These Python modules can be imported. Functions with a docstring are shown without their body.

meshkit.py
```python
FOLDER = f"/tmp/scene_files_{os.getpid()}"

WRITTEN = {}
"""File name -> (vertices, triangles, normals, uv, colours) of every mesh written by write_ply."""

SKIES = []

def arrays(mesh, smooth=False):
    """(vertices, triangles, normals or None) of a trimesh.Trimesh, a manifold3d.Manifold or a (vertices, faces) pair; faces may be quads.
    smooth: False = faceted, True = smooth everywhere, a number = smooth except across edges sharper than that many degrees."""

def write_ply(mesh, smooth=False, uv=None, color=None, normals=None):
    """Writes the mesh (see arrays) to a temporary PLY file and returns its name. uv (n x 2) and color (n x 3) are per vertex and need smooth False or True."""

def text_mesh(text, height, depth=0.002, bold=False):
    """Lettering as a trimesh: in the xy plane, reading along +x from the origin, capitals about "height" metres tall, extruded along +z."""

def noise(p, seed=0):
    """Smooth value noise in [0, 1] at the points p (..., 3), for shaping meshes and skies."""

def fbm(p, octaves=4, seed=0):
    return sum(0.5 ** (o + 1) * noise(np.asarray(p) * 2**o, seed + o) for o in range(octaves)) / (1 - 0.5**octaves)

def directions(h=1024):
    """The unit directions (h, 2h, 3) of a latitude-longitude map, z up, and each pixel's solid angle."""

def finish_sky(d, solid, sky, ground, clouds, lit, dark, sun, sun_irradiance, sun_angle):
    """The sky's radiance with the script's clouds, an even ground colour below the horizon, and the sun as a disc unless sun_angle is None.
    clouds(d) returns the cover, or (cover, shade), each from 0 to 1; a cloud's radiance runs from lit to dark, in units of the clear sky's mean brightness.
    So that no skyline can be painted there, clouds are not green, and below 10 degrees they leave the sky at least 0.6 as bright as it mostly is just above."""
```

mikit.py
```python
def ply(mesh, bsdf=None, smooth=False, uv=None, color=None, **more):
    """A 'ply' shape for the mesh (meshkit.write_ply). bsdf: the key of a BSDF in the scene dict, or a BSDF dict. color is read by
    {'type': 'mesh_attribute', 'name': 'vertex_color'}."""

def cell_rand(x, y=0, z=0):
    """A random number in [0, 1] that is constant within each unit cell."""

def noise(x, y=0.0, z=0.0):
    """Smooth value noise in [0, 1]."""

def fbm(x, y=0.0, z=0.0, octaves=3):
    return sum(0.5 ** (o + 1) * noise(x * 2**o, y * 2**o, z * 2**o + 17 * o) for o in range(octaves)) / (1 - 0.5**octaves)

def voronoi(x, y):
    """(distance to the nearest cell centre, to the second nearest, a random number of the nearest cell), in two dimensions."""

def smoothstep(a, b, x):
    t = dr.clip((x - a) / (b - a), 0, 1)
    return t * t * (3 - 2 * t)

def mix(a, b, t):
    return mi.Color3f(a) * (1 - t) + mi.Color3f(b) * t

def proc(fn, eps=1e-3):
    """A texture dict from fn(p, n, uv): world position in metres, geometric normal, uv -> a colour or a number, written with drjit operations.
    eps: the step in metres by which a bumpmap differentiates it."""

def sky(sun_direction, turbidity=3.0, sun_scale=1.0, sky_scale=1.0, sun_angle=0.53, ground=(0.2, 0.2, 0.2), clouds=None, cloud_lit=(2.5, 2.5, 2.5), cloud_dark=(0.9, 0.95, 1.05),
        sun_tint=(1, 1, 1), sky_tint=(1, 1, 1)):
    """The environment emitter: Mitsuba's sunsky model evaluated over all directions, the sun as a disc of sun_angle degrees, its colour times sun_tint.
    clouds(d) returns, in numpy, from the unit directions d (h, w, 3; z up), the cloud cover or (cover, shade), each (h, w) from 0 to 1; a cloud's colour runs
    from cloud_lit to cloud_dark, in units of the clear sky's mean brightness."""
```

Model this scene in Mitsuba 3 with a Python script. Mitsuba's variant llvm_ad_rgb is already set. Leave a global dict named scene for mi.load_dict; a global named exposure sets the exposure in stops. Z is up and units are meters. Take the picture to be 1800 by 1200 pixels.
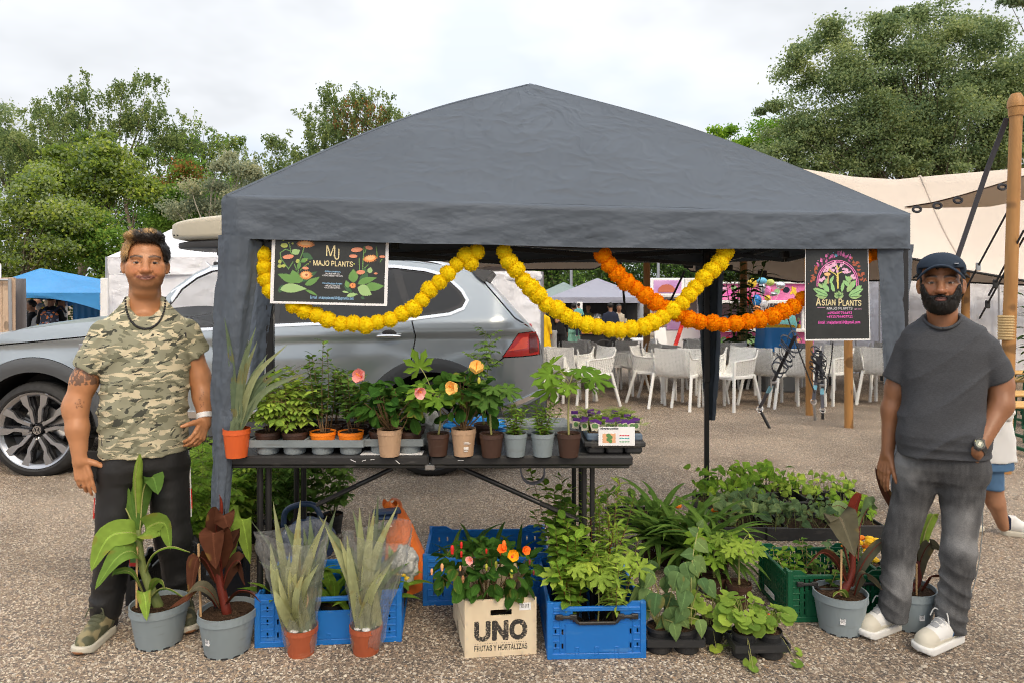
import math,random
import numpy as np
import trimesh,shapely
from shapely.geometry import Polygon,Point,LineString,box as sbox
from shapely.ops import unary_union
from shapely import affinity
import drjit as dr
import mitsuba as mi
import mikit,meshkit
from mikit import proc,noise,fbm,voronoi,cell_rand,smoothstep,mix
T = mi.ScalarTransform4f
scene,labels = {},{}
PI = math.pi
# ------------------------------------------------------------------ camera, sky, exposure
CAM_H,FOCAL,HORIZON = 1.38,1200.0,515.0
exposure = 2.5
scene['camera'] = {'type': 'perspective','fov': 2*math.degrees(math.atan(900/FOCAL)),'fov_axis': 'x',
     'near_clip': 0.05,'far_clip': 800.0,'principal_point_offset_y': (600-HORIZON)/1200.0,
     'to_world': T().look_at(origin=[0,0,CAM_H],target=[0,10,CAM_H],up=[0,0,1])}
def clouds(d):
 """Closed overcast: brighter overhead than at the horizon, with soft grey bellies and thin gaps."""
 z = np.maximum(d[...,2:3],0.02)
 q = np.concatenate([d[...,:2]/(z+0.22),z],-1)
 a = meshkit.fbm(q*[1.5,1.9,1.0]+[3.1,0.4,0],6,seed=5)
 b = meshkit.fbm(q*[4.6,3.6,1.0]+[7.7,2.4,0],5,seed=9)
 belly = np.clip((a-0.40)*3.0,0,1) * 0.7 + np.clip((b-0.45)*2.4,0,1) * 0.3
 shade = 0.74 + 0.46 * (belly-0.45) - 0.85 * z[...,0] ** 1.2
 cover = 1.0 - 0.22 * np.clip((0.45-a)*7,0,1)
 return cover,shade
scene['sky'] = mikit.sky([0.38,-0.95,0.95],turbidity=3.0,sun_scale=0.28,sun_angle=30.0,sky_scale=1.0,ground=(0.22,0.19,0.16),
       clouds=clouds,cloud_lit=(2.75,2.80,2.88),cloud_dark=(0.86,0.93,1.01))
# ------------------------------------------------------------------ helpers
def W(x,y,Z):
 """A point of the place: x, y as seen in the photograph, Z metres away."""
 return np.array([(x-900.0)/FOCAL*Z,Z,CAM_H-(y-HORIZON)/FOCAL*Z])
def ground_z(Y):
 Y = np.asarray(Y,float)
 t = np.clip((Y-5.2)/23.0,0,1)
 s = np.where(Y<6.2,np.clip(Y-5.2,0,1)**2/2,np.minimum(Y,28.0)-5.7)
 return -0.0437 * np.maximum(s,0)
def G(x,y):
 """The ground point seen at pixel x, y."""
 Z = 3.0
 for _ in range(60):
  Z = 0.5 * Z + 0.5 * (CAM_H-float(ground_z(Z))) * FOCAL / (y-HORIZON)
 return np.array([(x-900.0)/FOCAL*Z,Z,float(ground_z(Z))])
def at_z(x,y,z):
 """The point at height z seen at pixel x, y."""
 return W(x,y,(CAM_H-z)*FOCAL/(y-HORIZON))
def rgb(*c):
 return {'type': 'rgb','value': [float(x) for x in (c[0] if len(c)==1 else c)]}
def mat(name,color,rough=0.6,metallic=0.0,spec=0.5,bump=None,two=True,**more):
 b = {'type': 'principled','base_color': color if isinstance(color,dict) else rgb(color),'roughness': rough,'metallic': metallic,'specular': spec,**more}
 if bump:
  b = {'type': 'bumpmap','tex': proc(bump[0],bump[2] if len(bump)>2 else 1e-3),'scale': bump[1],'bsdf': b}
 scene[name] = {'type': 'twosided','bsdf': b} if two else b
 return name
def numbered(k):
 if k not in used:
  used[k] = 0
  return k
 used[k] += 1
 return f'{k}_{used[k]:03d}'
used = {}
def thing(name,label,cat,group=None):
 k = numbered(name)
 labels[k] = {'label': label,'category': cat}
 if group:
  labels[k]['group'] = group
 return k
def part(parent,name,mesh,m,smooth=False,uv=None,label=None,kind=None,tw=None,color=None):
 k = numbered(f'{parent}__{name}' if parent else name)
 if isinstance(mesh,GM):
  uv = mesh.uvs() if mesh.has_uv else None
  mesh = mesh.mesh()
 elif isinstance(mesh,list):
  mesh = cat(mesh)
 if isinstance(mesh,dict):
  s = dict(mesh)
 else:
  s = mikit.ply(mesh,m,smooth=smooth,uv=uv,color=color)
 if tw is not None:
  s['to_world'] = tw
 scene[k] = s
 if label or kind:
  labels[k] = {}
  if label:
   labels[k]['label'] = label
  if kind:
   labels[k]['kind'] = kind
 return k
def struct(name,mesh,m,smooth=False,uv=None):
 k = part(None,name,mesh,m,smooth,uv)
 labels[k] = {'kind': 'structure'}
 return k
def cat(ms):
 vs,fs,n = [],[],0
 for m in ms:
  v,f = (np.asarray(m.vertices),np.asarray(m.faces)) if hasattr(m,'faces') else m
  f = np.asarray(f)
  if f.shape[1] == 4:
   f = np.vstack([f[:,[0,1,2]],f[:,[0,2,3]]])
  vs.append(np.asarray(v,float)); fs.append(f+n); n += len(v)
 return np.vstack(vs),np.vstack(fs)
class GM:
 """Collects meshes into one."""
 def __init__(self):
  self.v,self.f,self.uv,self.n,self.has_uv = [],[],[],0,False
 def add(self,m,uv=None):
  v,f = (np.asarray(m.vertices),np.asarray(m.faces)) if hasattr(m,'faces') else m[:2]
  if not hasattr(m,'faces') and len(m) > 2:
   uv = m[2]
  f = np.asarray(f)
  if f.shape[1] == 4:
   f = np.vstack([f[:,[0,1,2]],f[:,[0,2,3]]])
  self.v.append(np.asarray(v,float)); self.f.append(f+self.n); self.n += len(v)
  if uv is not None:
   self.has_uv = True
   uv = np.asarray(uv,float)
   self.uv.append(np.broadcast_to(uv,(len(v),2)))
  else:
   self.uv.append(np.zeros((len(v),2)))
  return self
 def mesh(self):
  return np.vstack(self.v),np.vstack(self.f)
 def uvs(self):
  return np.vstack(self.uv)
def xf(m,M):
 v,f = (np.asarray(m.vertices),np.asarray(m.faces)) if hasattr(m,'faces') else m[:2]
 v = v @ np.asarray(M)[:3,:3].T + np.asarray(M)[:3,3]
 return (v,f) if hasattr(m,'faces') or len(m) < 3 else (v,f,m[2])
def rotz(a,loc=(0,0,0)):
 c,s = math.cos(a),math.sin(a)
 return np.array([[c,-s,0,loc[0]],[s,c,0,loc[1]],[0,0,1,loc[2]],[0,0,0,1.0]])
def TW(M):
 return T(np.asarray(M,float).tolist())
def move(loc,rz=0.0,sc=1.0):
 M = rotz(rz,loc)
 M[:3,:3] *= sc
 return M
def box(lo,hi,ch=0.0):
 """A box with chamfered edges."""
 lo,hi = np.minimum(lo,hi).astype(float),np.maximum(lo,hi).astype(float)
 ch = min(ch,*(0.45*(hi-lo)))
 if ch <= 0:
  b = trimesh.creation.box(hi-lo)
  return np.asarray(b.vertices) + (lo+hi) / 2,np.asarray(b.faces)
 c,h = (lo+hi) / 2,(hi-lo) / 2
 pts = [[sx*(h[0]-(a != 0)*ch),sy*(h[1]-(a != 1)*ch),sz*(h[2]-(a != 2)*ch)] for a in range(3) for sx in (-1,1) for sy in (-1,1) for sz in (-1,1)]
 hull = trimesh.Trimesh(pts).convex_hull
 return np.asarray(hull.vertices) + c,np.asarray(hull.faces)
def tube(pts,r,sides=6,caps=True):
 p = np.asarray(pts,float)
 r = np.broadcast_to(np.asarray(r,float),(len(p),))
 t = np.gradient(p,axis=0)
 t /= np.linalg.norm(t,axis=1,keepdims=True) + 1e-12
 ref = np.array([0,0,1.0]) if abs(t[0,2]) < 0.9 else np.array([1.0,0,0])
 a = np.cross(t[0],ref); a /= np.linalg.norm(a)
 A = []
 for k in range(len(p)):
  a = a - t[k] * (a@t[k]); a /= np.linalg.norm(a) + 1e-12
  A.append(a)
 A = np.array(A); B = np.cross(t,A)
 ang = np.arange(sides) * 2 * PI / sides
 v = (p[:,None]+r[:,None,None]*(np.cos(ang)[None,:,None]*A[:,None]+np.sin(ang)[None,:,None]*B[:,None])).reshape(-1,3)
 i,j = np.meshgrid(np.arange(len(p)-1),np.arange(sides),indexing='ij')
 q = np.stack([i*sides+j,i*sides+(j+1)%sides,(i+1)*sides+(j+1)%sides,(i+1)*sides+j],-1).reshape(-1,4)
 f = np.vstack([q[:,[0,1,2]],q[:,[0,2,3]]])
 if caps:
  n = len(v); e = (len(p)-1) * sides
  v = np.vstack([v,p[:1],p[-1:]])
  k = np.arange(sides)
  f = np.vstack([f,np.stack([(k+1)%sides,k,np.full(sides,n)],1),np.stack([e+k,e+(k+1)%sides,np.full(sides,n+1)],1)])
 return v,f
def bar(a,b,w,h,up=(0,0,1),ch=0.0):
 """A rectangular bar from a to b."""
 a,b = np.asarray(a,float),np.asarray(b,float)
 L = np.linalg.norm(b-a); x = (b-a) / L
 y = np.cross(up,x); y /= np.linalg.norm(y) + 1e-12
 z = np.cross(x,y)
 v,f = box([0,-w/2,-h/2],[L,w/2,h/2],ch)
 return v @ np.stack([x,y,z]) + a,f
def bez(pts,n=12):
 """Catmull-Rom through the points."""
 p = np.asarray(pts,float)
 if len(p) == 2:
  return p[0] + (p[1]-p[0]) * np.linspace(0,1,n)[:,None]
 q = np.vstack([2*p[0]-p[1],p,2*p[-1]-p[-2]])
 s = np.linspace(0,len(p)-1-1e-9,n); i = s.astype(int); t = (s-i)[:,None]
 a,b,c,d = q[i],q[i+1],q[i+2],q[i+3]
 return 0.5 * (2*b+(c-a)*t+(2*a-5*b+4*c-d)*t**2+(3*b-a-3*c+d)*t**3)
def lathe(prof,n=24):
 """prof: (r, z) pairs, revolved about z."""
 p = np.asarray(prof,float); ang = np.arange(n) * 2 * PI / n
 v = np.stack([p[:,0:1]*np.cos(ang),p[:,0:1]*np.sin(ang),np.broadcast_to(p[:,1:2],(len(p),n))],-1).reshape(-1,3)
 i,j = np.meshgrid(np.arange(len(p)-1),np.arange(n),indexing='ij')
 q = np.stack([i*n+j,i*n+(j+1)%n,(i+1)*n+(j+1)%n,(i+1)*n+j],-1).reshape(-1,4)
 return v,np.vstack([q[:,[0,1,2]],q[:,[0,2,3]]])
def extrude(poly,d):
 """The polygon in xy, extruded 0..d along z."""
 gs = getattr(poly,'geoms',[poly])
 return cat([trimesh.creation.extrude_polygon(g,d,engine='earcut') for g in gs if g.area>1e-9])
def grid(P,close_u=False):
 """Faces of an (n, m, 3) array of points."""
 P = np.asarray(P,float); n,m = P.shape[:2]
 i,j = np.meshgrid(np.arange(n-1),np.arange(m-1),indexing='ij')
 q = np.stack([i*m+j,i*m+j+1,(i+1)*m+j+1,(i+1)*m+j],-1).reshape(-1,4)
 return P.reshape(-1,3),np.vstack([q[:,[0,1,2]],q[:,[0,2,3]]])
def sheet(P,th):
 """A grid of points given a thickness."""
 P = np.asarray(P,float)
 du,dv = np.gradient(P,axis=0),np.gradient(P,axis=1)
 n = np.cross(du,dv); n /= np.linalg.norm(n,axis=-1,keepdims=True) + 1e-12
 A,B = P + n * th / 2,P - n * th / 2
 rim = lambda X: np.vstack([X[0],X[1:,-1],X[-1,-2::-1],X[-2:0:-1,0]])
 ra,rb = rim(A),rim(B)
 k = len(ra); i = np.arange(k)
 edge = (np.vstack([ra,rb]),np.stack([i,(i+1)%k,(i+1)%k+k,i+k],1))
 fa,fb = grid(A),grid(B)
 return cat([fa,(fb[0],fb[1][:,::-1]),edge])
def interp(x,pts):
 p = np.asarray(pts,float)
 return np.interp(x,p[:,0],p[:,1])
def sph(c,r,sub=2):
 s = trimesh.creation.icosphere(sub,1.0)
 return np.asarray(s.vertices) * np.asarray(r) + np.asarray(c),np.asarray(s.faces)
def text(s,height,bold=False,depth=0.0008,center=True):
 m = meshkit.text_mesh(s,height,depth,bold)
 v = np.array(m.vertices)
 if center:
  v[:,0] -= (v[:,0].min()+v[:,0].max()) / 2
 return v,np.array(m.faces)
def rng(seed):
 return np.random.default_rng(seed)
def frame(x,up=(0,0,1)):
 """Rows x, y, z of frames whose x points along the given directions (n, 3), z as near to up as it can."""
 x = np.atleast_2d(np.asarray(x,float)); x = x / (np.linalg.norm(x,axis=1,keepdims=True)+1e-12)
 up = np.broadcast_to(np.asarray(up,float),x.shape)
 y = np.cross(up,x); y /= np.linalg.norm(y,axis=1,keepdims=True) + 1e-9
 return np.stack([x,y,np.cross(x,y)],1)
def scatter(tpl,pos,R,sc,tone):
 """Copies of tpl = (v, f, t) with frames R (n, 3, 3), sizes sc, tone code in uv.x; t is the template's uv.y."""
 v,f,t = tpl
 pos = np.atleast_2d(pos); n = len(pos)
 sc = np.asarray(sc,float)
 sv = v[None] * (sc[:,None,:] if sc.ndim==2 else np.broadcast_to(sc,(n,))[:,None,None])
 V = np.einsum('nki,nij->nkj',sv,R) + pos[:,None]
 F = f[None] + (np.arange(n)*len(v))[:,None,None]
 uv = np.stack([np.repeat(np.broadcast_to(tone,(n,)),len(v)),np.tile(t,n)],1)
 return V.reshape(-1,3),F.reshape(-1,3),uv
def blade(prof,bend=0.0,fold=0.0,n=None,wave=0.0):
 """A leaf from (0,0,0) to (1,0,0): prof = (x, half width) pairs; bend: droop of the tip; fold: v-shaped along the midrib."""
 p = np.asarray(prof,float)
 if n:
  xs = np.linspace(0,1,n); p = np.stack([xs,np.interp(xs,p[:,0],p[:,1])],1)
 x,w = p[:,0],p[:,1]
 a = bend * x
 X = np.where(abs(bend)<1e-6,x,np.sin(a)/(bend if abs(bend)>1e-6 else 1)); Z = -(1-np.cos(a)) / (bend if abs(bend)>1e-6 else 1)
 P = np.stack([np.stack([X,s*w,Z+abs(s)*w*fold+wave*w*np.sin(x*19+s*2)],1) for s in (-1,0,1)],1)
 v,f = grid(P)
 return v,f,np.tile([1.0,0.0,1.0],len(p))
# ------------------------------------------------------------------ materials
GREENS = np.array([  # palette of leaf colours, chosen by floor(uv.x)
 [0.195,0.265,0.048],   # 0 bright yellow green (maple)
 [0.155,0.210,0.080],   # 1 birch
 [0.060,0.100,0.036],   # 2 dark tree
 [0.250,0.280,0.190],   # 3 silvery aspen
 [0.215,0.275,0.140],   # 4 poplar
 [0.220,0.110,0.040],   # 5 rust berries
 [0.050,0.125,0.022],   # 6 dark glossy (hibiscus)
 [0.180,0.315,0.040],   # 7 fresh green
 [0.275,0.400,0.065],   # 8 light green
 [0.120,0.220,0.045],   # 9 mid green
 [0.270,0.320,0.180],   # 10 pineapple grey green
 [0.160,0.030,0.020],   # 11 red banana
 [0.085,0.085,0.060],   # 12 dark banana
 [0.135,0.225,0.085],   # 13 bean
 [0.420,0.330,0.030],   # 14 yellowed leaf
 [0.075,0.032,0.020],   # 15 dark bronze
 [0.165,0.250,0.110],   # 16 blue green seedlings
])
PALETTE = [None]
def pal(c,uv):
 if PALETTE[0] is None:
  PALETTE[0] = [mi.Float(GREENS[:,k].astype(np.float32)) for k in range(3)]
  dr.eval(PALETTE[0])
 i = mi.UInt32(dr.clip(dr.floor(uv.x),0,len(GREENS)-1))
 t = uv.x - dr.floor(uv.x)
 col = mi.Color3f(*[dr.gather(mi.Float,a,i) for a in PALETTE[0]])
 return col,t
def leaf_color(p,n,uv):
 c,t = pal(GREENS,uv)
 g = noise(p.x*60,p.y*60,p.z*60)
 rib = 1.0 - 0.0 * uv.y
 k = (0.55+0.9*t) * (0.88+0.24*g) * rib
 warm = mi.Color3f(1+0.35*(t-0.5),1.0,1-0.25*(t-0.5))
 vein = dr.select(uv.y<0.08,1.45,1.0)
 old = smoothstep(0.70,0.78,noise(p.x*23+5,p.y*23,p.z*23)) * smoothstep(0.35,0.9,uv.y) * 0.45
 return mix(c*k*warm*vein,(0.30,0.20,0.05),old)
LEAF_BASE = proc(leaf_color)
scene['leaf'] = {'type': 'principledthin','base_color': LEAF_BASE,'roughness': 0.5,'diff_trans': 0.7,'spec_trans': 0.0}
scene['leaf_tree'] = {'type': 'principledthin','base_color': proc(lambda p,n,uv: dr.minimum(leaf_color(p,n,uv)*1.5,.6)),'roughness': 0.5,'diff_trans': 1.0,'spec_trans': 0.0}
scene['leaf_gloss'] = {'type': 'principledthin','base_color': LEAF_BASE,'roughness': 0.28,'diff_trans': 0.45,'spec_trans': 0.0}
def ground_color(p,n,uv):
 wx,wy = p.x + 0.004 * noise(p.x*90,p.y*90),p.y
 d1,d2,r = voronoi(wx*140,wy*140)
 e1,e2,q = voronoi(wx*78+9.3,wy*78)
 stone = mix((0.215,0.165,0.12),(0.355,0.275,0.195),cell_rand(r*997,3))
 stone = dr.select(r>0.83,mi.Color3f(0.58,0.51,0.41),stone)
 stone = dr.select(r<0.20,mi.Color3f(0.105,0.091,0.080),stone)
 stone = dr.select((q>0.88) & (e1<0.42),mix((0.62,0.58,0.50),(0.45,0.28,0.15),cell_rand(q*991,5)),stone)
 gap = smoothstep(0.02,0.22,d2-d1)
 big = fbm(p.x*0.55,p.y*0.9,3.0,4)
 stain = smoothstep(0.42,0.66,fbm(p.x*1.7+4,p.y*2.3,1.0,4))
 c = mix((0.10,0.085,0.07),stone,gap)  # stones in a dark binder that also paints the shade between them
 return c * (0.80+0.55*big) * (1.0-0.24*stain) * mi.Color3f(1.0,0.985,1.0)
def ground_bump(p,n,uv):
 d1,d2,r = voronoi(p.x*140,p.y*140)
 return (1-dr.minimum(d1*1.5,1)) * (0.4+r) + 2.0 * noise(p.x*14,p.y*14)
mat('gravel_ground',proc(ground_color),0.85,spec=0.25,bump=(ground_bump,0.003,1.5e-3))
def cloth_bump(p,n,uv):
 return fbm(p.x*42,p.y*42,p.z*60,2) + 0.6 * (1-dr.abs(2*noise(p.x*9+3*noise(p.x*4,p.z*5),p.y*9,p.z*17)-1))
def canopy_color(p,n,uv):
 g = fbm(p.x*3,p.y*3,p.z*5,3)
 return mi.Color3f(0.082,0.101,0.130) * (0.90+0.2*g)
mat('canopy_fabric',proc(canopy_color),0.62,spec=0.35,bump=(cloth_bump,0.0035,2e-3))
mat('black_steel',(0.018,0.018,0.020),0.35)
mat('steel',(0.55,0.55,0.56),0.3,metallic=1.0)
mat('black_plastic',(0.020,0.020,0.021),0.42)
mat('dark_plastic',(0.032,0.032,0.034),0.5)
def scuff(base,amt,hi):
 def fn(p,n,uv):
  s = smoothstep(0.62,0.80,fbm(p.x*14,p.y*30,p.z*60,3))
  d = fbm(p.x*4,p.y*4,p.z*4,3)
  return mix(base,hi,s*amt) * (0.85+0.3*d)
 return proc(fn)
mat('table_plastic',scuff((0.020,0.020,0.021),0.5,(0.11,0.105,0.10)),0.5)
mat('blue_plastic',scuff((0.012,0.150,0.50),0.35,(0.10,0.25,0.50)),0.38)
mat('green_plastic',scuff((0.004,0.085,0.038),0.35,(0.05,0.13,0.09)),0.38)
mat('grey_pot',scuff((0.215,0.260,0.285),0.25,(0.15,0.14,0.12)),0.5)
mat('brown_pot',scuff((0.055,0.026,0.018),0.25,(0.11,0.08,0.06)),0.45)
mat('black_pot',scuff((0.022,0.023,0.025),0.35,(0.07,0.065,0.06)),0.5)
mat('beige_pot',scuff((0.46,0.30,0.19),0.5,(0.36,0.22,0.13)),0.5)
mat('orange_pot',(0.85,0.22,0.012),0.35)
mat('terracotta_pot',scuff((0.36,0.085,0.035),0.4,(0.45,0.20,0.12)),0.45)
mat('red_pot',(0.62,0.105,0.022),0.4)
def soil_color(p,n,uv):
 d1,d2,r = voronoi(p.x*140,p.y*140)
 return mix((0.022,0.013,0.008),(0.10,0.062,0.04),r*smoothstep(0,0.4,d2-d1))
mat('soil',proc(soil_color),0.95,spec=0.1)
def wood_color(a,b):
 def fn(p,n,uv):
  w = fbm(p.x*26+2*noise(p.z*2),p.y*26,p.z*2.2,3)
  k = smoothstep(0.72,0.80,noise(p.x*9,p.y*9,p.z*6.3))
  return mix(a,b,w) * (1-0.5*k)
 return proc(fn)
mat('pole_wood',wood_color((0.30,0.135,0.035),(0.46,0.235,0.075)),0.5)
mat('bench_wood',wood_color((0.55,0.30,0.085),(0.65,0.40,0.15)),0.4)
mat('pale_wood',wood_color((0.62,0.50,0.34),(0.74,0.63,0.46)),0.7)
mat('fence_wood',wood_color((0.42,0.29,0.20),(0.60,0.46,0.34)),0.75)
mat('bark',wood_color((0.10,0.078,0.055),(0.21,0.18,0.14)),0.9,spec=0.1)
mat('pale_bark',wood_color((0.30,0.27,0.22),(0.50,0.47,0.41)),0.9,spec=0.1)
mat('stem_green',(0.16,0.20,0.06),0.55)
mat('stem_light',(0.30,0.30,0.10),0.55)
mat('stem_brown',(0.17,0.10,0.045),0.7)
mat('stem_red',(0.13,0.020,0.012),0.45)
mat('bamboo',(0.56,0.36,0.18),0.6)
def tarp_color(p,n,uv):
 return mi.Color3f(0.74,0.75,0.80) * (0.92+0.12*fbm(p.x*2,p.y*2,p.z*3,3))
mat('white_tarp',proc(tarp_color),0.5,bump=(lambda p,n,uv: fbm(p.x*5,p.y*5,p.z*9,4),0.03,4e-3))
mat('beige_tent',proc(lambda p,n,uv: mi.Color3f(0.52,0.45,0.385)*(0.93+0.14*fbm(p.x*1.3,p.y*1.3,p.z,3))),0.75)
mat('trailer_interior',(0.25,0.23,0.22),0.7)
mat('blue_tent',proc(lambda p,n,uv: mi.Color3f(0.035,0.225,0.52)*(0.85+0.3*fbm(p.x*2,p.y*2,p.z*4,3))),0.5)
mat('grey_tent',(0.27,0.28,0.35),0.6)
mat('sage_tent',(0.20,0.26,0.26),0.6)
mat('banner_grey',(0.165,0.165,0.185),0.55)
mat('white_plastic',(0.66,0.66,0.64),0.4)
mat('chair_plastic',(0.80,0.805,0.785),0.45)
mat('white_paint',(0.78,0.78,0.78),0.35)
mat('paper',(0.80,0.80,0.82),0.55)
mat('webbing',(0.028,0.030,0.040),0.7)
mat('webbing_grey',(0.085,0.09,0.115),0.7)
mat('rope',(0.02,0.02,0.022),0.8)
mat('jute',(0.50,0.36,0.18),0.85)
# car
mat('car_paint',(0.35,0.395,0.435),0.22,metallic=0.45,clearcoat=1.0,clearcoat_gloss=0.96)
mat('car_dark',(0.012,0.012,0.013),0.6)
mat('car_cladding',(0.085,0.092,0.102),0.5)
mat('car_glass',(0.020,0.021,0.023),0.05,spec=0.4)
mat('chrome',(0.82,0.82,0.84),0.12,metallic=1.0)
mat('rubber',proc(lambda p,n,uv: mi.Color3f(0.020,0.020,0.021)*(0.9+0.6*noise(p.x*40,p.y*40,p.z*40))),0.75)
mat('alloy',(0.50,0.51,0.54),0.25,metallic=0.9)
mat('alloy_black',(0.015,0.015,0.017),0.25)
mat('lamp_red',(0.50,0.012,0.012),0.1,clearcoat=1.0)
mat('lamp_dark_red',(0.14,0.006,0.010),0.1,clearcoat=1.0)
mat('lamp_orange',(0.80,0.070,0.025),0.15,clearcoat=1.0)
mat('roofbox_beige',(0.46,0.42,0.33),0.4)
scene['clear_glass'] = {'type': 'thindielectric','int_ior': 1.5}
scene['cellophane'] = {'type': 'blendbsdf','weight': 0.075,'a': {'type': 'thindielectric','int_ior': 1.55},'b': {'type': 'twosided','bsdf': {'type': 'principled','base_color': rgb(0.8,0.82,0.84),'roughness': 0.25,'specular': 1.0}}}
mat('red_paint',(0.60,0.025,0.025),0.4)
mat('bin_grey',(0.14,0.15,0.16),0.5)
mat('blue_bag',(0.02,0.22,0.62),0.3)
mat('yellow_plastic',(0.80,0.55,0.05),0.4)
mat('orange_bag',proc(lambda p,n,uv: mi.Color3f(0.74,0.17,0.025)*(0.8+0.4*fbm(p.x*9,p.y*9,p.z*9,3))),0.4)
mat('navy_bag',(0.022,0.045,0.105),0.4)
mat('grey_film',(0.42,0.43,0.42),0.3)
# ------------------------------------------------------------------ the ground
_ys = np.concatenate([np.linspace(-30,0,8),np.linspace(0.5,9,60),np.linspace(9.5,40,50),np.geomspace(42,500,14)])
_xs = np.concatenate([-np.geomspace(500,12,12),np.linspace(-10,10,41),np.geomspace(12,500,12)])
_gy,_gx = np.meshgrid(_ys,_xs,indexing='ij')
_gz = ground_z(_gy)
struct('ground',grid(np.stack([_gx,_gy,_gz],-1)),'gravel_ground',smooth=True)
# loose stones lying on the gravel
_r = rng(3)
_st = trimesh.creation.icosphere(0,1.0)
_n = 9000
_sy = 1.9 + 3.6 * _r.random(_n) ** 1.6
_sx = (_r.random(_n)*2-1) * (0.80*_sy+0.2)
_ss = (0.0035+0.0045*_r.random(_n)**2)[:,None] * (0.7+0.6*_r.random((_n,3))) * [1,1,0.6]
_vv = np.asarray(_st.vertices)[None] * _ss[:,None] + np.stack([_sx,_sy,_ss[:,2]*0.55],1)[:,None]
mat('pebble',proc(lambda p,n,uv: mix((0.20,0.15,0.11),(0.58,0.52,0.43),cell_rand(uv.x*50,7))*(0.85+0.3*noise(p.x*300,p.y*300,p.z*300))),0.8,spec=0.2)
k = part(None,'gravel',(_vv.reshape(-1,3),(np.asarray(_st.faces)[None]+12*np.arange(_n)[:,None,None]).reshape(-1,3)),'pebble',
   uv=np.stack([np.repeat(_r.random(_n),12),np.zeros(12*_n)],1))
labels[k] = {'label': 'loose gravel stones strewn over the ground','category': 'gravel','kind': 'stuff'}
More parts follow.
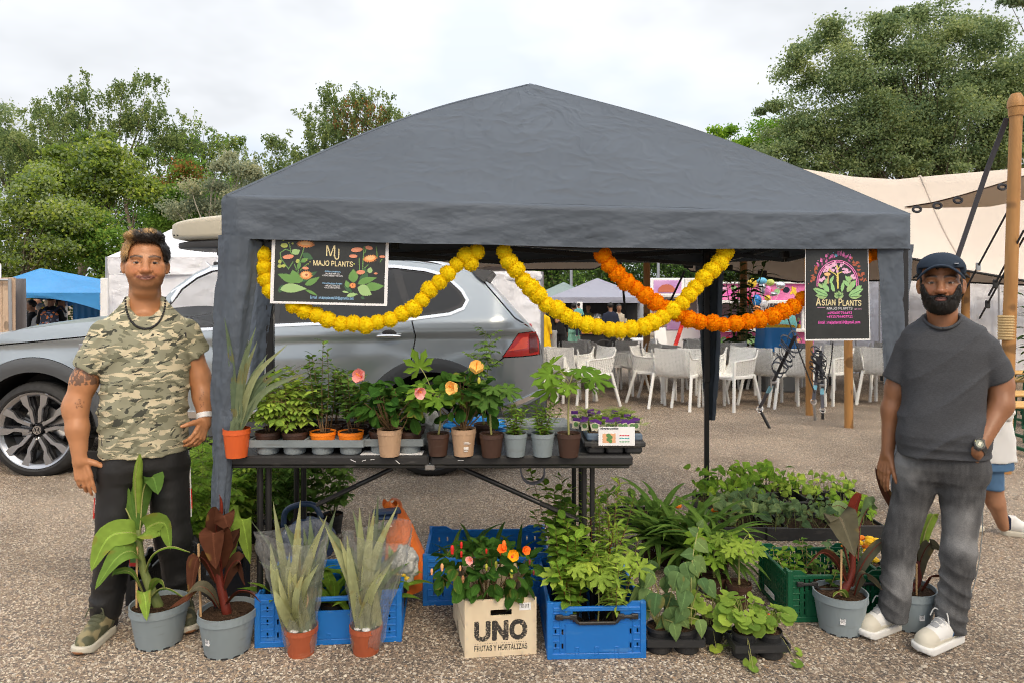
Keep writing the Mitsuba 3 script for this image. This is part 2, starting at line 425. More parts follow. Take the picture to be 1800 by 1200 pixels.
# ------------------------------------------------------------------ trees
def tree(name,label,Z,lobes,tone,trunk_x=None,base_z=None,leaf=0.12,dens=1.0,droop=0.0,seed=1,bark='bark',group=None,air=1.0,depth=0.8,trunk_r=0.16,mixin=None,spread=1.0):
 """lobes: (x, y, rx, ry) in pixels; the crown fills ellipsoids at distance Z."""
 r = rng(seed)
 t = thing(name,label,'tree',group)
 px = Z / FOCAL
 L = [(W(x,y,Z),rx*px,ry*px) for x,y,rx,ry in lobes]
 cx = np.average([c[0] for c,_,_ in L],weights=[a*b for _,a,b in L]) if trunk_x is None else W(trunk_x,0,Z)[0]
 bz = float(ground_z(Z)) if base_z is None else base_z
 top = max(c[2]+0.6*b for c,a,b in L)
 lean = r.normal(size=3) * 0.05 * (top-bz)
 trunk = bez([[cx,Z,bz-0.3],[cx+lean[0],Z,bz+0.30*(top-bz)],[cx-lean[1],Z+0.1,bz+0.6*(top-bz)],[cx+lean[2],Z,bz+0.86*(top-bz)]],12)
 gm = GM().add(tube(trunk,np.linspace(trunk_r,0.012,12),7))
 part(t,'trunk',gm,bark,smooth=True)
 limbs,P,D,S,tones = GM(),[],[],[],[]
 for c,rx,rz in L:
  ry = depth * 0.5 * (rx+rz)
  area = rx * rz
  nc = max(4,int(area*12*dens))
  u = r.normal(size=(nc,3)); u /= np.linalg.norm(u,axis=1,keepdims=True)
  rad = r.random(nc) ** 0.45
  cen = c + u * rad[:,None] * [rx,ry,rz] * (0.86+0.28*r.random((nc,1)))
  for q in cen[: max(3,nc//3)]:
   s = np.clip((q[2]-bz)/(top-bz)-0.25,0.12,0.92)
   a = trunk[int(s*11)]
   mid = 0.5 * (a+q) + r.normal(size=3) * 0.12 + [0,0,0.15]
   limbs.add(tube(bez([a,mid,q],6),np.linspace(0.035,0.008,6),4,False))
  m = int(300/(leaf/0.12)**1.6)
  for j,q in enumerate(cen):
   sz = (0.30+0.22*r.random()) * (0.8 if air>1 else 1.0) * min(1.2,max(0.45,0.9*min(rx,rz)))
   if droop > 0:
    ns = 7 + int(5*r.random())
    for _ in range(ns):
     o = q + r.normal(size=3) * [0.95*sz,0.95*sz,0.45*sz]
     ln = droop * (0.25+0.9*r.random()**1.5)
     k = max(4,int(m*0.085))
     w = r.random(k)[:,None]
     P.append(o+w*[0.15*r.normal()*ln,0.15*r.normal()*ln,-ln]+r.normal(size=(k,3))*0.055)
     dd = r.normal(size=(k,3)) * 0.6 + [0,0,-0.9]
     D.append(dd)
     tones.append(np.clip(0.5+0.20*r.normal()+0.16*r.normal(size=k),0.02,0.98))
   else:
    k = max(6,int(m*(0.7+0.6*r.random())))
    P.append(q+r.normal(size=(k,3))*np.array([.85,.85,.5])*sz*spread)
    D.append(r.normal(size=(k,3))+[0,0,-0.35])
    tones.append(np.clip(0.5+0.16*r.normal()+0.16*r.normal(size=k),0.02,0.98))
 P,D,tones = np.vstack(P),np.vstack(D),np.concatenate(tones)
 cls = np.full(len(P),float(tone))
 if mixin:
  sel = r.random(len(P)) < mixin[1]
  if len(mixin) > 2:
   ctr = W(mixin[2],mixin[3],Z); d = np.hypot((P[:,0]-ctr[0])/(mixin[4]*px),(P[:,2]-ctr[2])/(mixin[5]*px))
   sel &= d < 1
  cls[sel] = mixin[0]
 R = frame(D,r.normal(size=(len(P),3))+[0,0,1.2])
 tpl = (np.array([[0,0,0],[0.45,-0.36,0.05],[0.45,0.36,0.05],[1,0,-0.08]]),np.array([[0,1,2],[1,3,2]]),np.full(4,0.5))
 v,f,uv = scatter(tpl,P,R,leaf*(0.7+0.6*r.random(len(P))),cls+tones)
 if limbs.n:
  part(t,'limbs',limbs,bark,smooth=True)
 part(t,'crown',(v,f),'leaf_tree',uv=uv,kind='stuff')
 return t
TB = 'trees of the wood behind the stalls'
tree('birch_tree','tall weeping birch whose twin top is the highest on the left',31,[(140,152,42,36),(118,205,58,50),(160,250,50,40)],1,140,leaf=0.105,droop=0.95,seed=11,dens=0.62,air=1.2)
tree('birch_tree','airy weeping birch right of the twin-topped one, sky between its branches',32,[(238,150,46,38),(230,205,62,46),(292,205,24,40),(270,250,50,40)],1,240,leaf=0.105,droop=0.95,seed=12,dens=0.55,air=1.2)
tree('birch_tree','lower weeping birch at the left edge of the tree line',33,[(62,200,26,40),(45,260,50,55),(95,265,40,40)],1,60,leaf=0.105,droop=0.9,seed=13,dens=0.75)
tree('broadleaf_tree','mid green tree cut off by the left frame edge',34,[(0,228,30,42),(15,290,50,60)],4,0,leaf=0.14,seed=14,dens=0.9)
tree('maple_tree','bright yellow-green spreading maple in front of the weeping birches',25,[(158,262,48,40),(212,285,58,42),(108,300,56,40),(165,330,95,48),(245,330,42,40)],0,165,leaf=0.13,seed=15,dens=1.15,spread=.75,mixin=(4,0.3))
tree('bushy_tree','fresh green bushy tree low at the left behind the blue tent',22,[(45,335,55,50),(35,400,75,60),(110,395,60,50),(20,450,60,40)],0,50,leaf=0.11,seed=16,dens=1.15,spread=.75,mixin=(4,0.45))
tree('bushy_tree','dark leafy bush under the maple, above the gap between the tents',23,[(165,410,75,50),(215,440,60,45),(150,465,70,35)],9,180,leaf=0.11,seed=17,dens=1.0,mixin=(0,0.25))
tree('birch_tree','rounded weeping birch above the roof box',33,[(318,245,50,38),(376,255,40,40),(345,300,85,45),(412,278,26,38)],1,340,leaf=0.105,droop=0.8,seed=18,dens=0.8,mixin=(7,0.15))
tree('rowan_tree','green tree with patches of rust-brown berries behind the silvery sapling',29,[(318,315,55,40),(350,350,70,45),(290,370,60,40)],9,330,leaf=0.12,seed=19,dens=0.9,mixin=(5,0.5,322,308,46,26))
tree('aspen_sapling','slender aspen with pale bark and silvery leaves beside the canopy',24,[(402,275,26,34),(420,325,42,36),(370,350,42,38),(445,318,22,24),(330,365,36,30),(400,380,50,30)],3,398,leaf=0.085,seed=20,dens=0.85,bark='pale_bark',trunk_r=0.07)
tree('birch_tree','small drooping birch with a rounded tip left of the canopy roof',34,[(486,248,15,18),(474,300,32,45),(440,340,45,45),(510,330,40,60)],1,485,leaf=0.105,droop=0.8,seed=21,dens=0.9)
tree('birch_tree','large weeping birch rising behind the left slope of the canopy roof',30,[(570,160,24,28),(622,172,44,34),(682,190,28,30),(600,225,66,50),(662,240,48,48),(545,262,28,44),(600,290,70,45)],1,618,leaf=0.105,droop=0.85,seed=22,dens=0.85,mixin=(5,0.3,640,215,50,34))
tree('poplar_tree','huge poplar with visible limbs behind the beige tent at the right',27,
  [(1690,52,95,50),(1560,70,85,46),(1452,68,42,42),(1398,125,42,46),(1500,150,100,60),(1640,140,110,66),(1752,150,80,75),(1405,212,58,48),(1345,186,20,12),(1540,225,130,52),(1690,245,110,52),(1600,20,60,22),(1770,235,60,60),(1430,265,80,40),(1580,280,120,36),(1480,300,120,34),(1690,295,150,34),(1800,190,60,100),(1365,290,60,40),(1620,205,150,60)],
  4,1625,leaf=0.11,seed=23,dens=0.95,spread=.82,mixin=(1,.3),trunk_r=0.24,bark='bark')
tree('broadleaf_tree','low tree whose top shows just above the right slope of the canopy roof',32,[(1275,235,36,14),(1300,262,60,28),(1370,250,40,40)],7,1290,leaf=0.13,seed=24,dens=1.0)
tree('broadleaf_tree','tree at the far right whose tip hangs into the top right corner',21,[(1785,0,20,7),(1835,-12,40,22)],4,1880,leaf=0.10,seed=25,dens=0.9)
for i,(x,y,rx,ry,z,s) in enumerate([(985,500,65,60,33,31),(1080,492,60,55,34,32),(1175,485,55,55,33,33),(1265,470,60,50,35,34),(905,490,70,55,35,35),(800,480,75,60,36,36),(1360,460,70,50,36,37)]):
 tree('pine_tree',['dark tree with a leaning brown trunk left behind the grey gazebo','dark tree behind the peak of the grey gazebo','dark tree behind the round-topped poster panel of the food truck','dark tree behind the rear canopy leg',
      'dark tree behind the back of the car','dark tree behind the car roof','dark tree behind the black emblem poster'][i],z,
   [(x,y,rx,ry),(x-20,y-50,rx*0.8,ry*0.7),(x+20,y+30,rx*0.9,ry*0.6)],2,x,leaf=0.14,seed=s,dens=0.62,mixin=(9,0.35),trunk_r=0.12)
tree('pine_tree','dark green tree filling the gap between the maple and the canopy',35,[(520,400,60,60),(440,410,70,50),(330,430,80,50),(240,380,60,50)],2,420,leaf=0.14,seed=38,dens=0.55,mixin=(9,0.4))
_r = rng(77)
_n = 60000
_fx = (_r.random(_n)*2-1) * 46
_fh = 3.4 + 2.2 * meshkit.noise(np.stack([_fx*0.35,0*_fx,0*_fx],-1),4)
_P = np.stack([_fx,40+2.5*_r.random(_n),-0.95+_fh*_r.random(_n)**0.8],1)
_tpl = (np.array([[0,0,0],[0.45,-0.40,0.05],[0.45,0.40,0.05],[1,0,-0.08]]),np.array([[0,1,2],[1,3,2]]),np.full(4,0.5))
v,f,uv = scatter(_tpl,_P,frame(_r.normal(size=(_n,3))+[0,0,-.3],_r.normal(size=(_n,3))+[0,0,1]),0.20*(0.7+0.6*_r.random(_n)),2+np.clip(0.45+0.2*_r.normal(size=_n),0.02,0.98))
k = part(None,'undergrowth',(v,f),'leaf',uv=uv)
labels[k] = {'label': 'dark undergrowth closing the wood behind the fairground','category': 'undergrowth','kind': 'stuff'}
# ------------------------------------------------------------------ the slate grey canopy
CL,CR = np.array([-1.121,2.68]),np.array([1.938,3.323])          # the legs' places on the ground: front left, front right
BR,BL = np.array([1.365,4.72]),np.array([-1.489,4.12])        # rear right, rear left
EAVE,HEM,APEX = 1.764,1.591,np.array([0.0987,3.70,2.515])
def fold_noise(p,seed=0):
 """Long shallow creases of a cloth that was packed folded."""
 p = p * 1.7
 q = p + 0.25 * (meshkit.noise(p*3.1,seed+7)[...,None]-0.5)
 a = 1 - np.abs(2*meshkit.noise(q*[2.6,2.6,8.0],seed)-1)
 b = 1 - np.abs(2*meshkit.noise(q@rotz(0.7)[:3,:3].T*[2.2,9.0,7.0],seed+3)-1)
 c = 1 - np.abs(2*meshkit.noise(q@rotz(-0.6)[:3,:3].T*[11.0,3.0,9.0],seed+5)-1)
 return a ** 6 * 0.7 + b ** 8 * 0.7 + c ** 8 * 0.7 + 0.3 * meshkit.fbm(p*1.6,3,seed+9)
def eave_point(A,B,u):
 return A + (B-A) * u[...,None]
def roof_face(A,B,nu,nt,seed):
 u,t = np.meshgrid(np.linspace(0,1,nu),np.linspace(0,1,nt),indexing='ij')
 e = np.concatenate([eave_point(A,B,u),np.full(u.shape+(1,),EAVE)],-1)
 P = e * (1-t[...,None]) + APEX * t[...,None]
 edge = np.abs(2*u-1)
 P[...,2] += 0.055 * np.sin(PI*np.clip(t,0,1)) ** 1.2 * (0.55+0.45*edge**4)
 out = np.cross([*(B-A),0],[0,0,1.0]); out /= np.linalg.norm(out)
 slope = APEX - e; slope /= np.linalg.norm(slope,axis=-1,keepdims=True)
 nrm = np.cross(np.array([*(B-A),0])/np.linalg.norm(B-A),slope)
 fade = (np.clip(t*14,0,1)*np.clip((1-t)*20,0,1)*np.clip((1-edge)*9,0,1))[...,None]
 P += nrm * (fold_noise(P,seed)[...,None]-0.6) * 0.0065 * fade
 return P,out
def valance(A,B,nu,seed):
 """Hangs from the eave: rounded shoulder above, a soft hem below."""
 s = np.concatenate([np.linspace(0,1,7)[:-1]*0.3,np.linspace(0.3,1,16)])
 u,k = np.meshgrid(np.linspace(0,1,nu),s,indexing='ij')
 out = np.cross([*(B-A),0],[0,0,1.0]); out /= np.linalg.norm(out)
 e = np.concatenate([eave_point(A,B,u),np.full(u.shape+(1,),EAVE)],-1)
 r = 0.022
 a = np.clip(k/0.3,0,1) * PI / 2
 drop = np.where(k<0.3,r*(1-np.cos(a)),r+(k-0.3)/0.7*(EAVE-HEM-r))
 push = np.where(k<0.3,r*np.sin(a),r)
 edge = np.clip((1-np.abs(2*u-1))*14,0,1)
 q = np.stack([u*np.linalg.norm(B-A)+seed,k*0.4,np.full_like(u,seed)],-1)
 wav = (meshkit.fbm(q*[3.0,2.2,1],4,seed)-0.5) * (0.06 if seed==5 else 0.02) * np.clip((k-0.25)*2,0,1) * edge
 wav += ((1-np.abs(2*meshkit.noise(q@rotz(0.35)[:3,:3].T*[3.5,13,1],seed+2)-1))**3-0.3) * 0.005 * edge
 sag = -0.012 * np.sin(PI*u) * k + 0.006 * (meshkit.noise(q*[4,1,1],4)-0.5)
 P = e + out * ((push+wav)*np.clip((1-np.abs(2*u-1))*40,0,1))[...,None]
 P[...,2] += -drop + sag
 return P
ct = thing('canopy_tent','slate grey pop-up canopy over the plant stall with fabric-covered legs','canopy tent')
gm = GM()
for i,(A,B,nu,nt) in enumerate([(CL,CR,260,130),(CR,BR,90,60),(BR,BL,120,50),(BL,CL,90,60)]):
 P,out = roof_face(A,B,nu,nt,3+i)
 gm.add(grid(P))
part(ct,'roof',gm,'canopy_fabric',smooth=40,label='wrinkled slate grey roof')
for A in (CL,CR,BR,BL):      # the stitched hips
 t = np.linspace(0.0,.985,40)
 h = np.concatenate([A+(APEX[:2]-A)*t[:,None],(EAVE+(APEX[2]-EAVE)*t+0.055*np.sin(PI*t)**1.2+.0015)[:,None]],1)
 part(ct,'seam',sheet(np.stack([h+[-.009,0,-.003],h,h+[.009,0,-.003]],1),.0015),'canopy_fabric',smooth=40)
for i,(A,B,nu) in enumerate([(CL,CR,260),(CR,BR,90),(BR,BL,160),(BL,CL,90)]):
 part(ct,'valance',sheet(valance(A,B,nu,5+i),0.0015),'canopy_fabric',smooth=50)
# frame: legs, truss bars, hubs
for C_,hid in ((CL,0),(CR,0),(BR,1),(BL,1)):
 L_ = GM()
 c = (CL+CR+BR+BL) / 4
 inn = (c-C_) / np.linalg.norm(c-C_) * 0.035
 top_ = np.array([*(C_+inn),EAVE-0.05])
 p = np.array([-1.165,2.70,0.0]) if C_ is CL else np.array([*(C_+inn),0.0])
 L_.add(bar(p,p+(top_-p)*.55,.03,.03,up=(0,1,0),ch=.003)).add(bar(p+(top_-p)*.45,top_,.041,.041,up=(0,1,0),ch=.003))
 part(ct,'leg',L_,'black_steel')
 part(ct,'foot',[box(p+[-.045,-.045,0],p+[.045,.045,0.012],0.004)],'black_steel')
for (A,B) in ((CL,CR),(CR,BR),(BR,BL),(BL,CL)):
 d = B - A; n_ = np.array([-d[1],d[0]]) / np.linalg.norm(d) * 0.05
 for h in range(2):
  a0 = A + n_ + d * (0.03 if h==0 else 0.5); a1 = A + n_ + d * (0.5 if h==0 else 0.97)
  lo,hi = HEM - 0.02,EAVE - 0.10
  part(ct,'truss_bar',bar([*a0,hi],[*a1,lo],0.012,0.024),'black_steel')
  part(ct,'truss_bar',bar([*(a0+n_*0.3),lo],[*(a1+n_*0.3),hi],0.012,0.024),'black_steel')
 for q in (0.265,0.5,0.735):
  m_ = A + n_ * 1.2 + d * q
  part(ct,'hub',box([m_[0]-.02,m_[1]-.03,HEM+0.01-(0.02 if q==.5 else-.05)],[m_[0]+.02,m_[1]+.03,HEM+0.05-(0.02 if q==.5 else-.05)],0.006),'black_plastic')
for C_ in (CL,CR,BR,BL):
 part(ct,'rafter',tube([[*(C_+(APEX[:2]-C_)*0.04),EAVE-0.05],[*(C_+(APEX[:2]-C_)*0.5),(EAVE+APEX[2])/2-0.0],APEX-[0,0,0.05]],0.012,5),'black_steel')
part(ct,'centre_hub',box(APEX-[.06,.06,.12],APEX-[-.06,-.06,.06],0.01),'black_plastic')
def leg_cover(top,bot,seed,lean=0.0):
 """A cloth strip round two sides of a leg: top = list of (x, y) along its width at the top, bot the same at the bottom."""
 n,m = 24,70
 out = []
 tp,bt = np.asarray(top,float),np.asarray(bot,float)
 k = np.linspace(0,len(tp)-1,n)
 tl = np.stack([np.interp(k,np.arange(len(tp)),tp[:,j]) for j in (0,1,2)],1)
 bl = np.stack([np.interp(k,np.arange(len(bt)),bt[:,j]) for j in (0,1,2)],1)
 s = np.linspace(0,1,m)[None,:,None]
 P = tl[:,None] * (1-s) + bl[:,None] * s
 nn = np.cross(np.gradient(P,axis=0),np.gradient(P,axis=1)); nn /= np.linalg.norm(nn,axis=-1,keepdims=True) + 1e-9
 q = np.stack([np.broadcast_to(np.linspace(0,1,n)[:,None],(n,m))*3.0,np.broadcast_to(np.linspace(0,1,m)[None]*5.0,(n,m)),np.full((n,m),seed)],-1)
 w = (meshkit.fbm(q*[1.3,0.5,1],3,int(seed))-0.5) * 0.035 + ((1-np.abs(2*meshkit.noise(q@rotz(0.5)[:3,:3].T*[1.8,4,1],4)-1))**3-0.3) * 0.008
 P = P + nn * w[...,None]
 return sheet(P,0.0015)
part(ct,'leg_cover',leg_cover([W(384,414,2.72),W(402,412,2.65),W(440,420,2.66),W(461,426,2.74)],[W(364,1010,2.69),W(372,1010,2.665),W(382,1010,2.67),W(388,1010,2.69)],2),'canopy_fabric',smooth=60,label='front left leg in its tapering slate cloth')
part(ct,'leg_cover',leg_cover([W(1545,432,3.27),W(1592,430,3.30),W(1601,430,3.44)],[W(1566,905,3.30),W(1580,905,3.30),W(1588,905,3.36)],7),'canopy_fabric',smooth=60)
part(ct,'leg_cover',leg_cover([W(1222,462,4.7),W(1262,462,4.72),W(1272,462,4.55)],[W(1240,738,4.7),W(1252,738,4.7),W(1256,738,4.65)],9),'canopy_fabric',smooth=60)
part(ct,'leg_cover',leg_cover([W(440,440,4.3),W(455,440,4.1),W(492,440,4.1)],[W(436,700,4.3),W(440,700,4.1),W(458,700,4.1)],12),'canopy_fabric',smooth=60)
# ------------------------------------------------------------------ tents and stalls behind
def small_tent(name,label,corners,eave,hem,apex,m,wall=None,inner=None,seed=1,poles=True,arc=0.0,catn='tent'):
 """corners: four (x, y) on the ground, anticlockwise from front left."""
 t = thing(name,label,catn)
 c = [np.asarray(q,float) for q in corners]
 gz = float(ground_z(np.mean([q[1] for q in c])))
 gm = GM()
 vm = GM()
 for i in range(4):
  A,B = c[i],c[(i+1)%4]
  u,s = np.meshgrid(np.linspace(0,1,25),np.linspace(0,1,13),indexing='ij')
  P = np.concatenate([A+(B-A)*u[...,None],np.full(u.shape+(1,),eave)],-1) * (1-s[...,None]) + np.asarray(apex) * s[...,None]
  P[...,2] -= 0.10 * (apex[2]-eave) * np.sin(PI*s) * (1-np.abs(2*u-1)**3)
  P[...,2] += (meshkit.fbm(P*1.5,3,seed)-0.5) * 0.06 * np.sin(PI*s)
  gm.add(grid(P))
  k = np.linspace(0,1,5)[None,:]
  h = hem + arc * (1-(2*u[:,:1]-1)**2) - 0.0
  z = eave + (h-eave) * k
  Q = np.concatenate([np.repeat((A+(B-A)*u[:,:1,None].reshape(-1,1))[:,None],5,1),z[...,None]],-1)
  o = np.cross([*(B-A),0],[0,0,1.0]); o /= np.linalg.norm(o)
  Q = Q + o * ((meshkit.noise(np.stack([u[:,:1]*7+0*k,k*2+0*u[:,:1],0*z+seed],-1),seed)-0.4)*0.05*k+0.012)[...,None]
  vm.add(grid(Q))
 part(t,'roof',gm,m,smooth=30)
 part(t,'valance',vm,m,smooth=30)
 for i in range(4):
  if poles:
   part(t,'pole',tube([[*c[i],gz],[*c[i],eave]],0.025,5),'steel')
  if wall and i in wall:
   A,B = c[i],c[(i+1)%4]
   u,s = np.meshgrid(np.linspace(0,1,40),np.linspace(0,1,16),indexing='ij')
   P = np.concatenate([A+(B-A)*u[...,None],(eave-0.03+(gz+0.01-eave)*s)[...,None]],-1)
   o = np.cross([*(B-A),0],[0,0,1.0]); o /= np.linalg.norm(o)
   P = P + o * ((meshkit.fbm(np.stack([u*5,s*1.6,0*u+seed],-1),4,seed)-0.5)*0.16*np.sin(PI*np.clip(u,0,1))**0.3-0.012)[...,None]
   part(t,'wall',sheet(P,0.004),inner or m,smooth=50)
 return t
def X(px,Z):
 return (px-900.0) / FOCAL * Z
def Zz(py,Z):
 return CAM_H - (py-HORIZON) / FOCAL * Z
small_tent('gazebo','blue pop-up gazebo with arched front over a group of visitors',[(X(-60,12.6),12.6),(X(178,12.6),12.6),(X(178,12.6)-.1,15.6),(X(-60,12.6)-.1,15.6)],Zz(515,12.6),Zz(546,12.6),(X(72,14),14.0,Zz(470,13.4)),'blue_tent',seed=3,arc=0.23)
# blue side cloth gathered inside the gazebo
gz_ = float(ground_z(15.4))
u,s = np.meshgrid(np.linspace(0,1,30),np.linspace(0,1,12),indexing='ij')
P = np.stack([X(118,15)+(X(166,15)-X(118,15))*u,15.2+0.10*np.sin(u*26)*s,Zz(530 ,15)-0.05*np.sin(PI*u)+(gz_-Zz(530,15))*s],-1)
k = thing('side_curtain','blue cloth hung as a side wall inside the blue gazebo','curtain'); part(k,'cloth',sheet(P,0.004),'blue_tent',smooth=50)
small_tent('marquee','white party tent behind the front of the car, its peak above the roof box',[(X(188,9.4),9.4),(X(520,9.4),9.4),(X(520,9.4),12.4),(X(188,9.4),12.4)],Zz(452,9.4),Zz(483,9.4),(X(345,10.9),10.9,Zz(384,10.9)),'white_tarp',wall=(0,1,2),seed=5)
k = thing('panel','narrow white upright panel at the left edge of the white tent','panel')
part(k,'board',[box([X(176,9.1),9.1,float(ground_z(9.1))],[X(188,9.1),9.14,Zz(489,9.1)],.005)],'white_paint')
small_tent('marquee','white walled tent behind the tail of the car',[(X(760,9.0),9.0),(X(953,9.0),9.0),(X(953,9.0)-.1,12.0),(X(760,9.0),12.0)],Zz(478,9.0),Zz(492,9.0),(X(862,10.5),10.5,Zz(468,10.5)),'white_tarp',wall=(0,1,2,3),seed=6)
small_tent('gazebo','pale grey gazebo in the distance over the coffee stand',[(X(966,23),23),(X(1142,23),23),(X(1142,23)+.2,26.2),(X(966,23)+.2,26.2)],Zz(523,23),Zz(533,23),(X(1050,24.6),24.6,Zz(489,24.6)),'grey_tent',wall=(2,),inner='black_plastic',seed=7)
small_tent('gazebo','grey green gazebo half hidden behind the pale grey one',[(X(935,27),27),(X(1045,27),27),(X(1045,27),30),(X(935,27),30)],Zz(522,27),Zz(534,27),(X(991,28.5),28.5,Zz(496,28.5)),'sage_tent',seed=8)
for i,(x0,x1,z,lab) in enumerate([(1428,1560,15.2,'white tent wall behind the black poster and the wooden posts'),(1560,1905,14.6,'white tent wall with vertical seams behind the bearded man')]):
 k = thing('tent_wall',lab,'tent wall')
 a,b = X(x0,z),X(x1,z)
 u,s = np.meshgrid(np.linspace(0,1,90),np.linspace(0,1,24),indexing='ij')
 zt,zb = Zz(432,z),float(ground_z(z)) + 0.02
 P = np.stack([a+(b-a)*u,z+0.0*u,zt+(zb-zt)*s],-1)
 P[...,1] += (meshkit.fbm(np.stack([u*(b-a)*1.6,s*2.4,0*u+i],-1),4,3+i)-0.5) * 0.32 + 0.03 * np.abs(np.sin(u*(b-a)*1.5))
 part(k,'cloth',sheet(P,0.005),'white_tarp',smooth=50)
 for q in (0.22,0.55,0.86):
  part(k,'pole',tube([[a+(b-a)*q,z-0.10,zb],[a+(b-a)*q,z-0.10,zt-.1]],0.018,6),'steel')
# the big beige stretch tent: near rim, ridge, far rim
near = [(500,448),(800,448),(1200,448),(1590,453),(1640,462),(1690,475),(1800,494),(2000,520)]
ridge = [(500,420),(900,380),(1200,310),(1270,262),(1305,254),(1335,268),(1400,288),(1500,304),(1575,309),(1650,301),(1800,287),(1900,270),(2000,280)]
far = [(500,470),(700,470),(840,473),(1045,472),(1085,452),(1140,444),(1192,455),(1216,477),(1245,474),(1275,472),(1330,483),(1400,495),(1600,491),(1800,500),(2000,510)]
xs = np.linspace(600,1980,230)
rows = []
for t_ in np.linspace(0,1,30):
 if t_ < 0.5:
  k = t_ / 0.5; a,b,za,zb = near,ridge,9.0,11.4
 else:
  k = (t_-0.5) / 0.5; a,b,za,zb = ridge,far,11.4,14.2
 Z_ = za + (zb-za) * k
 ya,yb = interp(xs,a),interp(xs,b)
 ha,hb = Zz(ya,za),Zz(yb,zb)
 kk = k if t_ >= 0.5 else k
 h = ha + (hb-ha) * kk - 0.22 * np.sin(PI*kk) * np.clip((hb-ha if t_<.5 else ha-hb),0,1.2)
 rows.append(np.stack([X(xs,Z_),np.full_like(xs,Z_),h],1))
P = np.array(rows)
bt = thing('stretch_tent','large beige stretch tent sagging between poles over the white chairs','tent')
n_ = np.cross(np.gradient(P,axis=0),np.gradient(P,axis=1)); n_ /= np.linalg.norm(n_,axis=-1,keepdims=True)
part(bt,'membrane',grid(P),'beige_tent',smooth=True)
part(bt,'lining',grid(P-np.where(n_[...,2:]>0,n_,-n_)*0.012),'beige_tent',smooth=True)
for row,w_ in ((P[0],.03),(P[-1],.06)):
 part(bt,'hem',tube(row,w_*0.6,5),'rope')
part(bt,'seam',tube(bez([P[15,j]+[0,0,.005] for j in (168,168)]+[P[r_,168+(15-r_)]+[0,-.004,.012] for r_ in range(14,0,-2)],40),0.014,5),'beige_tent')
for (px,py) in ((905,462),(1210,470),(1280,474),(1340,484)):
 q = W(px,py,13.3)
 part(bt,'patch',box(q+[-.09,-.01,-.02],q+[.09,.01,.09],.01),'rope')
# the corner of a second tent held up by the tall pole at the right
t2 = thing('stretch_tent','pointed beige tent corner with black loops along its rim, beside the tall pole','tent')
top = [(1590,366),(1640,358),(1690,345),(1740,330),(1800,311),(1900,270)]
bot = [(1590,367),(1640,366),(1690,365),(1740,364),(1800,352),(1900,345)]
xs2 = np.linspace(1590,1900,50)
Pn = np.stack([X(xs2,5.9),np.full(50,5.9),Zz(interp(xs2,top),5.9)],1)
Pf = np.stack([X(xs2,7.2),np.full(50,7.2),Zz(interp(xs2,bot),7.2)],1)
s = np.linspace(0,1,9)[None,:,None]
P2 = Pn[:,None] * (1-s) + Pf[:,None] * s
part(t2,'membrane',grid(P2),'beige_tent',smooth=True)
part(t2,'top_side',grid(P2+[0,0,0.012]),'beige_tent',smooth=True)
for px in (1612,1648,1684,1762):
 q = np.array([X(px,5.88),5.88,Zz(interp(px,top),5.88)])
 part(t2,'loop',tube(q+np.stack([0.035*np.cos(np.linspace(0,6.3,12)),0*np.linspace(0,1,12),-0.03+0.022*np.sin(np.linspace(0,6.3,12))],1),0.011,5),'webbing')
def wood_pole(label,top,base,r,cap=False,band=None,name='wooden_pole'):
 k = thing(name,label,'pole')
 part(k,'shaft',tube(bez([base,(np.asarray(base)+top)/2+[0.004,0,0],top],14),np.linspace(r,r*0.92,14),14),'pole_wood',smooth=40)
 if cap:
  part(k,'cap',xf(lathe([(0,.16),(r*.7,.155),(r*1.25,.10),(r*1.3,.05),(r*1.15,.045),(r*1.1,-.02),(r*.9,-.02)],16),move(top)),'pole_wood',smooth=40)
 if band is not None:
  for i in range(9):
   part(k,'wrap',tube(np.stack([band[0]+(r*1.04)*np.cos(np.linspace(0,6.3,17)),band[1]+(r*1.04)*np.sin(np.linspace(0,6.3,17)),np.full(17,band[2]-i*0.021)],1),0.011,5),'jute')
 return k
b5 = G(1765,830)
wood_pole('tall wooden tent pole with a knob and a jute band at the right edge',W(1786,200,5.35),b5,0.047,True,W(1769,557,5.3)+[0,0,0])
wood_pole('thin wooden pole behind the head of the bearded man',W(1698,470,9.5),np.array([X(1694,9.5),9.5,float(ground_z(9.5))]),0.055)
wood_pole('wooden pole between the grey gazebo and the food truck',np.array([X(1137,12.6),12.6,Zz(440,12.6)]),np.array([X(1136,12.6),12.6,float(ground_z(12.6))]),0.065)
wood_pole('wooden pole behind the tall potted bamboo',np.array([X(1307,12.4),12.4,Zz(440,12.4)]),np.array([X(1305,12.4),12.4,float(ground_z(12.4))]),0.07)
p0 = G(1423,729)
wood_pole('left one of two wooden posts below the black emblem poster',[p0[0]-.02,p0[1],Zz(440,p0[1])],p0,0.045)
p1 = G(1492,751)
wood_pole('right one of two wooden posts below the black emblem poster',[p1[0]-.02,p1[1],Zz(440,p1[1])],p1,0.045)
def strap(label,pts,w,m='webbing_grey',name='tension_strap'):
 k = thing(name,label,'strap')
 g = GM()
 for a,b in zip(pts[:-1],pts[1:]):
  g.add(bar(a,b,w,0.004,up=(0,1,0.01)))
 part(k,'band',g,m)
 return k
strap('grey webbing strap running from the tall pole down behind the bearded man',[W(1770,208,5.4),W(1735,300,5.6),W(1680,462,6.0)],0.045)
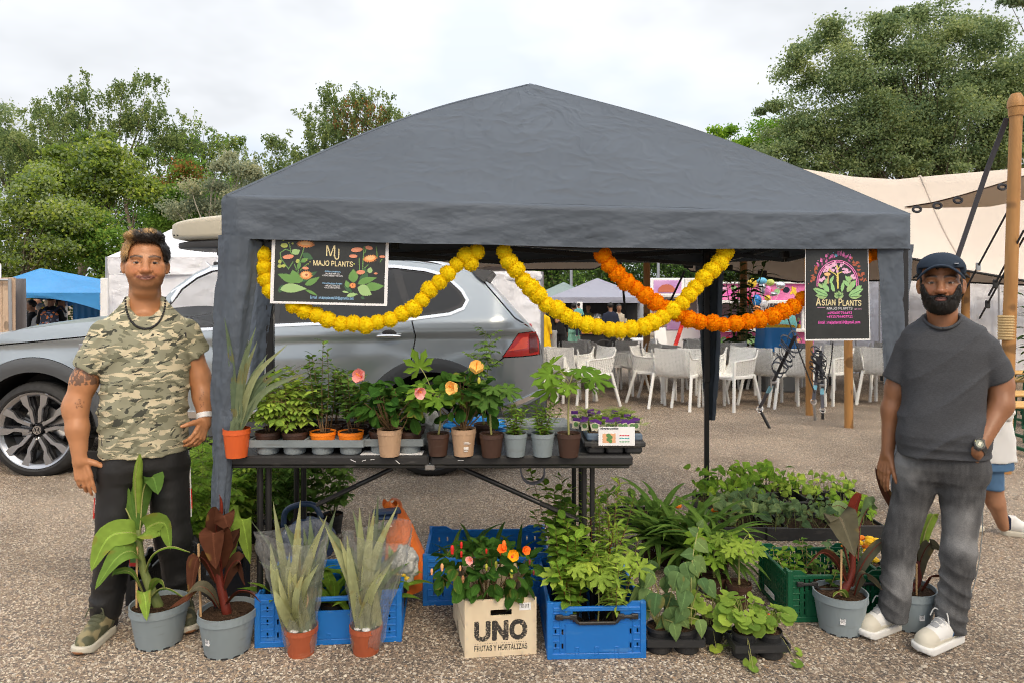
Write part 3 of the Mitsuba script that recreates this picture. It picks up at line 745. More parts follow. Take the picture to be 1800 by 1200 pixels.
for i,(a,b,lab) in enumerate([(W(1786,345,5.4),W(1672,556,6.2),'upper black guy rope crossing the white tent wall'),(W(1800,418,5.3),W(1722,560,6.0),'lower pair of black guy ropes beside the tall pole'),(W(1800,405,5.2),W(1738,520,5.6),'short black guy rope above the lower pair beside the tall pole')]):
 k = thing('guy_rope',lab,'rope'); part(k,'cord',tube([a,b],0.008,5),'rope')
 q = a + (b-a) * (.55 if i==0 else .8)
 part(k,'tensioner',box(q-[.02,.01,.04],q+[.02,.01,.03],.006),'steel' if i==0 else 'black_plastic')
k = thing('guy_rope','black guy rope running past the pole of the grey gazebo','rope'); part(k,'cord',tube([W(1091,462,11),W(1100,560,11)],0.02,5),'rope')
k = thing('guy_rope','dark strap slanting in front of the food truck poster','rope'); part(k,'cord',tube([W(1203,478,12.5),W(1178,530,12)],0.02,5),'webbing')
def stake(label,foot,head,up,seed,buckle=True):
 """A ground stake with ratchet strap: foot on the ground, head of the stake, where the strap leads to."""
 k = thing('ground_stake',label,'ground stake')
 foot,head,up = map(np.asarray,(foot,head,up))
 part(k,'rod',tube([foot,head],0.016,8),'steel' if seed==2 else 'black_steel')
 part(k,'washer',tube([head-(head-foot)*.04,head+(head-foot)*.03],0.034,10),'steel')
 part(k,'ring',tube(head+np.stack([0.032*np.cos(np.linspace(0,6.3,14)),0.01*np.sin(np.linspace(0,6.3,14)),0.032*np.sin(np.linspace(0,6.3,14))],1),0.006,5),'steel')
 m1 = head + (up-head) * 0.42
 part(k,'webbing',bar(head+[0,0,0.02],m1,0.04,0.004,up=(0,1,.01)),'webbing_grey')
 part(k,'sleeve',bar(head+(up-head)*0.26,head+(up-head)*0.36,0.043,0.007,up=(0,1,.01)),'sky_blue')
 part(k,'webbing',bar(m1,up,0.035,0.004,up=(0,1,.01)),'webbing')
 if buckle:
  q = m1 + [0,-.012,0]
  part(k,'buckle',cat([box(q+[-.03,-.01,-.06],q+[-.02,.01,.06]),box(q+[.02,-.01,-.06],q+[.03,.01,.06]),box(q+[-.03,-.02,-.015],q+[.03,.02,.01],.004),box(q+[-.03,-.012,.05],q+[.03,.012,.06])]),'steel')
 r = rng(seed)
 g = GM()
 for j in range(7):
  c = m1 + (up-m1) * (0.25+0.11*j) + r.normal(size=3) * .012
  a = np.linspace(0,2*PI,14); tl = r.random() * 3
  loop = c + np.stack([(0.05+.03*r.random())*np.cos(a+tl),0.03*np.sin(a*2),(0.055+.05*r.random())*np.sin(a)],1)
  g.add(sheet(np.stack([loop,loop+[0.016,0.040,0.012]],1),0.003))
 part(k,'slack_loops',g,'webbing',kind='stuff')
 return k
mat('sky_blue',(0.20,0.50,0.66),0.6)
h0 = G(1353,752); stake('slanting ground stake with a blue-sleeved strap in front of the chairs',h0,h0+[-.10,0.02,.20],W(1398,590,6.2),1)
h1 = G(1433,738); stake('rusty upright ground stake just right of the left wooden post',h1,h1+[-.02,0,.22],h1+[0.04,0,.75],2,False)
h2 = G(1446,736); stake('black ground stake with a looped ratchet strap beside the left wooden post',h2,h2+[0,0,.11],h2+[0.02,0.1,.80],3)
k = thing('guy_rope','black cord running down to the rusty stake','rope'); part(k,'cord',tube([W(1385,560,6.6),W(1400,605,6.5),W(1432,690,6.5)],0.007,5),'rope')
k = thing('guy_rope','thin black cord between the two wooden posts','rope'); part(k,'cord',tube([W(1464,600,6.7),W(1462,625,6.7),W(1452,690,6.7)],0.006,5),'rope')
# left edge: wooden fence, grey banner, white sheet
k = thing('wooden_fence','pale wooden plank fence at the left edge','fence')
zf = 9.0
for i in range(9):
 a = X(-75+i*11.2,zf)
 part(k,'plank',box([a,zf+.004*(i%2),float(ground_z(zf))],[a+.079,zf+.03,Zz(489-(i%3)*.5,zf)],.004),'fence_wood')
part(k,'post',tube([[X(25,zf),zf-.05,float(ground_z(zf))],[X(22,zf),zf-.05,Zz(490,zf)]],0.02,8),'steel')
part(k,'rail',tube([[X(-80,zf),zf-.05,Zz(492,zf)],[X(23,zf),zf-.05,Zz(493,zf)]],0.018,8),'steel')
k = thing('banner_panel','plain dark grey banner panel between the fence and the blue gazebo','panel')
u,s = np.meshgrid(np.linspace(0,1,12),np.linspace(0,1,20),indexing='ij')
part(k,'cloth',sheet(np.stack([X(24,9.2)+(X(47,9.2)-X(24,9.2))*u+0.05*s,9.2+.03*np.sin(u*4+s),Zz(490,9.2)+(float(ground_z(9.2))+.02-Zz(490,9.2))*s],-1),0.01),'banner_grey',smooth=40)
k = thing('tarpaulin','white sheet bulging over the fence at the left edge','tarpaulin')
u,s = np.meshgrid(np.linspace(0,1,20),np.linspace(0,1,20),indexing='ij')
part(k,'sheet',sheet(np.stack([X(-90,10)+(X(2,10)-X(-90,10))*u+.14*s*u,10+.2*np.sin(u*5)*s,Zz(436,10)-0.25*u**3+(Zz(560,10)-Zz(436,10))*s],-1),0.01),'white_tarp',smooth=40)
for px,lab,zz_ in ((1004,'thin grey lamp post left behind the grey gazebo',30),(1157,'thin grey lamp post behind the food truck',30)):
 k = thing('lamp_post',lab,'lamp post'); b = np.array([X(px,zz_),zz_,float(ground_z(zz_))])
 part(k,'shaft',tube([b,b+[0,0,4.3]],[0.09,0.07],8),'steel',smooth=40)
 part(k,'lamp_head',box(b+[-.1,-.3,4.25],b+[.1,.2,4.35],.03),'bin_grey')
# ------------------------------------------------------------------ the parked car, seen from its left side
CZ = 5.13        # distance of its side
def inset(px,py):
 """How far the side lies behind its widest plane: tumblehome above the shoulder, a hollow under the crease, turned in below."""
 px,py = np.asarray(px,float),np.asarray(py,float)
 crease = 585 + np.interp(px,[-150,150,370,720,900],[22,12,12,0,-3])
 d = py - crease
 ins = np.interp(d,[-140,-105,-20,-6,0,5,9,35,45,90,140,190],[0.40,0.255,0.028,0.008,0.0,0.010,0.026,0.004,0.004,0.022,0.055,0.10])
 ins = ins + np.clip((px-860)/105,0,1) ** 2.2 * np.interp(py,[470,560,600,720],[0.42,0.30,0.34,0.34]) * 1.25
 ins = ins + np.clip((-40-px)/110,0,1) ** 2 * 0.40
 # flared arches
 for cx in (58,757):
  r_ = np.hypot(px-cx,py-757)
  ins = ins - 0.020 * np.clip(1-np.abs(r_-118)/34,0,1) ** 1.5 * (py<757)
 return ins
def car_point(px,py,extra=0.0):
 px,py = np.asarray(px,float),np.asarray(py,float)
 Xc,Zc = (px-900) / FOCAL * CZ,CAM_H - (py-HORIZON) / FOCAL * CZ
 i = inset(px,py)
 # the outline stays where the photograph shows it: what leans back is a little larger
 s = np.where(py<570,(CZ+i*np.clip((570-py)/60,0,1))/CZ,1.0)
 return np.stack([Xc*s,CZ+i+extra,CAM_H+(Zc-CAM_H)*s],-1)
def cells(poly,step):
 """The polygon cut into a grid of small cells: (vertices 2d, triangles)."""
 x0,y0,x1,y1 = poly.bounds
 xs = np.arange(math.floor(x0/step),math.ceil(x1/step)) * step
 ys = np.arange(math.floor(y0/step),math.ceil(y1/step)) * step
 gx,gy = [a.ravel() for a in np.meshgrid(xs,ys)]
 bx = shapely.box(gx,gy,gx+step,gy+step)
 shapely.prepare(poly)
 inside = shapely.contains(poly,bx); hit = shapely.intersects(poly,bx) & ~inside
 V,F,n = [],[],0
 for a,b in zip(gx[inside],gy[inside]):
  V.append([[a,b],[a+step,b],[a+step,b+step],[a,b+step]]); F += [[n,n+1,n+2],[n,n+2,n+3]]; n += 4
 for c in shapely.intersection(poly,bx[hit]):
  for g in getattr(c,'geoms',[c]):
   if g.geom_type != 'Polygon' or g.area < 1e-4:
    continue
   v,f = trimesh.creation.triangulate_polygon(g,engine='earcut')
   V.append(np.asarray(v)); F += (np.asarray(f)+n).tolist(); n += len(v)
 V = np.vstack(V); F = np.array(F)
 key,inv = np.unique(np.round(V,3),axis=0,return_inverse=True)
 F = inv.ravel()[F]
 F = F[(F[:,0] != F[:,1]) & (F[:,1] != F[:,2]) & (F[:,0] != F[:,2])]
 a = np.cross(key[F[:,1]]-key[F[:,0]],key[F[:,2]]-key[F[:,0]])
 F[a<0] = F[a<0][:,::-1]
 return key,F
MID = CZ + 0.92   # the car's middle plane
def skin(parent,name,poly,m,step=7,extra=0.0,rim=0.012,both=True,**kw):
 """A body panel: its outline in side view, laid on the curved side, its edge turned in; the same on the far side."""
 gm,far = GM(),GM()
 for g in getattr(poly,'geoms',[poly]):
  v2,f = cells(g,step)
  P = car_point(v2[:,0],v2[:,1],extra)
  gm.add((P,f))
  for ring in [g.exterior,*g.interiors]:
   r2 = np.array(ring.segmentize(step).coords)
   A = car_point(r2[:,0],r2[:,1],extra); B = A + [0,rim,0]
   gm.add(grid(np.stack([A,B],1)))
  Q = P.copy(); Q[:,1] = 2 * MID - Q[:,1]
  far.add((Q,f[:,::-1]))
 if both:
  part(parent,'far_'+name,far,m,smooth=35)
 return part(parent,name,gm,m,smooth=35,**kw)
def rnd(poly,r):
 return poly.buffer(r).buffer(-2*r).buffer(r)
car = thing('parked_car','silver blue estate SUV parked side-on behind the plant stall','car')
# outline of the body in side view, in the photograph's pixels
top_line = [(-150,650),(-140,622),(-100,603),(-50,596),(0,588),(30,580),(100,571),(160,566),(250,552),(285,524),(315,500),(345,479),(372,468),(420,460),(520,454),(620,453),(700,458),(770,467),(835,480),(858,497),(938,585),(950,600),(958,640),(960,690),(966,703),(966,745),(955,775)]
bottom = [(880,785),(640,776),(180,776),(-60,790),(-140,770),(-152,700)]
OUT = Polygon(top_line+bottom)
arch = lambda cx,r,dy=0: Point(cx,757+dy).buffer(r,48)
wheel_holes = unary_union([arch(58,104),arch(757,104),sbox(58-104,757,58+104,900),sbox(757-104,757,757+104,900)])
claddings = unary_union([arch(58,130),arch(757,128)])
sill_y = 724
belt = [(300,577),(372,573),(463,568),(600,562),(720,556),(775,550)]
glass_top = [(300,520),(345,492),(372,479),(420,472),(520,469),(690,473),(745,479)]
front_win = Polygon([(292,536),(318,511),(345,491),(374,478),(420,472),(458,471),(466,568),(372,573),(300,576)])
rear_win = Polygon([(492,470),(600,469),(690,474),(714,556),(600,562),(486,567)])
quarter_win = Polygon([(704,475),(745,480),(778,490),(803,512),(813,528),(806,537),(786,546),(726,555)])
glass = unary_union([front_win,rear_win,quarter_win])
win_zone = Polygon([(284,540),(318,505),(345,485),(372,473),(420,467),(520,464),(695,468),(748,474),(784,484),(812,510),(822,528),(814,543),(790,553),(720,562),(600,568),(463,574),(372,579),(290,583)])
low = sbox(-400,sill_y,1200,900)
paint = OUT.difference(unary_union([claddings,wheel_holes,low.intersection(sbox(100,0,720,900)),win_zone]))
light = Polygon([(884,627),(912,588),(944,586),(950,604),(951,628)])
bumper_cut = LineString([(870,640),(886,628),(952,629)]).buffer(1.0)
gaps = unary_union([LineString(c).buffer(1.1) for c in (
 [(296,583),(292,640),(296,724)],                                    # front door, front edge
 [(466,573),(463,650),(455,724)],                                    # between the doors
 [(722,561),(730,590),(722,640),(700,680)],                        # rear door, rear edge
 [(160,571),(250,575),(288,580)],
 [(150,592),(0,606),(-150,628)],
 [(842,486),(905,560),(942,584)])])
paint = paint.difference(gaps).difference(light.buffer(1.2)).difference(bumper_cut)
cuts = {'front_wing': sbox(-400,0,294,900),'front_door': sbox(294,0,463,900),'rear_door': Polygon([(463,0),(463,900),(700,900),(722,640),(730,590),(722,561),(722,0)]),'quarter_panel': Polygon([(722,0),(722,561),(730,590),(722,640),(700,700),(700,900),(1200,900),(1200,0)])}
for nm,zone in cuts.items():
 g = paint.intersection(zone).buffer(-0.05)
 g = unary_union([h for h in getattr(g,'geoms',[g]) if h.area>60])
 skin(car,nm,g,'car_paint',step=6)
# dark body behind the gaps, arches
skin(car,'inner_body',OUT.difference(unary_union([glass,wheel_holes,sbox(800,0,1200,900).intersection(Polygon([(830,470),(1000,470),(1000,700)]))])).buffer(-2),'car_dark',step=14,extra=0.022)
for cx,nm in ((58,'wheel_arch'),(757,'wheel_arch')):
 ring = arch(cx,129).difference(arch(cx,104)).difference(sbox(cx-200,752,cx+200,960)).intersection(OUT.buffer(-1))
 skin(car,nm,ring,'car_cladding',step=6,extra=-0.012)
 w = GM()
 a = np.linspace(0,PI,30)
 c = car_point(np.array([cx]),np.array([757]))[0]
 R_ = 104 / FOCAL * CZ
 Pz = np.stack([c[0]+R_*np.cos(a),np.full(30,CZ+0.02),c[2]+R_*np.sin(a)],1)
 w.add(grid(np.stack([Pz,Pz+[0,0.34,0]],1)))
 disc = np.vstack([[c+[0,.36,0]],Pz+[0,.34,0]])
 w.add((disc,np.stack([np.zeros(29,int),np.arange(1,30),np.arange(2,31)],1)))
 part(car,'arch_liner',w,'car_dark')
skin(car,'sill_cladding',Polygon([(185,738),(632,738),(640,770),(180,770)]),'car_cladding',step=10,extra=-0.004)
skin(car,'sill_strip',Polygon([(182,724),(634,724),(635,736),(182,736)]),'chrome',step=10,extra=-0.010)
skin(car,'bumper_cladding',Polygon([(862,738),(966,706),(966,745),(955,776),(880,784)]),'car_cladding',step=8,extra=-0.006)
skin(car,'bumper_strip',Polygon([(880,716),(962,694),(964,702),(882,724)]),'chrome',step=8,extra=-0.016)
# windows
skin(car,'window',front_win,'clear_glass',step=12,extra=0.006,rim=0.0)
skin(car,'window',rear_win,'car_glass',step=12,extra=0.006,rim=0.0,label='dark rear door window')
skin(car,'window',quarter_win,'car_glass',step=12,extra=0.006,rim=0.0,label='dark pointed rear quarter window')
skin(car,'window_frame',win_zone.buffer(-1.0).difference(unary_union([glass.buffer(-.5),])),'black_steel',step=10,extra=0.003)
trim = win_zone.buffer(2.0).difference(win_zone.buffer(-3.2)).intersection(sbox(296,0,900,900))
skin(car,'window_trim',trim,'chrome',step=6,extra=-0.006)
skin(car,'window_trim',LineString([(362,461),(372,470),(300,514)]).buffer(1.0),'chrome',step=6,extra=-0.004)
# tail lamp
skin(car,'tail_light',light,'lamp_red',step=5,extra=-0.004)
skin(car,'tail_light_bar',Polygon([(905,610),(918,596),(929,595),(928,614),(893,617)]),'lamp_orange',step=4,extra=-0.009)
skin(car,'tail_light_bar',Polygon([(932,589),(945,589),(949,622),(932,624)]),'lamp_dark_red',step=4,extra=-0.009)
# roof, bonnet, glass: strips from side to side along the top line
def across(parent,name,pts,m,crown=0.03,n=14,extra=0.0,**kw):
 p = bez(pts,max(12,6*len(pts)))
 A = car_point(p[:,0],p[:,1],0.0)
 s = np.linspace(0,1,n)[None,:,None]
 B = A.copy(); B[:,1] = 2 * MID - B[:,1]
 Q = A[:,None] * (1-s) + B[:,None] * s
 Q[...,2] += crown * np.sin(PI*s[...,0]) ** 0.7 + extra
 return part(parent,name,grid(Q),m,smooth=True,**kw)
across(car,'bonnet',[(-135,615),(-100,603),(-50,596),(0,588),(30,580),(100,571),(160,566),(245,554)],'car_paint',0.05)
across(car,'windscreen',[(250,552),(285,524),(315,500),(345,479),(368,469)],'clear_glass',0.04)
across(car,'roof',[(366,469.5),(420,460),(520,454),(620,453),(700,458),(770,467),(835,480)],'car_paint',0.05)
across(car,'tailgate',[(858,497),(938,585),(950,600),(958,640),(960,690)],'car_paint',0.0)
across(car,'rear_bumper',[(960,690),(966,703),(966,745),(955,775)],'car_cladding',0.0)
across(car,'grille',[(-152,700),(-150,650),(-140,622)],'car_dark',0.0)
across(car,'underbody',[(-140,770),(180,772),(640,772),(880,783),(955,775)],'car_dark',0.0)
# spoiler at the rear roof edge
sp = [car_point(np.array([x]),np.array([y]))[0] for x,y in ((826,474),(866,479),(851,499),(836,487))]
sp = np.array(sp)
q = np.stack([sp+[0,-.02,0.012],sp*[1,0,1]+[0,2*MID-sp[0,1],0.012]],0)
part(car,'spoiler',cat([grid(np.stack([q[0],q[1]],1)),(q[0],np.array([[0,1,2],[0,2,3]])),(np.array([q[0][3],q[0][0],q[1][0],q[1][3]]),np.array([[0,1,2],[0,2,3]]))]),'black_plastic')
# roof rails
for side in (0,1):
 pr = bez([(376,462),(384,455),(420,449),(520,444),(620,445),(700,450),(765,460),(790,470)],40)
 A = car_point(pr[:,0],pr[:,1]+3,0.05)
 if side:
  A[:,1] = 2 * MID - A[:,1]
 part(car,'roof_rail',tube(A,0.016,8),'chrome',smooth=40)
 for x in (384,560,782):
  b_ = car_point(np.array([x]),np.array([interp(x,[(376,465),(560,452),(782,471)])]),0.05)[0]
  if side:
   b_[1] = 2 * MID - b_[1]
  part(car,'rail_foot',box(b_-[.06,.015,.03],b_+[.06,.015,.02],.008),'black_plastic')
# handles, a dark groove line is the crease itself
for x,y in ((432,596),(684,588)):
 c = car_point(np.array([x]),np.array([y]))[0]
 part(car,'door_handle',cat([xf(sph([0,0,0],[0.095,0.022,0.016],2),move(c+[0,-.018,-.012])),]),'chrome',smooth=True)
 part(car,'handle_recess',sph(c+[0,0.006,0.006],[0.062,0.012,0.030],2),'car_dark',smooth=True)
# door mirror is hidden by the man; seats inside
for x in (430,590):
 c = car_point(np.array([x]),np.array([640]))[0]
 for yy in (0.52,1.28):
  part(car,'seat',[xf(box([-.12,-.24,0],[.10,.24,.62],.06),move(c+[0,yy,0])),xf(box([-.07,-.13,.60],[.06,.13,.80],.05),move(c+[0.04,yy,0]))],'dark_plastic')
def wheel(cx,cy,n):
 """A ten-spoke alloy wheel; built in a frame whose x, y lie in the wheel's plane, z points out to the camera."""
 R,RI = 0.362,0.288
 c = np.array([(cx-900)/FOCAL*CZ,CZ+0.015,CAM_H-(cy-HORIZON)/FOCAL*CZ])
 M = np.array([[1,0,0,c[0]],[0,0,-1,c[1]],[0,1,0,c[2]],[0,0,0,1.0]])
 wk = f'{car}__wheel' if n == 0 else f'{car}__wheel_{n:03d}'
 tyre = lathe([(RI-.004,-.20),(RI+.05,-.215),(R-.012,-.20),(R,-.17),(R,-.045),(R-.010,-.018),(R-.03,-.004),(RI+.02,0.004),(RI+.006,-.004),(RI,-.02)],72)
 def sub(name,m_,mt,**kw):
  k = numbered(f'{wk}__{name}')
  scene[k] = mikit.ply(xf(m_,M) if not isinstance(m_,list) else xf(cat(m_),M),mt,smooth=kw.get('smooth',35))
 sub('tyre',tyre,'rubber')
 # tread blocks
 g = []
 for i in range(72):
  a = i * 2 * PI / 72
  b = xf(box([R-.004,-.010,-.165],[R+.003,.010,-.05],.002),rotz(a)); g.append(b)
 sub('tread',g,'rubber',smooth=False)
 sub('rim',lathe([(RI-.002,-.19),(RI-.03,-.16),(RI-.03,-.03),(RI-.012,-.008),(RI+.001,-.004),(RI+.001,-.012)],72),'alloy')
 sub('barrel',lathe([(0.0,-.15),(.20,-.15),(RI-.03,-.13)],36),'alloy_black')
 sub('brake_disc',lathe([(0.03,-.10),(.17,-.10),(.17,-.115)],36),'steel')
 for i in range(5):
  a0 = i * 2 * PI / 5 + PI / 2 + 0.05
  for s_ in (-1,1):
   sp_ = Polygon([(.055,s_*.012),(.062,s_*.036),(.16,s_*.052),(.20,s_*.088),(RI-.012,s_*.112),(RI-.012,s_*.052),(.185,s_*.040),(.15,s_*.022)])
   v,f = extrude(sp_,.022)
   v = v.copy(); v[:,2] += -.03 - 0.02 * (1-v[:,0]/RI)
   sub('spoke',xf((v,f),rotz(a0)),'alloy',smooth=False)
   sp2 = Polygon([(.05,s_*.004),(.06,s_*.040),(.15,s_*.058),(RI-.02,s_*.118),(RI-.02,s_*.04),(.17,s_*.018)])
   v,f = extrude(sp2,.03); v = v.copy(); v[:,2] += -.078
   sub('spoke_back',xf((v,f),rotz(a0)),'alloy_black',smooth=False)
  b_ = xf(lathe([(0,0.0),(.009,0.0),(.010,-.03)],8),rotz(0,(.062*math.cos(a0+PI/5),.062*math.sin(a0+PI/5),-.045)))
  sub('wheel_nut',b_,'steel')
 sub('hub_cap',lathe([(0,-.028),(.034,-.030),(.040,-.04),(.040,-.08)],24),'alloy_black')
 ring = Point(0,0).buffer(.032,24).difference(Point(0,0).buffer(.0275,24))
 vv = LineString([(-.0115,.026),(0,.003),(.0115,.026)]).buffer(.0024,join_style=2)
 ww = LineString([(-.0245,.014),(-.0105,-.024),(0,-.002),(.0105,-.024),(.0245,.014)]).buffer(.0024,join_style=2)
 em = unary_union([ring,vv,ww]).intersection(Point(0,0).buffer(.032))
 v,f = extrude(em,.003); v = v.copy(); v[:,2] += -.029
 sub('emblem',(v,f),'chrome',smooth=False)
wheel(58,757,0)
wheel(757,755,1)
for cx in (58,757):
 c = np.array([(cx-900)/FOCAL*CZ,2*MID-CZ-.02,CAM_H-(757-HORIZON)/FOCAL*CZ])
 part(car,'far_wheel',xf(lathe([(0,-.2),(.30,-.2),(.362,-.17),(.362,-.03),(.29,0),(0,0)],32),np.array([[1,0,0,c[0]],[0,0,1,c[1]],[0,1,0,c[2]],[0,0,0,1.0]])),'rubber',smooth=35)
rb = thing('roof_box','long beige roof box with a dark grey bottom on top of the car','roof box')
z0 = CZ + 0.75
def rb_loft(y0,y1,sh):
 prof = []
 pts = bez([(292,y0),(300,y1),(480,y1-2),(640,y1),(660,y0)],30)
 return pts
def loft_box(x0,x1,zb,zt,nose,yc,half):
 """A long rounded shell."""
 n = 40; s = np.linspace(0,1,n); k = np.sin(PI*np.clip(s,0.001,.999)) ** 0.22
 rows = []
 for i in range(n):
  a = np.linspace(0,2*PI,28)
  ex = 0.35
  cy = np.sign(np.cos(a)) * np.abs(np.cos(a)) ** ex * half * k[i]
  cz = np.sign(np.sin(a)) * np.abs(np.sin(a)) ** ex * (zt-zb) / 2 * (k[i] if nose else 1)
  rows.append(np.stack([np.full(28,x0+(x1-x0)*s[i]),yc+cy,(zb+zt)/2+cz-(zt-zb)*0.35*max(0,0.35-s[i])],1))
 return grid(np.array(rows))
part(rb,'lid',loft_box(X(287,z0),X(660,z0),Zz(424,z0),Zz(382,z0+.3),True,z0+.30,0.42),'roofbox_beige',smooth=40)
part(rb,'bottom',loft_box(X(297,z0),X(655,z0),Zz(439,z0),Zz(419,z0),True,z0+.30,0.39),'dark_plastic',smooth=40)
for x in (306,312):
 part(rb,'rivet',sph(W(x,414,z0-.125),.008,1),'black_plastic')
for x in (400,600):
 part(rb,'bracket',box([X(x,z0)-.03,z0-.15,Zz(452,z0)],[X(x,z0)+.03,z0+.9,Zz(438,z0)],.008),'black_plastic')
# ------------------------------------------------------------------ white plastic armchairs
def chair_parts():
 """A moulded stacking armchair, front towards -y, origin on the floor."""
 out = {}
 n,m = 11,15
 u = np.linspace(-1,1,n)
 prof = bez([(-.23,.445),(-.10,.425),(.12,.42),(.20,.45),(.235,.56),(.275,.80)],m)
 P = np.array([[[(0.245-.025*abs(a)**3)*a*(1-0.06*(z>.5)),y+0.02*a*a*(z>.5),z+0.012*a*a] for a in u] for y,z in prof])
 out['shell'] = sheet(P,.012)
 for s,nm in ((-1,'arm'),(1,'arm')):
  g = []
  a = bez([(s*.255,.27,.785),(s*.265,.22,.69),(s*.275,.10,.665),(s*.282,-.14,.655),(s*.282,-.22,.64)],18)
  b = bez([(s*.235,.22,.50),(s*.238,.18,.47),(s*.245,.08,.46),(s*.25,-.12,.46),(s*.255,-.20,.46)],18)
  g.append(sheet(np.stack([a,a*.55+b*.45,b],1),.010))
  g.append(tube(a,.013,6))
  out[nm+str(s)] = cat(g)
 for sx in (-1,1):
  out[f'leg{sx}f'] = cat([bar([sx*.282,-.215,.65],[sx*.290,-.235,0],.036,.034,up=(0,1,0),ch=.006)])
  out[f'leg{sx}b'] = cat([bar([sx*.255,.19,.47],[sx*.275,.33,0],.034,.038,up=(0,1,0),ch=.006)])
 out['seat_rail'] = cat([bar([-.25,-.20,.435],[.25,-.20,.435],.03,.04,ch=.006),bar([-.25,.17,.44],[-.25,-.2,.445],.03,.04,ch=.006),bar([.25,.17,.44],[.25,-.2,.445],.03,.04,ch=.006)])
 return out
def chair_color(p,n,uv):
 fx,fy = uv.x * 34 - dr.floor(uv.x*34),uv.y * 34 - dr.floor(uv.y*34)
 hole = (dr.square(fx-.5)+dr.square(fy-.5)<.055) & (uv.x>0.02)
 return dr.select(hole,mi.Color3f(0.24,0.245,0.235),mi.Color3f(0.80,0.805,0.785)) * (0.93+0.1*noise(p.x*5,p.y*5,p.z*5))
mat('chair_mesh',proc(chair_color),0.45)
CH = {}
for nm,m_ in chair_parts().items():
 v,f = m_
 if nm == 'shell' or nm.startswith('arm'):
  uv = np.stack([v[:,0]*1.6+v[:,1]*.9+2,v[:,2]*1.6+v[:,1]*.7+2],1)
  CH[nm] = mikit.ply(m_,'chair_mesh',smooth=True,uv=uv)
 else:
  CH[nm] = mikit.ply(m_,'chair_plastic',smooth=30)
KIND = {'shell': 'shell','arm-1': 'armrest','arm1': 'armrest','seat_rail': 'seat_rail'}
def chair(label,px,py,turn,sc=1.0):
 """px, py: where the middle of its feet stands; turn in degrees, 0 faces the camera."""
 k = thing('armchair',label,'chair','white plastic armchairs under the beige tent')
 g = G(px,py)
 M = rotz(math.radians(turn),g)
 M[:3,:3] *= sc
 for nm,s in CH.items():
  part(k,KIND.get(nm,'leg'),s,None,tw=TW(M))
for i,(x,y,a,lab) in enumerate([
 (1035,712,-62,'white armchair nearest the tail of the car, seen from its right side'),
 (1150,706,62,'white armchair facing right just left of the middle, its back to the car'),
 (1190,716,148,'white armchair seen from behind left of the rear canopy leg'),
 (1280,718,-58,'white armchair right of the rear canopy leg, its arm towards the camera'),
 (1228,714,150,'white armchair half hidden by the rear canopy leg'),
 (1352,712,128,'white armchair with its back behind the slanting strap'),
 (1402,714,140,'white armchair just left of the left wooden post, seen from behind'),
 (1450,708,-60,'white armchair between the two wooden posts'),
 (1510,700,132,'white armchair right of the right wooden post'),
 (1562,712,125,'white armchair half hidden behind the right canopy leg'),
 (1000,706,150,'white armchair behind the papaya plant at the table end'),
 (975,702,140,'white armchair closest behind the bumper of the car'),
 (1098,672,178,'white armchair seen square from behind in the back row'),
 (1048,668,120,'white armchair in the back row left, behind the one by the car'),
 (1240,664,122,'white armchair in the back row behind the rear canopy leg'),
 (1305,668,110,'white armchair in the back row below the potted bamboo'),
 (1170,666,60,'white armchair in the back row in front of the striped visitor'),
 (1345,664,-80,'white armchair in the back row in front of the blue bin bag'),
 (1122,692,-75,'white armchair in the middle row left of the centre, facing right'),(1075,688,95,'white armchair in the middle row behind the one beside the car tail'),
 (1325,690,35,'white armchair in the middle row right of the rear canopy leg'),(1385,676,150,'white armchair in the back row behind the slanting stake'),
 (1010,674,170,'white armchair in the back row nearest the yellow dress'),(1212,690,-50,'white armchair in the middle row just left of the rear canopy leg'),
 (1268,680,165,'white armchair seen from behind in the middle row below the bamboo'),(1425,684,120,'white armchair in the middle row behind the left wooden post'),(1540,690,-60,'white armchair in the middle row right of the right wooden post')
]):
 chair(lab,x,y,a,1.0)
# ------------------------------------------------------------------ the folding table
TZ = 0.74                                    # height of its top
TX0,TX1,TY0,TY1 = -1.154,0.4775,2.69,3.37
tb = thing('folding_table','black folding table loaded with potted plants','table')
seam = X(755,TY0)
for a,b in ((TX0,seam-.003),(seam+.003,TX1)):
 part(tb,'tabletop',[box([a,TY0,TZ-.040],[b,TY1,TZ],.008),box([a+.012,TY0+.012,TZ-.052],[b-.012,TY1-.012,TZ-.038],.004)],'table_plastic')
for x,y in ((X(457,2.78),2.78),(X(472,2.78),2.78),(X(457,2.78),3.25),(X(472,2.78),3.25)):
 part(tb,'leg',tube([[x,y,0],[x,y,TZ-.05]],.0125,10),'black_steel',smooth=40)
for x,y in ((X(1027,2.78),2.78),(X(1041,2.78),2.78),(X(1027,2.78),3.25),(X(1041,2.78),3.25)):
 part(tb,'leg',tube([[x,y,0],[x,y,TZ-.05]],.0105,10),'black_steel',smooth=40)
for x in (X(464,2.78),X(1034,2.78)):
 part(tb,'foot_bar',tube([[x,2.74,.02],[x,3.30,.02]],.012,8),'black_steel',smooth=40)
for a,b in (((690,822),(560,885)),((808,820),(1014,912))):
 p,q = W(*a,2.86),W(*b,2.82)
 part(tb,'brace',tube([p,q],.010,10),'black_steel',smooth=40)
 d = (q-p) / np.linalg.norm(q-p)
 part(tb,'brace_end',bar(q-d*.17,q+d*.01,.012,.034,up=(0,1,0),ch=.004),'black_steel')
 part(tb,'rivet',sph(q-d*.13+[0,-.008,0],.006,1),'steel')
part(tb,'hinge',box([seam-.02,TY0+.004,TZ-.058],[seam+.02,TY0+.03,TZ-.036],.003),'steel')
hp = bez([W(914,815,2.71),W(918,838,2.71),W(930,849,2.71),W(945,848,2.71),W(956,838,2.71),W(957,815,2.71)],30)
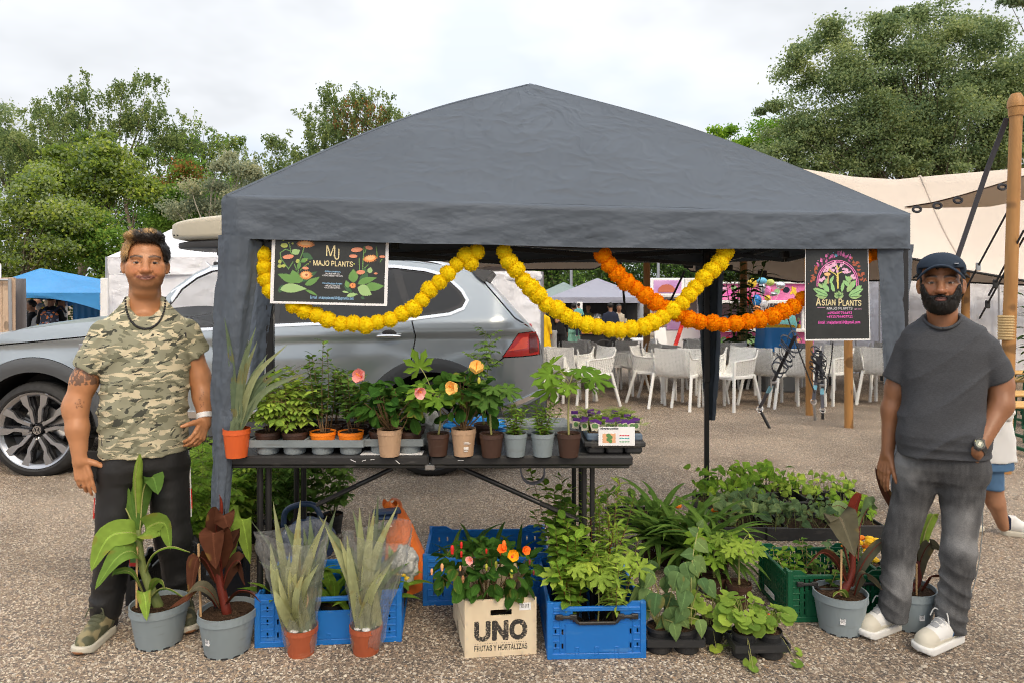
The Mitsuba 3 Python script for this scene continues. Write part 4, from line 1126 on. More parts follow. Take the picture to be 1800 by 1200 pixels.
part(tb,'carry_strap',sheet(np.stack([hp+[0,-.004,0],hp+[0,.024,0]],1),.006),'webbing',smooth=40)
r_ = rng(5)
for i in range(5):       # torn remains of white tape along the edge
 x = X([622,640,655,700,812,870,884][i],TY0)
 a = r_.random() * 1.4 - .7
 part(tb,'tape_scrap',xf(box([-.008-.008*r_.random(),-.0006,-.001],[.008,.0006,.001]),np.array([[math.cos(a),0,math.sin(a),x],[0,1,0,TY0-.001],[-math.sin(a),0,math.cos(a),TZ-.018+.01*r_.normal()*.6],[0,0,0,1]])),'paper')
# ------------------------------------------------------------------ pots, leaves, plants
def pot_mesh(r,h,lip=.09,taper=.76,n=32):
 t = .035 * r + .001
 lh = h * .20
 return lathe([(0,.004),(r*taper-.004,.004),(r*taper,0),(r*(taper+(1-taper)*.8),h-lh),(r*(taper+(1-taper)*.8)+lip*r*.55,h-lh+.002),(r-.001,h-.002),(r,h),(r-t,h),(r-t*1.1-.002,h-lh),(r*taper-t,.02),(0,.02)],n)
def soil_mesh(r,h,seed):
 rr = rng(seed)
 n,m = 7,20
 P = [[[r*.93*i/(n-1)*math.cos(a),r*.93*i/(n-1)*math.sin(a),h*.86+.006*rr.random()+.004*(1-i/n)] for a in np.linspace(0,2*PI,m)] for i in range(n)]
 return grid(np.array(P))
_POT = {}
def pot(parent,loc,r,h,m,tilt=0.0,notches=False,mark=None):
 if loc[2] > .5:
  r,h = r * 1.06,h * 1.06
 key = (round(r,3),round(h,3),m)
 if key not in _POT:
  _POT[key] = (mikit.ply(pot_mesh(r,h),m,smooth=35),mikit.ply(soil_mesh(r,h,len(_POT)),'soil',smooth=40))
 M = move(loc)
 if tilt:
  M[:3,:3] = trimesh.transformations.rotation_matrix(tilt,[0,1,0])[:3,:3]
 part(parent,'pot',_POT[key][0],None,tw=TW(M))
 part(parent,'soil',_POT[key][1],None,tw=TW(M))
def leafset(parent,tpl,P,D,S,tone,m='leaf',each=False,up=(0,0,1),name='leaf',roll=0.0,seed=0):
 """Leaves: each a part, or all as one foliage part."""
 P,D = np.atleast_2d(P),np.atleast_2d(D)
 n = len(P)
 r = rng(seed+n)
 upv = np.broadcast_to(np.asarray(up,float),(n,3)) + r.normal(size=(n,3)) * roll
 v,f,uv = scatter(tpl,P,frame(D,upv),np.broadcast_to(S,(n,)) if np.ndim(S)<2 else S,np.broadcast_to(tone,(n,)))
 if not each:
  return part(parent,'foliage' if name=='leaf' else name,(v,f),m,uv=uv,smooth=True,kind='stuff')
 k,q = len(tpl[0]),len(tpl[1])
 for i in range(n):
  part(parent,name,(v[i*k:(i+1)*k],tpl[1]),m,uv=uv[i*k:(i+1)*k],smooth=True)
OVAL = [(0,.02),(.12,.16),(.3,.27),(.5,.29),(.7,.22),(.88,.10),(1,.0)]
LANCE = [(0,.03),(.15,.09),(.4,.12),(.7,.09),(.9,.035),(1,0)]
STRAP = [(0,.045),(.2,.05),(.5,.042),(.8,.024),(1,.002)]
HEART = [(0,.10),(.06,.28),(.2,.40),(.4,.38),(.65,.24),(.85,.10),(1,0)]
BROAD = [(0,.03),(.08,.14),(.25,.27),(.5,.31),(.75,.26),(.92,.13),(1,.0)]
T_OVAL,T_OVAL2 = blade(OVAL,.5,.18),blade(OVAL,1.0,.25)
T_LANCE,T_STRAP,T_STRAP2 = blade(LANCE,.6,.2),blade(STRAP,.5,.3,9),blade(STRAP,1.5,.3,11)
T_HEART = blade(HEART,.8,.16)
T_TINY = (np.array([[0,0,0],[.5,-.27,.03],[.5,.27,.03],[1,0,-.06]]),np.array([[0,1,2],[1,3,2]]),np.array([.5,1,1,.5]))
def lobed(n=7,spread=4.4,depth=.55):
 """A palmate leaf, stalk at the origin, lobes fanned about +x."""
 pts = []
 for i in range(n):
  a = (i-(n-1)/2) * spread / (n-1)
  L = 1.0 - .30 * abs(a) / (spread/2)
  w = spread / (n-1) / 2
  pts += [(a-w,.34*L),(a-w*.55,.62*L),(a-w*.80,.70*L),(a-w*.20,.86*L),(a,L),(a+w*.20,.86*L),(a+w*.80,.70*L),(a+w*.55,.62*L)]
 pts.append((spread/2+.3,.30)); pts.insert(0,(-spread/2-.3,.30))
 a,r = np.array(pts).T
 v = np.stack([r*np.cos(a),r*np.sin(a),-.18*r*r+.03*np.cos(a*7)],1)
 v = np.vstack([[[0,0,0]],v])
 k = np.arange(1,len(v)-1)
 lob = np.abs(((a/spread*(n-1))+.5)%1-.5) * 2
 return v,np.stack([0*k,k,k+1],1),np.concatenate([[0.05],np.clip(lob*.0+.5,0,1)])
def disc_leaf():
 a = np.linspace(.35,2*PI-.35,15)
 r = 0.5 * (1+.07*np.cos(a*7))
 v = np.vstack([[[0,0,0]],np.stack([r*np.cos(a)*-1,r*np.sin(a),.10*r+.02*np.cos(a*5)],1)])
 k = np.arange(1,15)
 return v,np.stack([0*k,k,k+1],1),np.concatenate([[.04],np.full(15,.5)])
T_PALM,T_DISC = lobed(),disc_leaf()
def stem_path(base,r,height,spread,lean=None,n=7):
 d = r.normal(size=3) * spread
 top = base + [d[0],d[1],height*(.8+.35*r.random())]
 if lean is not None:
  top = top + lean
 return bez([base,(base+top)/2+r.normal(size=3)*spread*.25*[1,1,.3],top],n)
def seedling(parent,base,height,cls,seed,n=3,spread=.03,leaf=.035,per=18,tpl=None,stem='stem_green',sr=.0018,each=False,start=.25,m='leaf',lean=None,pinnate=0,tone=.5,droop=-.25):
 """A few thin stems with alternate leaves (pinnate: leaves made of that many pairs of leaflets)."""
 r = rng(seed)
 tpl = tpl or T_OVAL
 st,P,D = GM(),[],[]
 for i in range(n):
  p = stem_path(base+r.normal(size=3)*[.006,.006,0]*(n>1),r,height,spread,lean)
  st.add(tube(p,np.linspace(sr,sr*.5,len(p)),5,False))
  ang = r.random() * 6
  for j in range(per):
   t = start + (1-start) * (j+.5) / per
   q = np.array([np.interp(t*(len(p)-1),np.arange(len(p)),p[:,c]) for c in range(3)])
   ang += 2.4 + .5 * r.normal()
   d = np.array([math.cos(ang),math.sin(ang),.35+droop*r.random()+.5*(t>.9)])
   if pinnate:
    L = leaf * pinnate * .62
    e = bez([q,q+d*L*.5+[0,0,.02*L],q+d*L-[0,0,.25*L]],4)
    st.add(tube(e,sr*.4,3,False))
    side = np.cross(d,[0,0,1]); side /= np.linalg.norm(side) + 1e-9
    for h in range(pinnate):
     w = (h+.7) / (pinnate+.2)
     b = q + (e[-1]-q) * w
     for sg in (-1,1):
      P.append(b); D.append(sg*side+.35*d+[0,0,-.25])
    P.append(e[-1]); D.append(d+[0,0,-.4])
   else:
    P.append(q); D.append(d)
 P,D = np.array(P),np.array(D)
 S = leaf * (.65+.6*r.random(len(P)))
 tn = cls + np.clip(tone+.17*r.normal(size=len(P)),.02,.98)
 part(parent,'stem',st,stem,smooth=True)
 leafset(parent,tpl,P,D,S,tn,m,each,roll=.3,seed=seed)
def rosette(parent,base,n,length,cls,seed,tpl=None,rise=(1.5,.3),m='leaf',width=1.0,lean=None,tone=.5,each=True):
 """Strap leaves from one point, the inner ones steeper."""
 r = rng(seed)
 tpl = tpl or T_STRAP2
 P,D,S,tn = [],[],[],[]
 for i in range(n):
  t = i / max(1,n-1)
  a = i * 2.4 + r.random() * .5
  e = rise[0] + (rise[1]-rise[0]) * t + r.normal() * .12
  d = np.array([math.cos(a)*math.cos(e),math.sin(a)*math.cos(e),math.sin(e)])
  if lean is not None:
   d = d + lean
  P.append(base+[.008*math.cos(a),.008*math.sin(a),.012*(1-t)]); D.append(d)
  L = length * (.62+.45*r.random()); S.append([L,L*width,L]); tn.append(cls+np.clip(tone+.15*r.normal(),.02,.98))
 leafset(parent,tpl,np.array(P),np.array(D),np.array(S),np.array(tn),m,each,roll=.12,seed=seed)
def flower(parent,loc,face,size,m_petal,m_eye,seed,col='stamen_orange',closed=False):
 """A hibiscus bloom looking along face."""
 r = rng(seed)
 R = frame(face)[0]
 fk = numbered(f'{parent}__flower')
 tpl = blade([(0,.05),(.2,.16),(.5,.30),(.78,.36),(.93,.26),(1,.08)],-.9 if not closed else .3,.10,9,wave=.2)
 for i in range(5):
  a = i * 2 * PI / 5 + r.random() * .2
  el = .55 if not closed else 1.15
  d = R[0] * math.sin(el) + (R[1]*math.cos(a)+R[2]*math.sin(a)) * math.cos(el)
  up = R[0] * math.cos(el) - (R[1]*math.cos(a)+R[2]*math.sin(a)) * math.sin(el)
  v,f,uv = scatter(tpl,loc,frame(d,up),size*(.9+.2*r.random()),0)
  k = numbered(f'{fk}__petal'); scene[k] = mikit.ply((v,f),m_petal,smooth=True)
 k = numbered(f'{fk}__eye'); scene[k] = mikit.ply(sph(loc+R[0]*size*.06,size*.13,1),m_eye,smooth=True)
 g = GM().add(tube(bez([loc,loc+R[0]*size*.5+[0,0,.02*size],loc+R[0]*size*.95+[0,0,.16*size]],6),size*.035,5))
 for i in range(14):
  q = loc + R[0] * size * (.55+.4*r.random()) + [0,0,.1*size] + r.normal(size=3) * size * .05
  g.add(sph(q,size*.032,0))
 k = numbered(f'{fk}__stamen'); scene[k] = mikit.ply(g.mesh(),col,smooth=30)
def petal_mat(name,outer,inner):
 mat(name,outer,0.6,sheen=0.3)
mat('stamen_orange',(0.85,0.28,0.02),0.6)
petal_mat('petal_pink',(0.80,0.36,0.33),None)
petal_mat('petal_yellow',(0.86,0.56,0.16),None)
petal_mat('petal_gold',(0.88,0.45,0.01),None)
petal_mat('petal_orange',(0.82,0.16,0.01),None)
petal_mat('bud_red',(0.60,0.016,0.012),None)
petal_mat('bud_peach',(0.72,0.34,0.16),None)
petal_mat('bud_lime',(0.50,0.50,0.06),None)
petal_mat('bud_wine',(0.20,0.02,0.03),None)
mat('eye_crimson',(0.55,0.03,0.09),0.6)
def hibiscus(parent,base,rx,ry,rz,cz,n,seed,cls=6,leaf=.062,stems=6,lo=-.6):
 """A dense dome of dark leaves about base + (0, 0, cz)."""
 r = rng(seed)
 c = base + [0,0,cz]
 st = GM()
 P,D = [],[]
 for i in range(n):
  u = r.normal(size=3); u /= np.linalg.norm(u)
  if u[2] < lo:
   u[2] = -u[2]
  q = c + u * [rx,ry,rz] * (.45+.55*r.random()**.5)
  P.append(q); D.append(u*[1,1,.55]+[0,-.35,-.25]+r.normal(size=3)*.45)
  if i < stems * 3:
   st.add(tube(bez([base,base+(q-base)*.5+r.normal(size=3)*.01,q],5),np.linspace(.0035,.0015,5),5,False))
 part(parent,'stem',st,'stem_brown',smooth=True)
 S = leaf * (.6+.65*r.random(n))
 leafset(parent,blade(BROAD,.55,.10,8,wave=.06),np.array(P),np.array(D),S,cls+np.clip(.5+.22*r.normal(size=n),.02,.98),'leaf_gloss',True,roll=.5,seed=seed)
def papaya(parent,base,height,n,leaf,seed,cls=7,stem='stem_light',droop=.0,reach=.10,lean=(0,0,0),sr=.006):
 r = rng(seed)
 top = base + [0,0,height] + np.asarray(lean)
 part(parent,'stem',tube(bez([base,(base+top)/2+r.normal(size=3)*.006,top],8),np.linspace(sr,sr*.6,8),8),stem,smooth=True)
 for i in range(n):
  a = i * 2.4 + seed
  el = .75 - .8 * i / n + droop
  o = top - [0,0,.05*height*i/n*2]
  L = reach * (.6+.5*r.random())
  tip = o + L * np.array([math.cos(a)*math.cos(el),math.sin(a)*math.cos(el),math.sin(el)])
  part(parent,'leaf_stalk',tube(bez([o,(o+tip)/2+[0,0,.01],tip],5),.0016,5),'stem_light',smooth=True)
  d = np.array([math.cos(a),math.sin(a),-.25-.35*r.random()])
  leafset(parent,T_PALM,tip[None],d[None],leaf*(.7+.5*r.random()),cls+np.clip(.5+.15*r.normal(),0,.98),'leaf',True,up=(0.0,-.55,1),seed=seed+i)
def carry_tray(key,cx,cy,w,d,m,cols=4,rows=3,h=.045):
 """A carrying tray with round wells under a flanged deck."""
 g = GM()
 g.add(box([-w/2,-d/2,h-.004],[w/2,d/2,h+.010],.004))
 rim = Polygon([(-w/2,-d/2),(w/2,-d/2),(w/2,d/2),(-w/2,d/2)]).buffer(.006)
 v,f = extrude(rim.difference(rim.buffer(-.005)),.028); g.add((v+[0,0,h-.012],f))
 part(key,'deck',xf(g.mesh(),move([cx,cy,0])),m,tw=None)
 for i in range(cols):
  for j in range(rows):
   x,y = (i+.5) / cols * w - w / 2,(j+.5) / rows * d - d / 2
   r = min(w/cols,d/rows) * .46
   part(key,'well',xf(lathe([(0,0),(r*.9,0),(r,.006),(r*1.02,h)],20),move([cx+x,cy+y,0])),m,smooth=35)
mat('tray_grey',scuff((0.20,0.235,0.255),.4,(0.13,0.11,0.09)),.5)
def table_tray(label,x0,x1,m,front,ny=3):
 """A grey tray standing on the table; returns its key, middle and size."""
 k = thing('carrying_tray',label,'tray')
 a,b = X(x0,front),X(x1,front)
 n0 = len(scene)
 carry_tray(k,(a+b)/2,front+.14,b-a,.28,m,2,ny)
 for q in list(scene)[n0:]:
  scene[q]['to_world'] = T().translate([0,0,TZ+.001])
 return (a+b) / 2,front + .14,b - a
def on_table(x,y=798):
 return at_z(x,y,TZ) + [0,0,.001]
mat('pale_print',(0.75,0.74,0.72),.6)
def pot_logo(parent,loc,r,h,ang=-PI/2,s=1.0):
 """The white roof-shaped line mark printed on the brown pots."""
 g = []
 for pts in ([(-.5,0),(0,.42),(.5,0)],[(-.55,-.1),(.55,-.1)],[(0,.42),(.22,.62),(.3,.2)]):
  l2 = LineString(pts).buffer(.035)
  v,f = trimesh.creation.triangulate_polygon(l2,engine='earcut'); v = np.asarray(v) * r * .85 * s
  a = ang + v[:,0] / r
  rr = r * (.76+.24*.8*(.5+v[:,1]/h)) + .0012
  g.append((np.stack([loc[0]+rr*np.cos(a),loc[1]+rr*np.sin(a),loc[2]+h*.45+v[:,1]],1),np.asarray(f)))
 part(parent,'print',g,'pale_print')
PG = 'plants in pots on the table'
# 1 the pineapple plant at the left end
k = thing('potted_plant','pineapple plant with long grey-green leaves in a red-orange pot at the left table end','potted plant')
b = on_table(416,802); pot(k,b,.049,.105,'red_pot')
r_ = rng(41)
tips = [(372,606),(395,560),(440,565),(432,610),(452,600),(545,652),(505,605),(520,640),(490,640),(470,660),(405,600),(450,575),(418,545),(470,622),(388,640)]
for i,(tx,ty) in enumerate(tips):
 o = b + [.004*r_.normal(),.004*r_.normal(),.10]
 tip = W(tx,ty,b[1]+r_.normal()*.07+(.05 if tx<420 else 0)); L = np.linalg.norm(tip-o)
 mid = (o+tip) / 2 + [0.12*(o[0]-tip[0]),0,.10*L]
 p = bez([o,mid,tip],14); s = np.linspace(0,1,14)
 w = .016 * np.interp(s,[0,.15,.6,1],[1.0,1.0,.7,.04])
 t_ = np.gradient(p,axis=0); sd = np.cross(t_,[0.1*r_.normal(),-1,.25]); sd /= np.linalg.norm(sd,axis=1,keepdims=True)
 n2 = np.cross(sd,t_); n2 /= np.linalg.norm(n2,axis=1,keepdims=True)
 Pq = np.stack([p-sd*w[:,None]+n2*w[:,None]*.5,p,p+sd*w[:,None]+n2*w[:,None]*.5],1)
 v,f = grid(Pq)
 part(k,'leaf',(v,f),'leaf',smooth=True,uv=np.stack([np.full(len(v),10+np.clip(.42+.2*r_.normal(),.05,.95)),np.tile([1,.5,1],14)],1))
# 2 grey trays with small pots
for (x0,x1,lab,xs_,pm,names,cls,kind) in [
 (440,536,'grey carrying tray with brown pots next to the pineapple plant',(465,514),'brown_pot','brown',8,'neem'),
 (537,637,'grey carrying tray with orange pots',(563,612),'orange_pot','orange',9,'curry'),
 (642,742,'grey carrying tray behind the beige pot of the pink hibiscus',(664,716),'brown_pot','brown',6,'hib')]:
 front = at_z((x0+x1)/2,800,TZ)[1] + (0 if x0 != 642 else .02)
 cx,cy,w = table_tray(lab,x0,x1,'tray_grey',front)
 for j in range(3):
  for i,xq in enumerate(xs_):
   row = ('front','middle','back')[j]
   pm2 = pm if j == 0 else 'brown_pot'
   side = ('left','right')[i]
   what = {'neem': 'neem seedling with narrow leaflets','curry': 'tall thin rose-leaved sapling','hib': 'leafy young shrub'}[kind]
   k = thing('potted_plant',f'{what}, {side} pot, {row} row, {"first" if x0 == 440 else "second" if x0 == 537 else "third"} grey tray','potted plant',PG)
   loc = np.array([cx+(i-.5)*w/2,cy+(j-1)*.093,TZ+.018])
   pot(k,loc,.049,.066,pm2)
   if j == 0 and pm2 == 'brown_pot':
    pot_logo(k,loc,.049,.066)
   top = loc + [0,0,.058]
   sd = 100 + j * 7 + i + x0
   if kind == 'neem':
    seedling(k,top,.15+.03*j,8 if j<2 else 7,sd,3,.03,.034,10,T_OVAL,'stem_brown',.0016,start=.3,pinnate=4,tone=.5)
   elif kind == 'curry':
    seedling(k,top,.30-.06*i+.03*(j==0)-.04*j,9,sd,5,.032,.034,26,T_OVAL,'stem_brown',.0019,start=.25,m='leaf_gloss')
   else:
    seedling(k,top,.14,9,sd,5,.03,.045,14,T_OVAL,'stem_brown',.0018,start=.1,m='leaf_gloss')
# 4 pink hibiscus
k = thing('hibiscus','pink-flowered hibiscus with dark glossy leaves in a beige pot','potted plant')
b = on_table(685,800); pot(k,b,.047,.100,'beige_pot')
hibiscus(k,b+[0,.02,.09],.150,.10,.095,.10,95,51)
flower(k,W(638,662,b[1]-.10),[-.35,-.85,.25],.048,'petal_pink','eye_crimson',1)
flower(k,W(731,684,b[1]-.11),[.55,-.7,-.25],.046,'petal_pink','eye_crimson',2,closed=True)
# 5 papaya in a brown pot
k = thing('papaya','young papaya in a brown pot between the pink and the yellow hibiscus','potted plant')
b = on_table(770,799); pot(k,b,.043,.082,'brown_pot'); pot_logo(k,b,.043,.082)
papaya(k,b+[0,0,.07],.16,9,.085,3,7,reach=.085,sr=.0045)
part(k,'leaf_stalk',tube(bez([b+[0,0,.2],W(748,660,b[1]),W(738,645,b[1])],6),.002,5),'stem_light',smooth=True)
leafset(k,T_PALM,W(738,645,b[1])[None],[[-.3,-.3,.9]],.085,7.5,'leaf',True,up=(.2,-1,.3))
# 6 yellow hibiscus
k = thing('hibiscus','yellow-flowered hibiscus in a beige pot with printed white label text','potted plant')
b = on_table(815,799); pot(k,b,.047,.100,'beige_pot')
hibiscus(k,b+[0,.01,.09],.125,.085,.115,.125,92,52,leaf=.066)
flower(k,W(836,655,b[1]-.08),[.15,-.55,.80],.052,'petal_yellow','petal_yellow',3)
flower(k,W(803,682,b[1]-.11),[-.55,-.65,.15],.050,'petal_yellow','petal_pink',4)
part(k,'bud',sph(W(842,668,b[1]-.09),[.006,.006,.014],1),'bud_lime',smooth=True)
for i,(dz,wd) in enumerate(((.058,.020),(.053,.026),(.038,.018),(.034,.018),(.030,.018),(.024,.016))):
 part(k,'print',box([b[0]+.004,b[1]-.0445-dz*.04,b[2]+dz],[b[0]+.004+wd,b[1]-.0435-dz*.04,b[2]+dz+(.0025 if i not in (2,3,4) else .003)]),'pale_print')
# moringa sprig behind
k = thing('moringa','thin moringa sapling with round leaflets rising behind the yellow hibiscus','potted plant')
b = at_z(852,780,TZ) + [0,.02,0]; pot(k,b,.045,.08,'brown_pot')
seedling(k,b+[0,0,.07],.36,9,61,4,.028,.026,9,T_OVAL,'stem_green',.0018,start=.62,m='leaf_gloss',pinnate=3,tone=.6)
# 7 papaya right of it
k = thing('papaya','papaya with lobed leaves in a brown pot, right of the yellow hibiscus','potted plant')
b = on_table(864,801); pot(k,b,.045,.085,'brown_pot'); pot_logo(k,b,.045,.085)
papaya(k,b+[0,0,.07],.17,8,.080,5,9,reach=.07,sr=.0048)
# 8 pomegranate seedlings in grey pots
for i,x in enumerate((906,954)):
 k = thing('potted_plant',('small bushy pomegranate in the left of two grey pots','small bushy pomegranate in the right of two grey pots')[i],'potted plant')
 b = on_table(x,800); pot(k,b,.0445,.085,'grey_pot')
 seedling(k,b+[0,0,.075],.125,7,70+i,10,.036,.034,26,T_LANCE,'stem_brown',.0014,start=.05,m='leaf_gloss')
# 9 papaya near the end
k = thing('papaya','tall papaya with star-shaped leaves in a brown pot near the right table end','potted plant')
b = on_table(1000,801); pot(k,b,.045,.086,'brown_pot'); pot_logo(k,b,.045,.086,-PI/2-.4)
papaya(k,b+[0,0,.07],.215,9,.088,9,7,reach=.105,sr=.0045,lean=(.004,0,0))
# 10 black tray, blue cell tray of mimosa seedlings, tags, price card
k = thing('seed_tray','black transport tray under the mimosa seedlings at the right table end','tray')
x0,x1,yf = X(1026,2.71),X(1135,2.71),2.705
g = GM(); g.add(box([x0,yf,TZ+.030],[x1,yf+.40,TZ+.052],.005))
part(k,'rim',g,'black_pot')
for i in range(3):
 for j in range(5):
  w_ = (x1-x0-.02) / 3
  part(k,'cell',box([x0+.012+i*w_+.004,yf+.010+j*.077,TZ+.001],[x0+.012+(i+1)*w_-.004,yf+.078+j*.077,TZ+.032],.008),'black_pot')
mat('blue_grey_plastic',(0.10,0.15,0.22),.45)
k2 = thing('seed_tray','blue grey cell tray full of mimosa seedlings with purple plant tags','tray')
part(k2,'tray',[box([x0+.014,yf+.014,TZ+.053],[x1-.010,yf+.39,TZ+.082],.006)],'blue_grey_plastic')
part(k2,'soil',box([x0+.022,yf+.022,TZ+.08],[x1-.018,yf+.38,TZ+.085]),'soil')
r_ = rng(8)
P,D = [],[]
st = GM()
for i in range(150):
 q = np.array([x0+.012+(x1-x0-.02)*r_.random()-(.03*r_.random() if r_.random()<.25 else 0),yf+.014+.36*r_.random(),TZ+.084])
 h = .022 + .028 * r_.random()
 st.add(tube([q,q+[0.01*r_.normal(),.01*r_.normal(),h]],.0007,3,False))
 for c in range(4):
  a = r_.random() * 6.3
  d = np.array([math.cos(a),math.sin(a),.25])
  o = q + [0,0,h*(.6+.4*r_.random())]
  sdv = np.cross(d,[0,0,1])
  for w_ in range(5):
   for sg in (-1,1):
    P.append(o+d*.005*(w_+1)); D.append(sg*sdv+.4*d)
part(k2,'stem',st,'stem_green',kind='stuff')
leafset(k2,T_TINY,np.array(P),np.array(D),.0105,8+np.clip(.42+.2*r_.normal(size=len(P)),.02,.98),seed=3)
mat('tag_purple',(0.10,0.020,0.20),.45)
mat('tag_cream',(0.62,0.58,0.46),.5)
mat('tag_green',(0.10,0.24,0.07),.6)
for i,(tx,ty) in enumerate([(1010,723),(1012,735),(1026,733),(1041,726),(1045,740),(1058,722),(1062,733),(1078,722),(1085,734),(1092,746),(1102,729),(1116,735),(1040,720),(1068,748),(1028,741),(1112,748),(1100,740),(1046,752),(1118,755),(1075,742)]):
 z_ = TZ + .132
 q = at_z(tx,ty,z_)
 if not yf + .02 < q[1] < yf + .40:
  q[1] = np.clip(q[1],yf+.03,yf+.38); q[0] = X(tx,q[1])
 a = r_.normal() * .25
 M = np.array([[math.cos(a),0,math.sin(a),q[0]],[0,1,0,q[1]],[-math.sin(a),0,math.cos(a),q[2]-.03],[0,0,0,1]])
 part(k2,'plant_tag',xf(box([-.014,-.0005,-.01],[.014,.0005,.022]),M),'tag_cream')
 part(k2,'tag_header',xf(box([-.0145,-.0010,.020],[.0145,.0010,.034]),M),'tag_purple')
 part(k2,'tag_picture',xf(extrude(Point(0,0).buffer(.0095,6),.0006),M@np.array([[1,0,0,0],[0,0,-1,-.0012],[0,1,0,.008],[0,0,0,1.0]])),'tag_green')
pc = thing('price_card','white plant information card in a clear sleeve leaning on the seedling tray','card')
yc = yf - .012
def card_box(x_0,y_0,x_1,y_1,d,m,nm):
 part(pc,nm,[box([X(x_0,yc),yc-d,Zz(y_1,yc)],[X(x_1,yc),yc-d+.0008,Zz(y_0,yc)])],m)
part(pc,'sleeve',grid(np.array([[[X(1040,yc),yc+.004,Zz(787,yc)],[X(1127,yc),yc+.004,Zz(787,yc)]],[[X(1040,yc),yc+.010,Zz(745,yc)],[X(1127,yc),yc+.010,Zz(745,yc)]]])),'clear_glass')
card_box(1052,749,1116,782,.002,'paper','card')
mat('photo_peach',(0.72,0.40,0.22),.6)
card_box(1059,761,1082,777,.0035,'photo_peach','photo')
part(pc,'photo_plant',xf(extrude(unary_union([Point(math.cos(i)*.007*(i%3),math.sin(i)*.006*(i%3)).buffer(.007,5) for i in range(9)]),.0005),np.array([[1,0,0,X(1071,yc)],[0,0,-1,yc-.004],[0,1,0,Zz(769,yc)],[0,0,0,1.0]])),'tag_green')
mat('ink_black',(0.02,0.02,0.025),.6); mat('ink_red',(0.6,0.03,0.05),.6); mat('ink_teal',(0.03,0.35,0.40),.6); mat('ink_green',(0.06,0.32,0.10),.6)
def lettering(parent,s,cx,cy,Z,h_px,m,bold=False,name='lettering',yaw=0.0,plane=None,max_px=None,fn=None):
 """Text centred at pixel cx, cy on an upright plane at distance Z."""
 v,f = text(s,h_px/FOCAL*Z,bold)
 if max_px:
  w = np.ptp(v[:,0]); v[:,0] *= max_px / FOCAL * Z / w
 v = v - [0,h_px/FOCAL*Z/2,0]
 c,s_ = math.cos(yaw),math.sin(yaw)
 M = np.array([[c,0,s_,0],[s_,0,-c,0],[0,1,0,0],[0,0,0,1.0]])
 M[:3,3] = [X(cx,Z),Z,Zz(cy,Z)]
 return part(parent,name,xf((v,f),M),m)
lettering(pc,'Mimosa pudica',1071,752,yc-.0035,3.2,'ink_black',True)
for (yy,m_) in ((764,'ink_red'),(769,'ink_teal'),(775,'ink_green')):
 for i_ in range(4):
  card_box(1089+i_*4.5,yy-.7,1092.4+i_*4.5,yy+.9,.0035,m_,'text_line')
# bags and a bottle among the pots
k = thing('plastic_bag','blue plastic bag lying behind the yellow hibiscus pot','bag')
v,f = sph([0,0,0],1.0,4); q = v + (meshkit.fbm(v*2.3+5,4,3)-.5)[:,None] * v * 1.3
part(k,'film',(q*[.12,.05,.042]+at_z(830,772,TZ)+[0.0,.06,.05],f),'blue_bag',smooth=True)
k = thing('plastic_bag','crumpled pale grey plastic bag behind the pots in the middle of the table','bag')
q = v + (meshkit.fbm(v*2.0+1,4,8)-.5)[:,None] * v * 1.4
part(k,'film',(q*[.07,.06,.085]+at_z(742,790,TZ)+[0,.14,.05],f),'grey_film',smooth=True)
k = thing('plastic_bottle','green tinted plastic bottle with a dark cap between the first two trays','bottle')
mat('bottle_green',(0.16,0.36,0.20),.12,spec_trans=0.0,clearcoat=1.0)
b = at_z(546,775,TZ) + [0,.08,0]
part(k,'body',xf(lathe([(0,0),(.030,0),(.032,.01),(.032,.03),(.027,.05),(.032,.07),(.032,.10),(.024,.125),(.012,.15),(.012,.16),(0,.16)],20),move(b)),'bottle_green',smooth=40)
part(k,'cap',xf(lathe([(0,.176),(.014,.176),(.014,.158),(0,.158)],14),move(b)),'green_plastic',smooth=30)
k = thing('storage_lid','pale grey tray standing behind the grey pots on the table','tray')
part(k,'tray',[box([X(858,3.15),3.08,TZ+.001],[X(1000,3.15),3.28,TZ+.045],.008)],'tray_grey')
k = thing('paper_sheet','sheet of printed paper under the beige pot','paper')
part(k,'sheet',box([X(638,2.76),2.705,TZ+.0004],[X(745,2.76),2.78,TZ+.0012]),'paper')
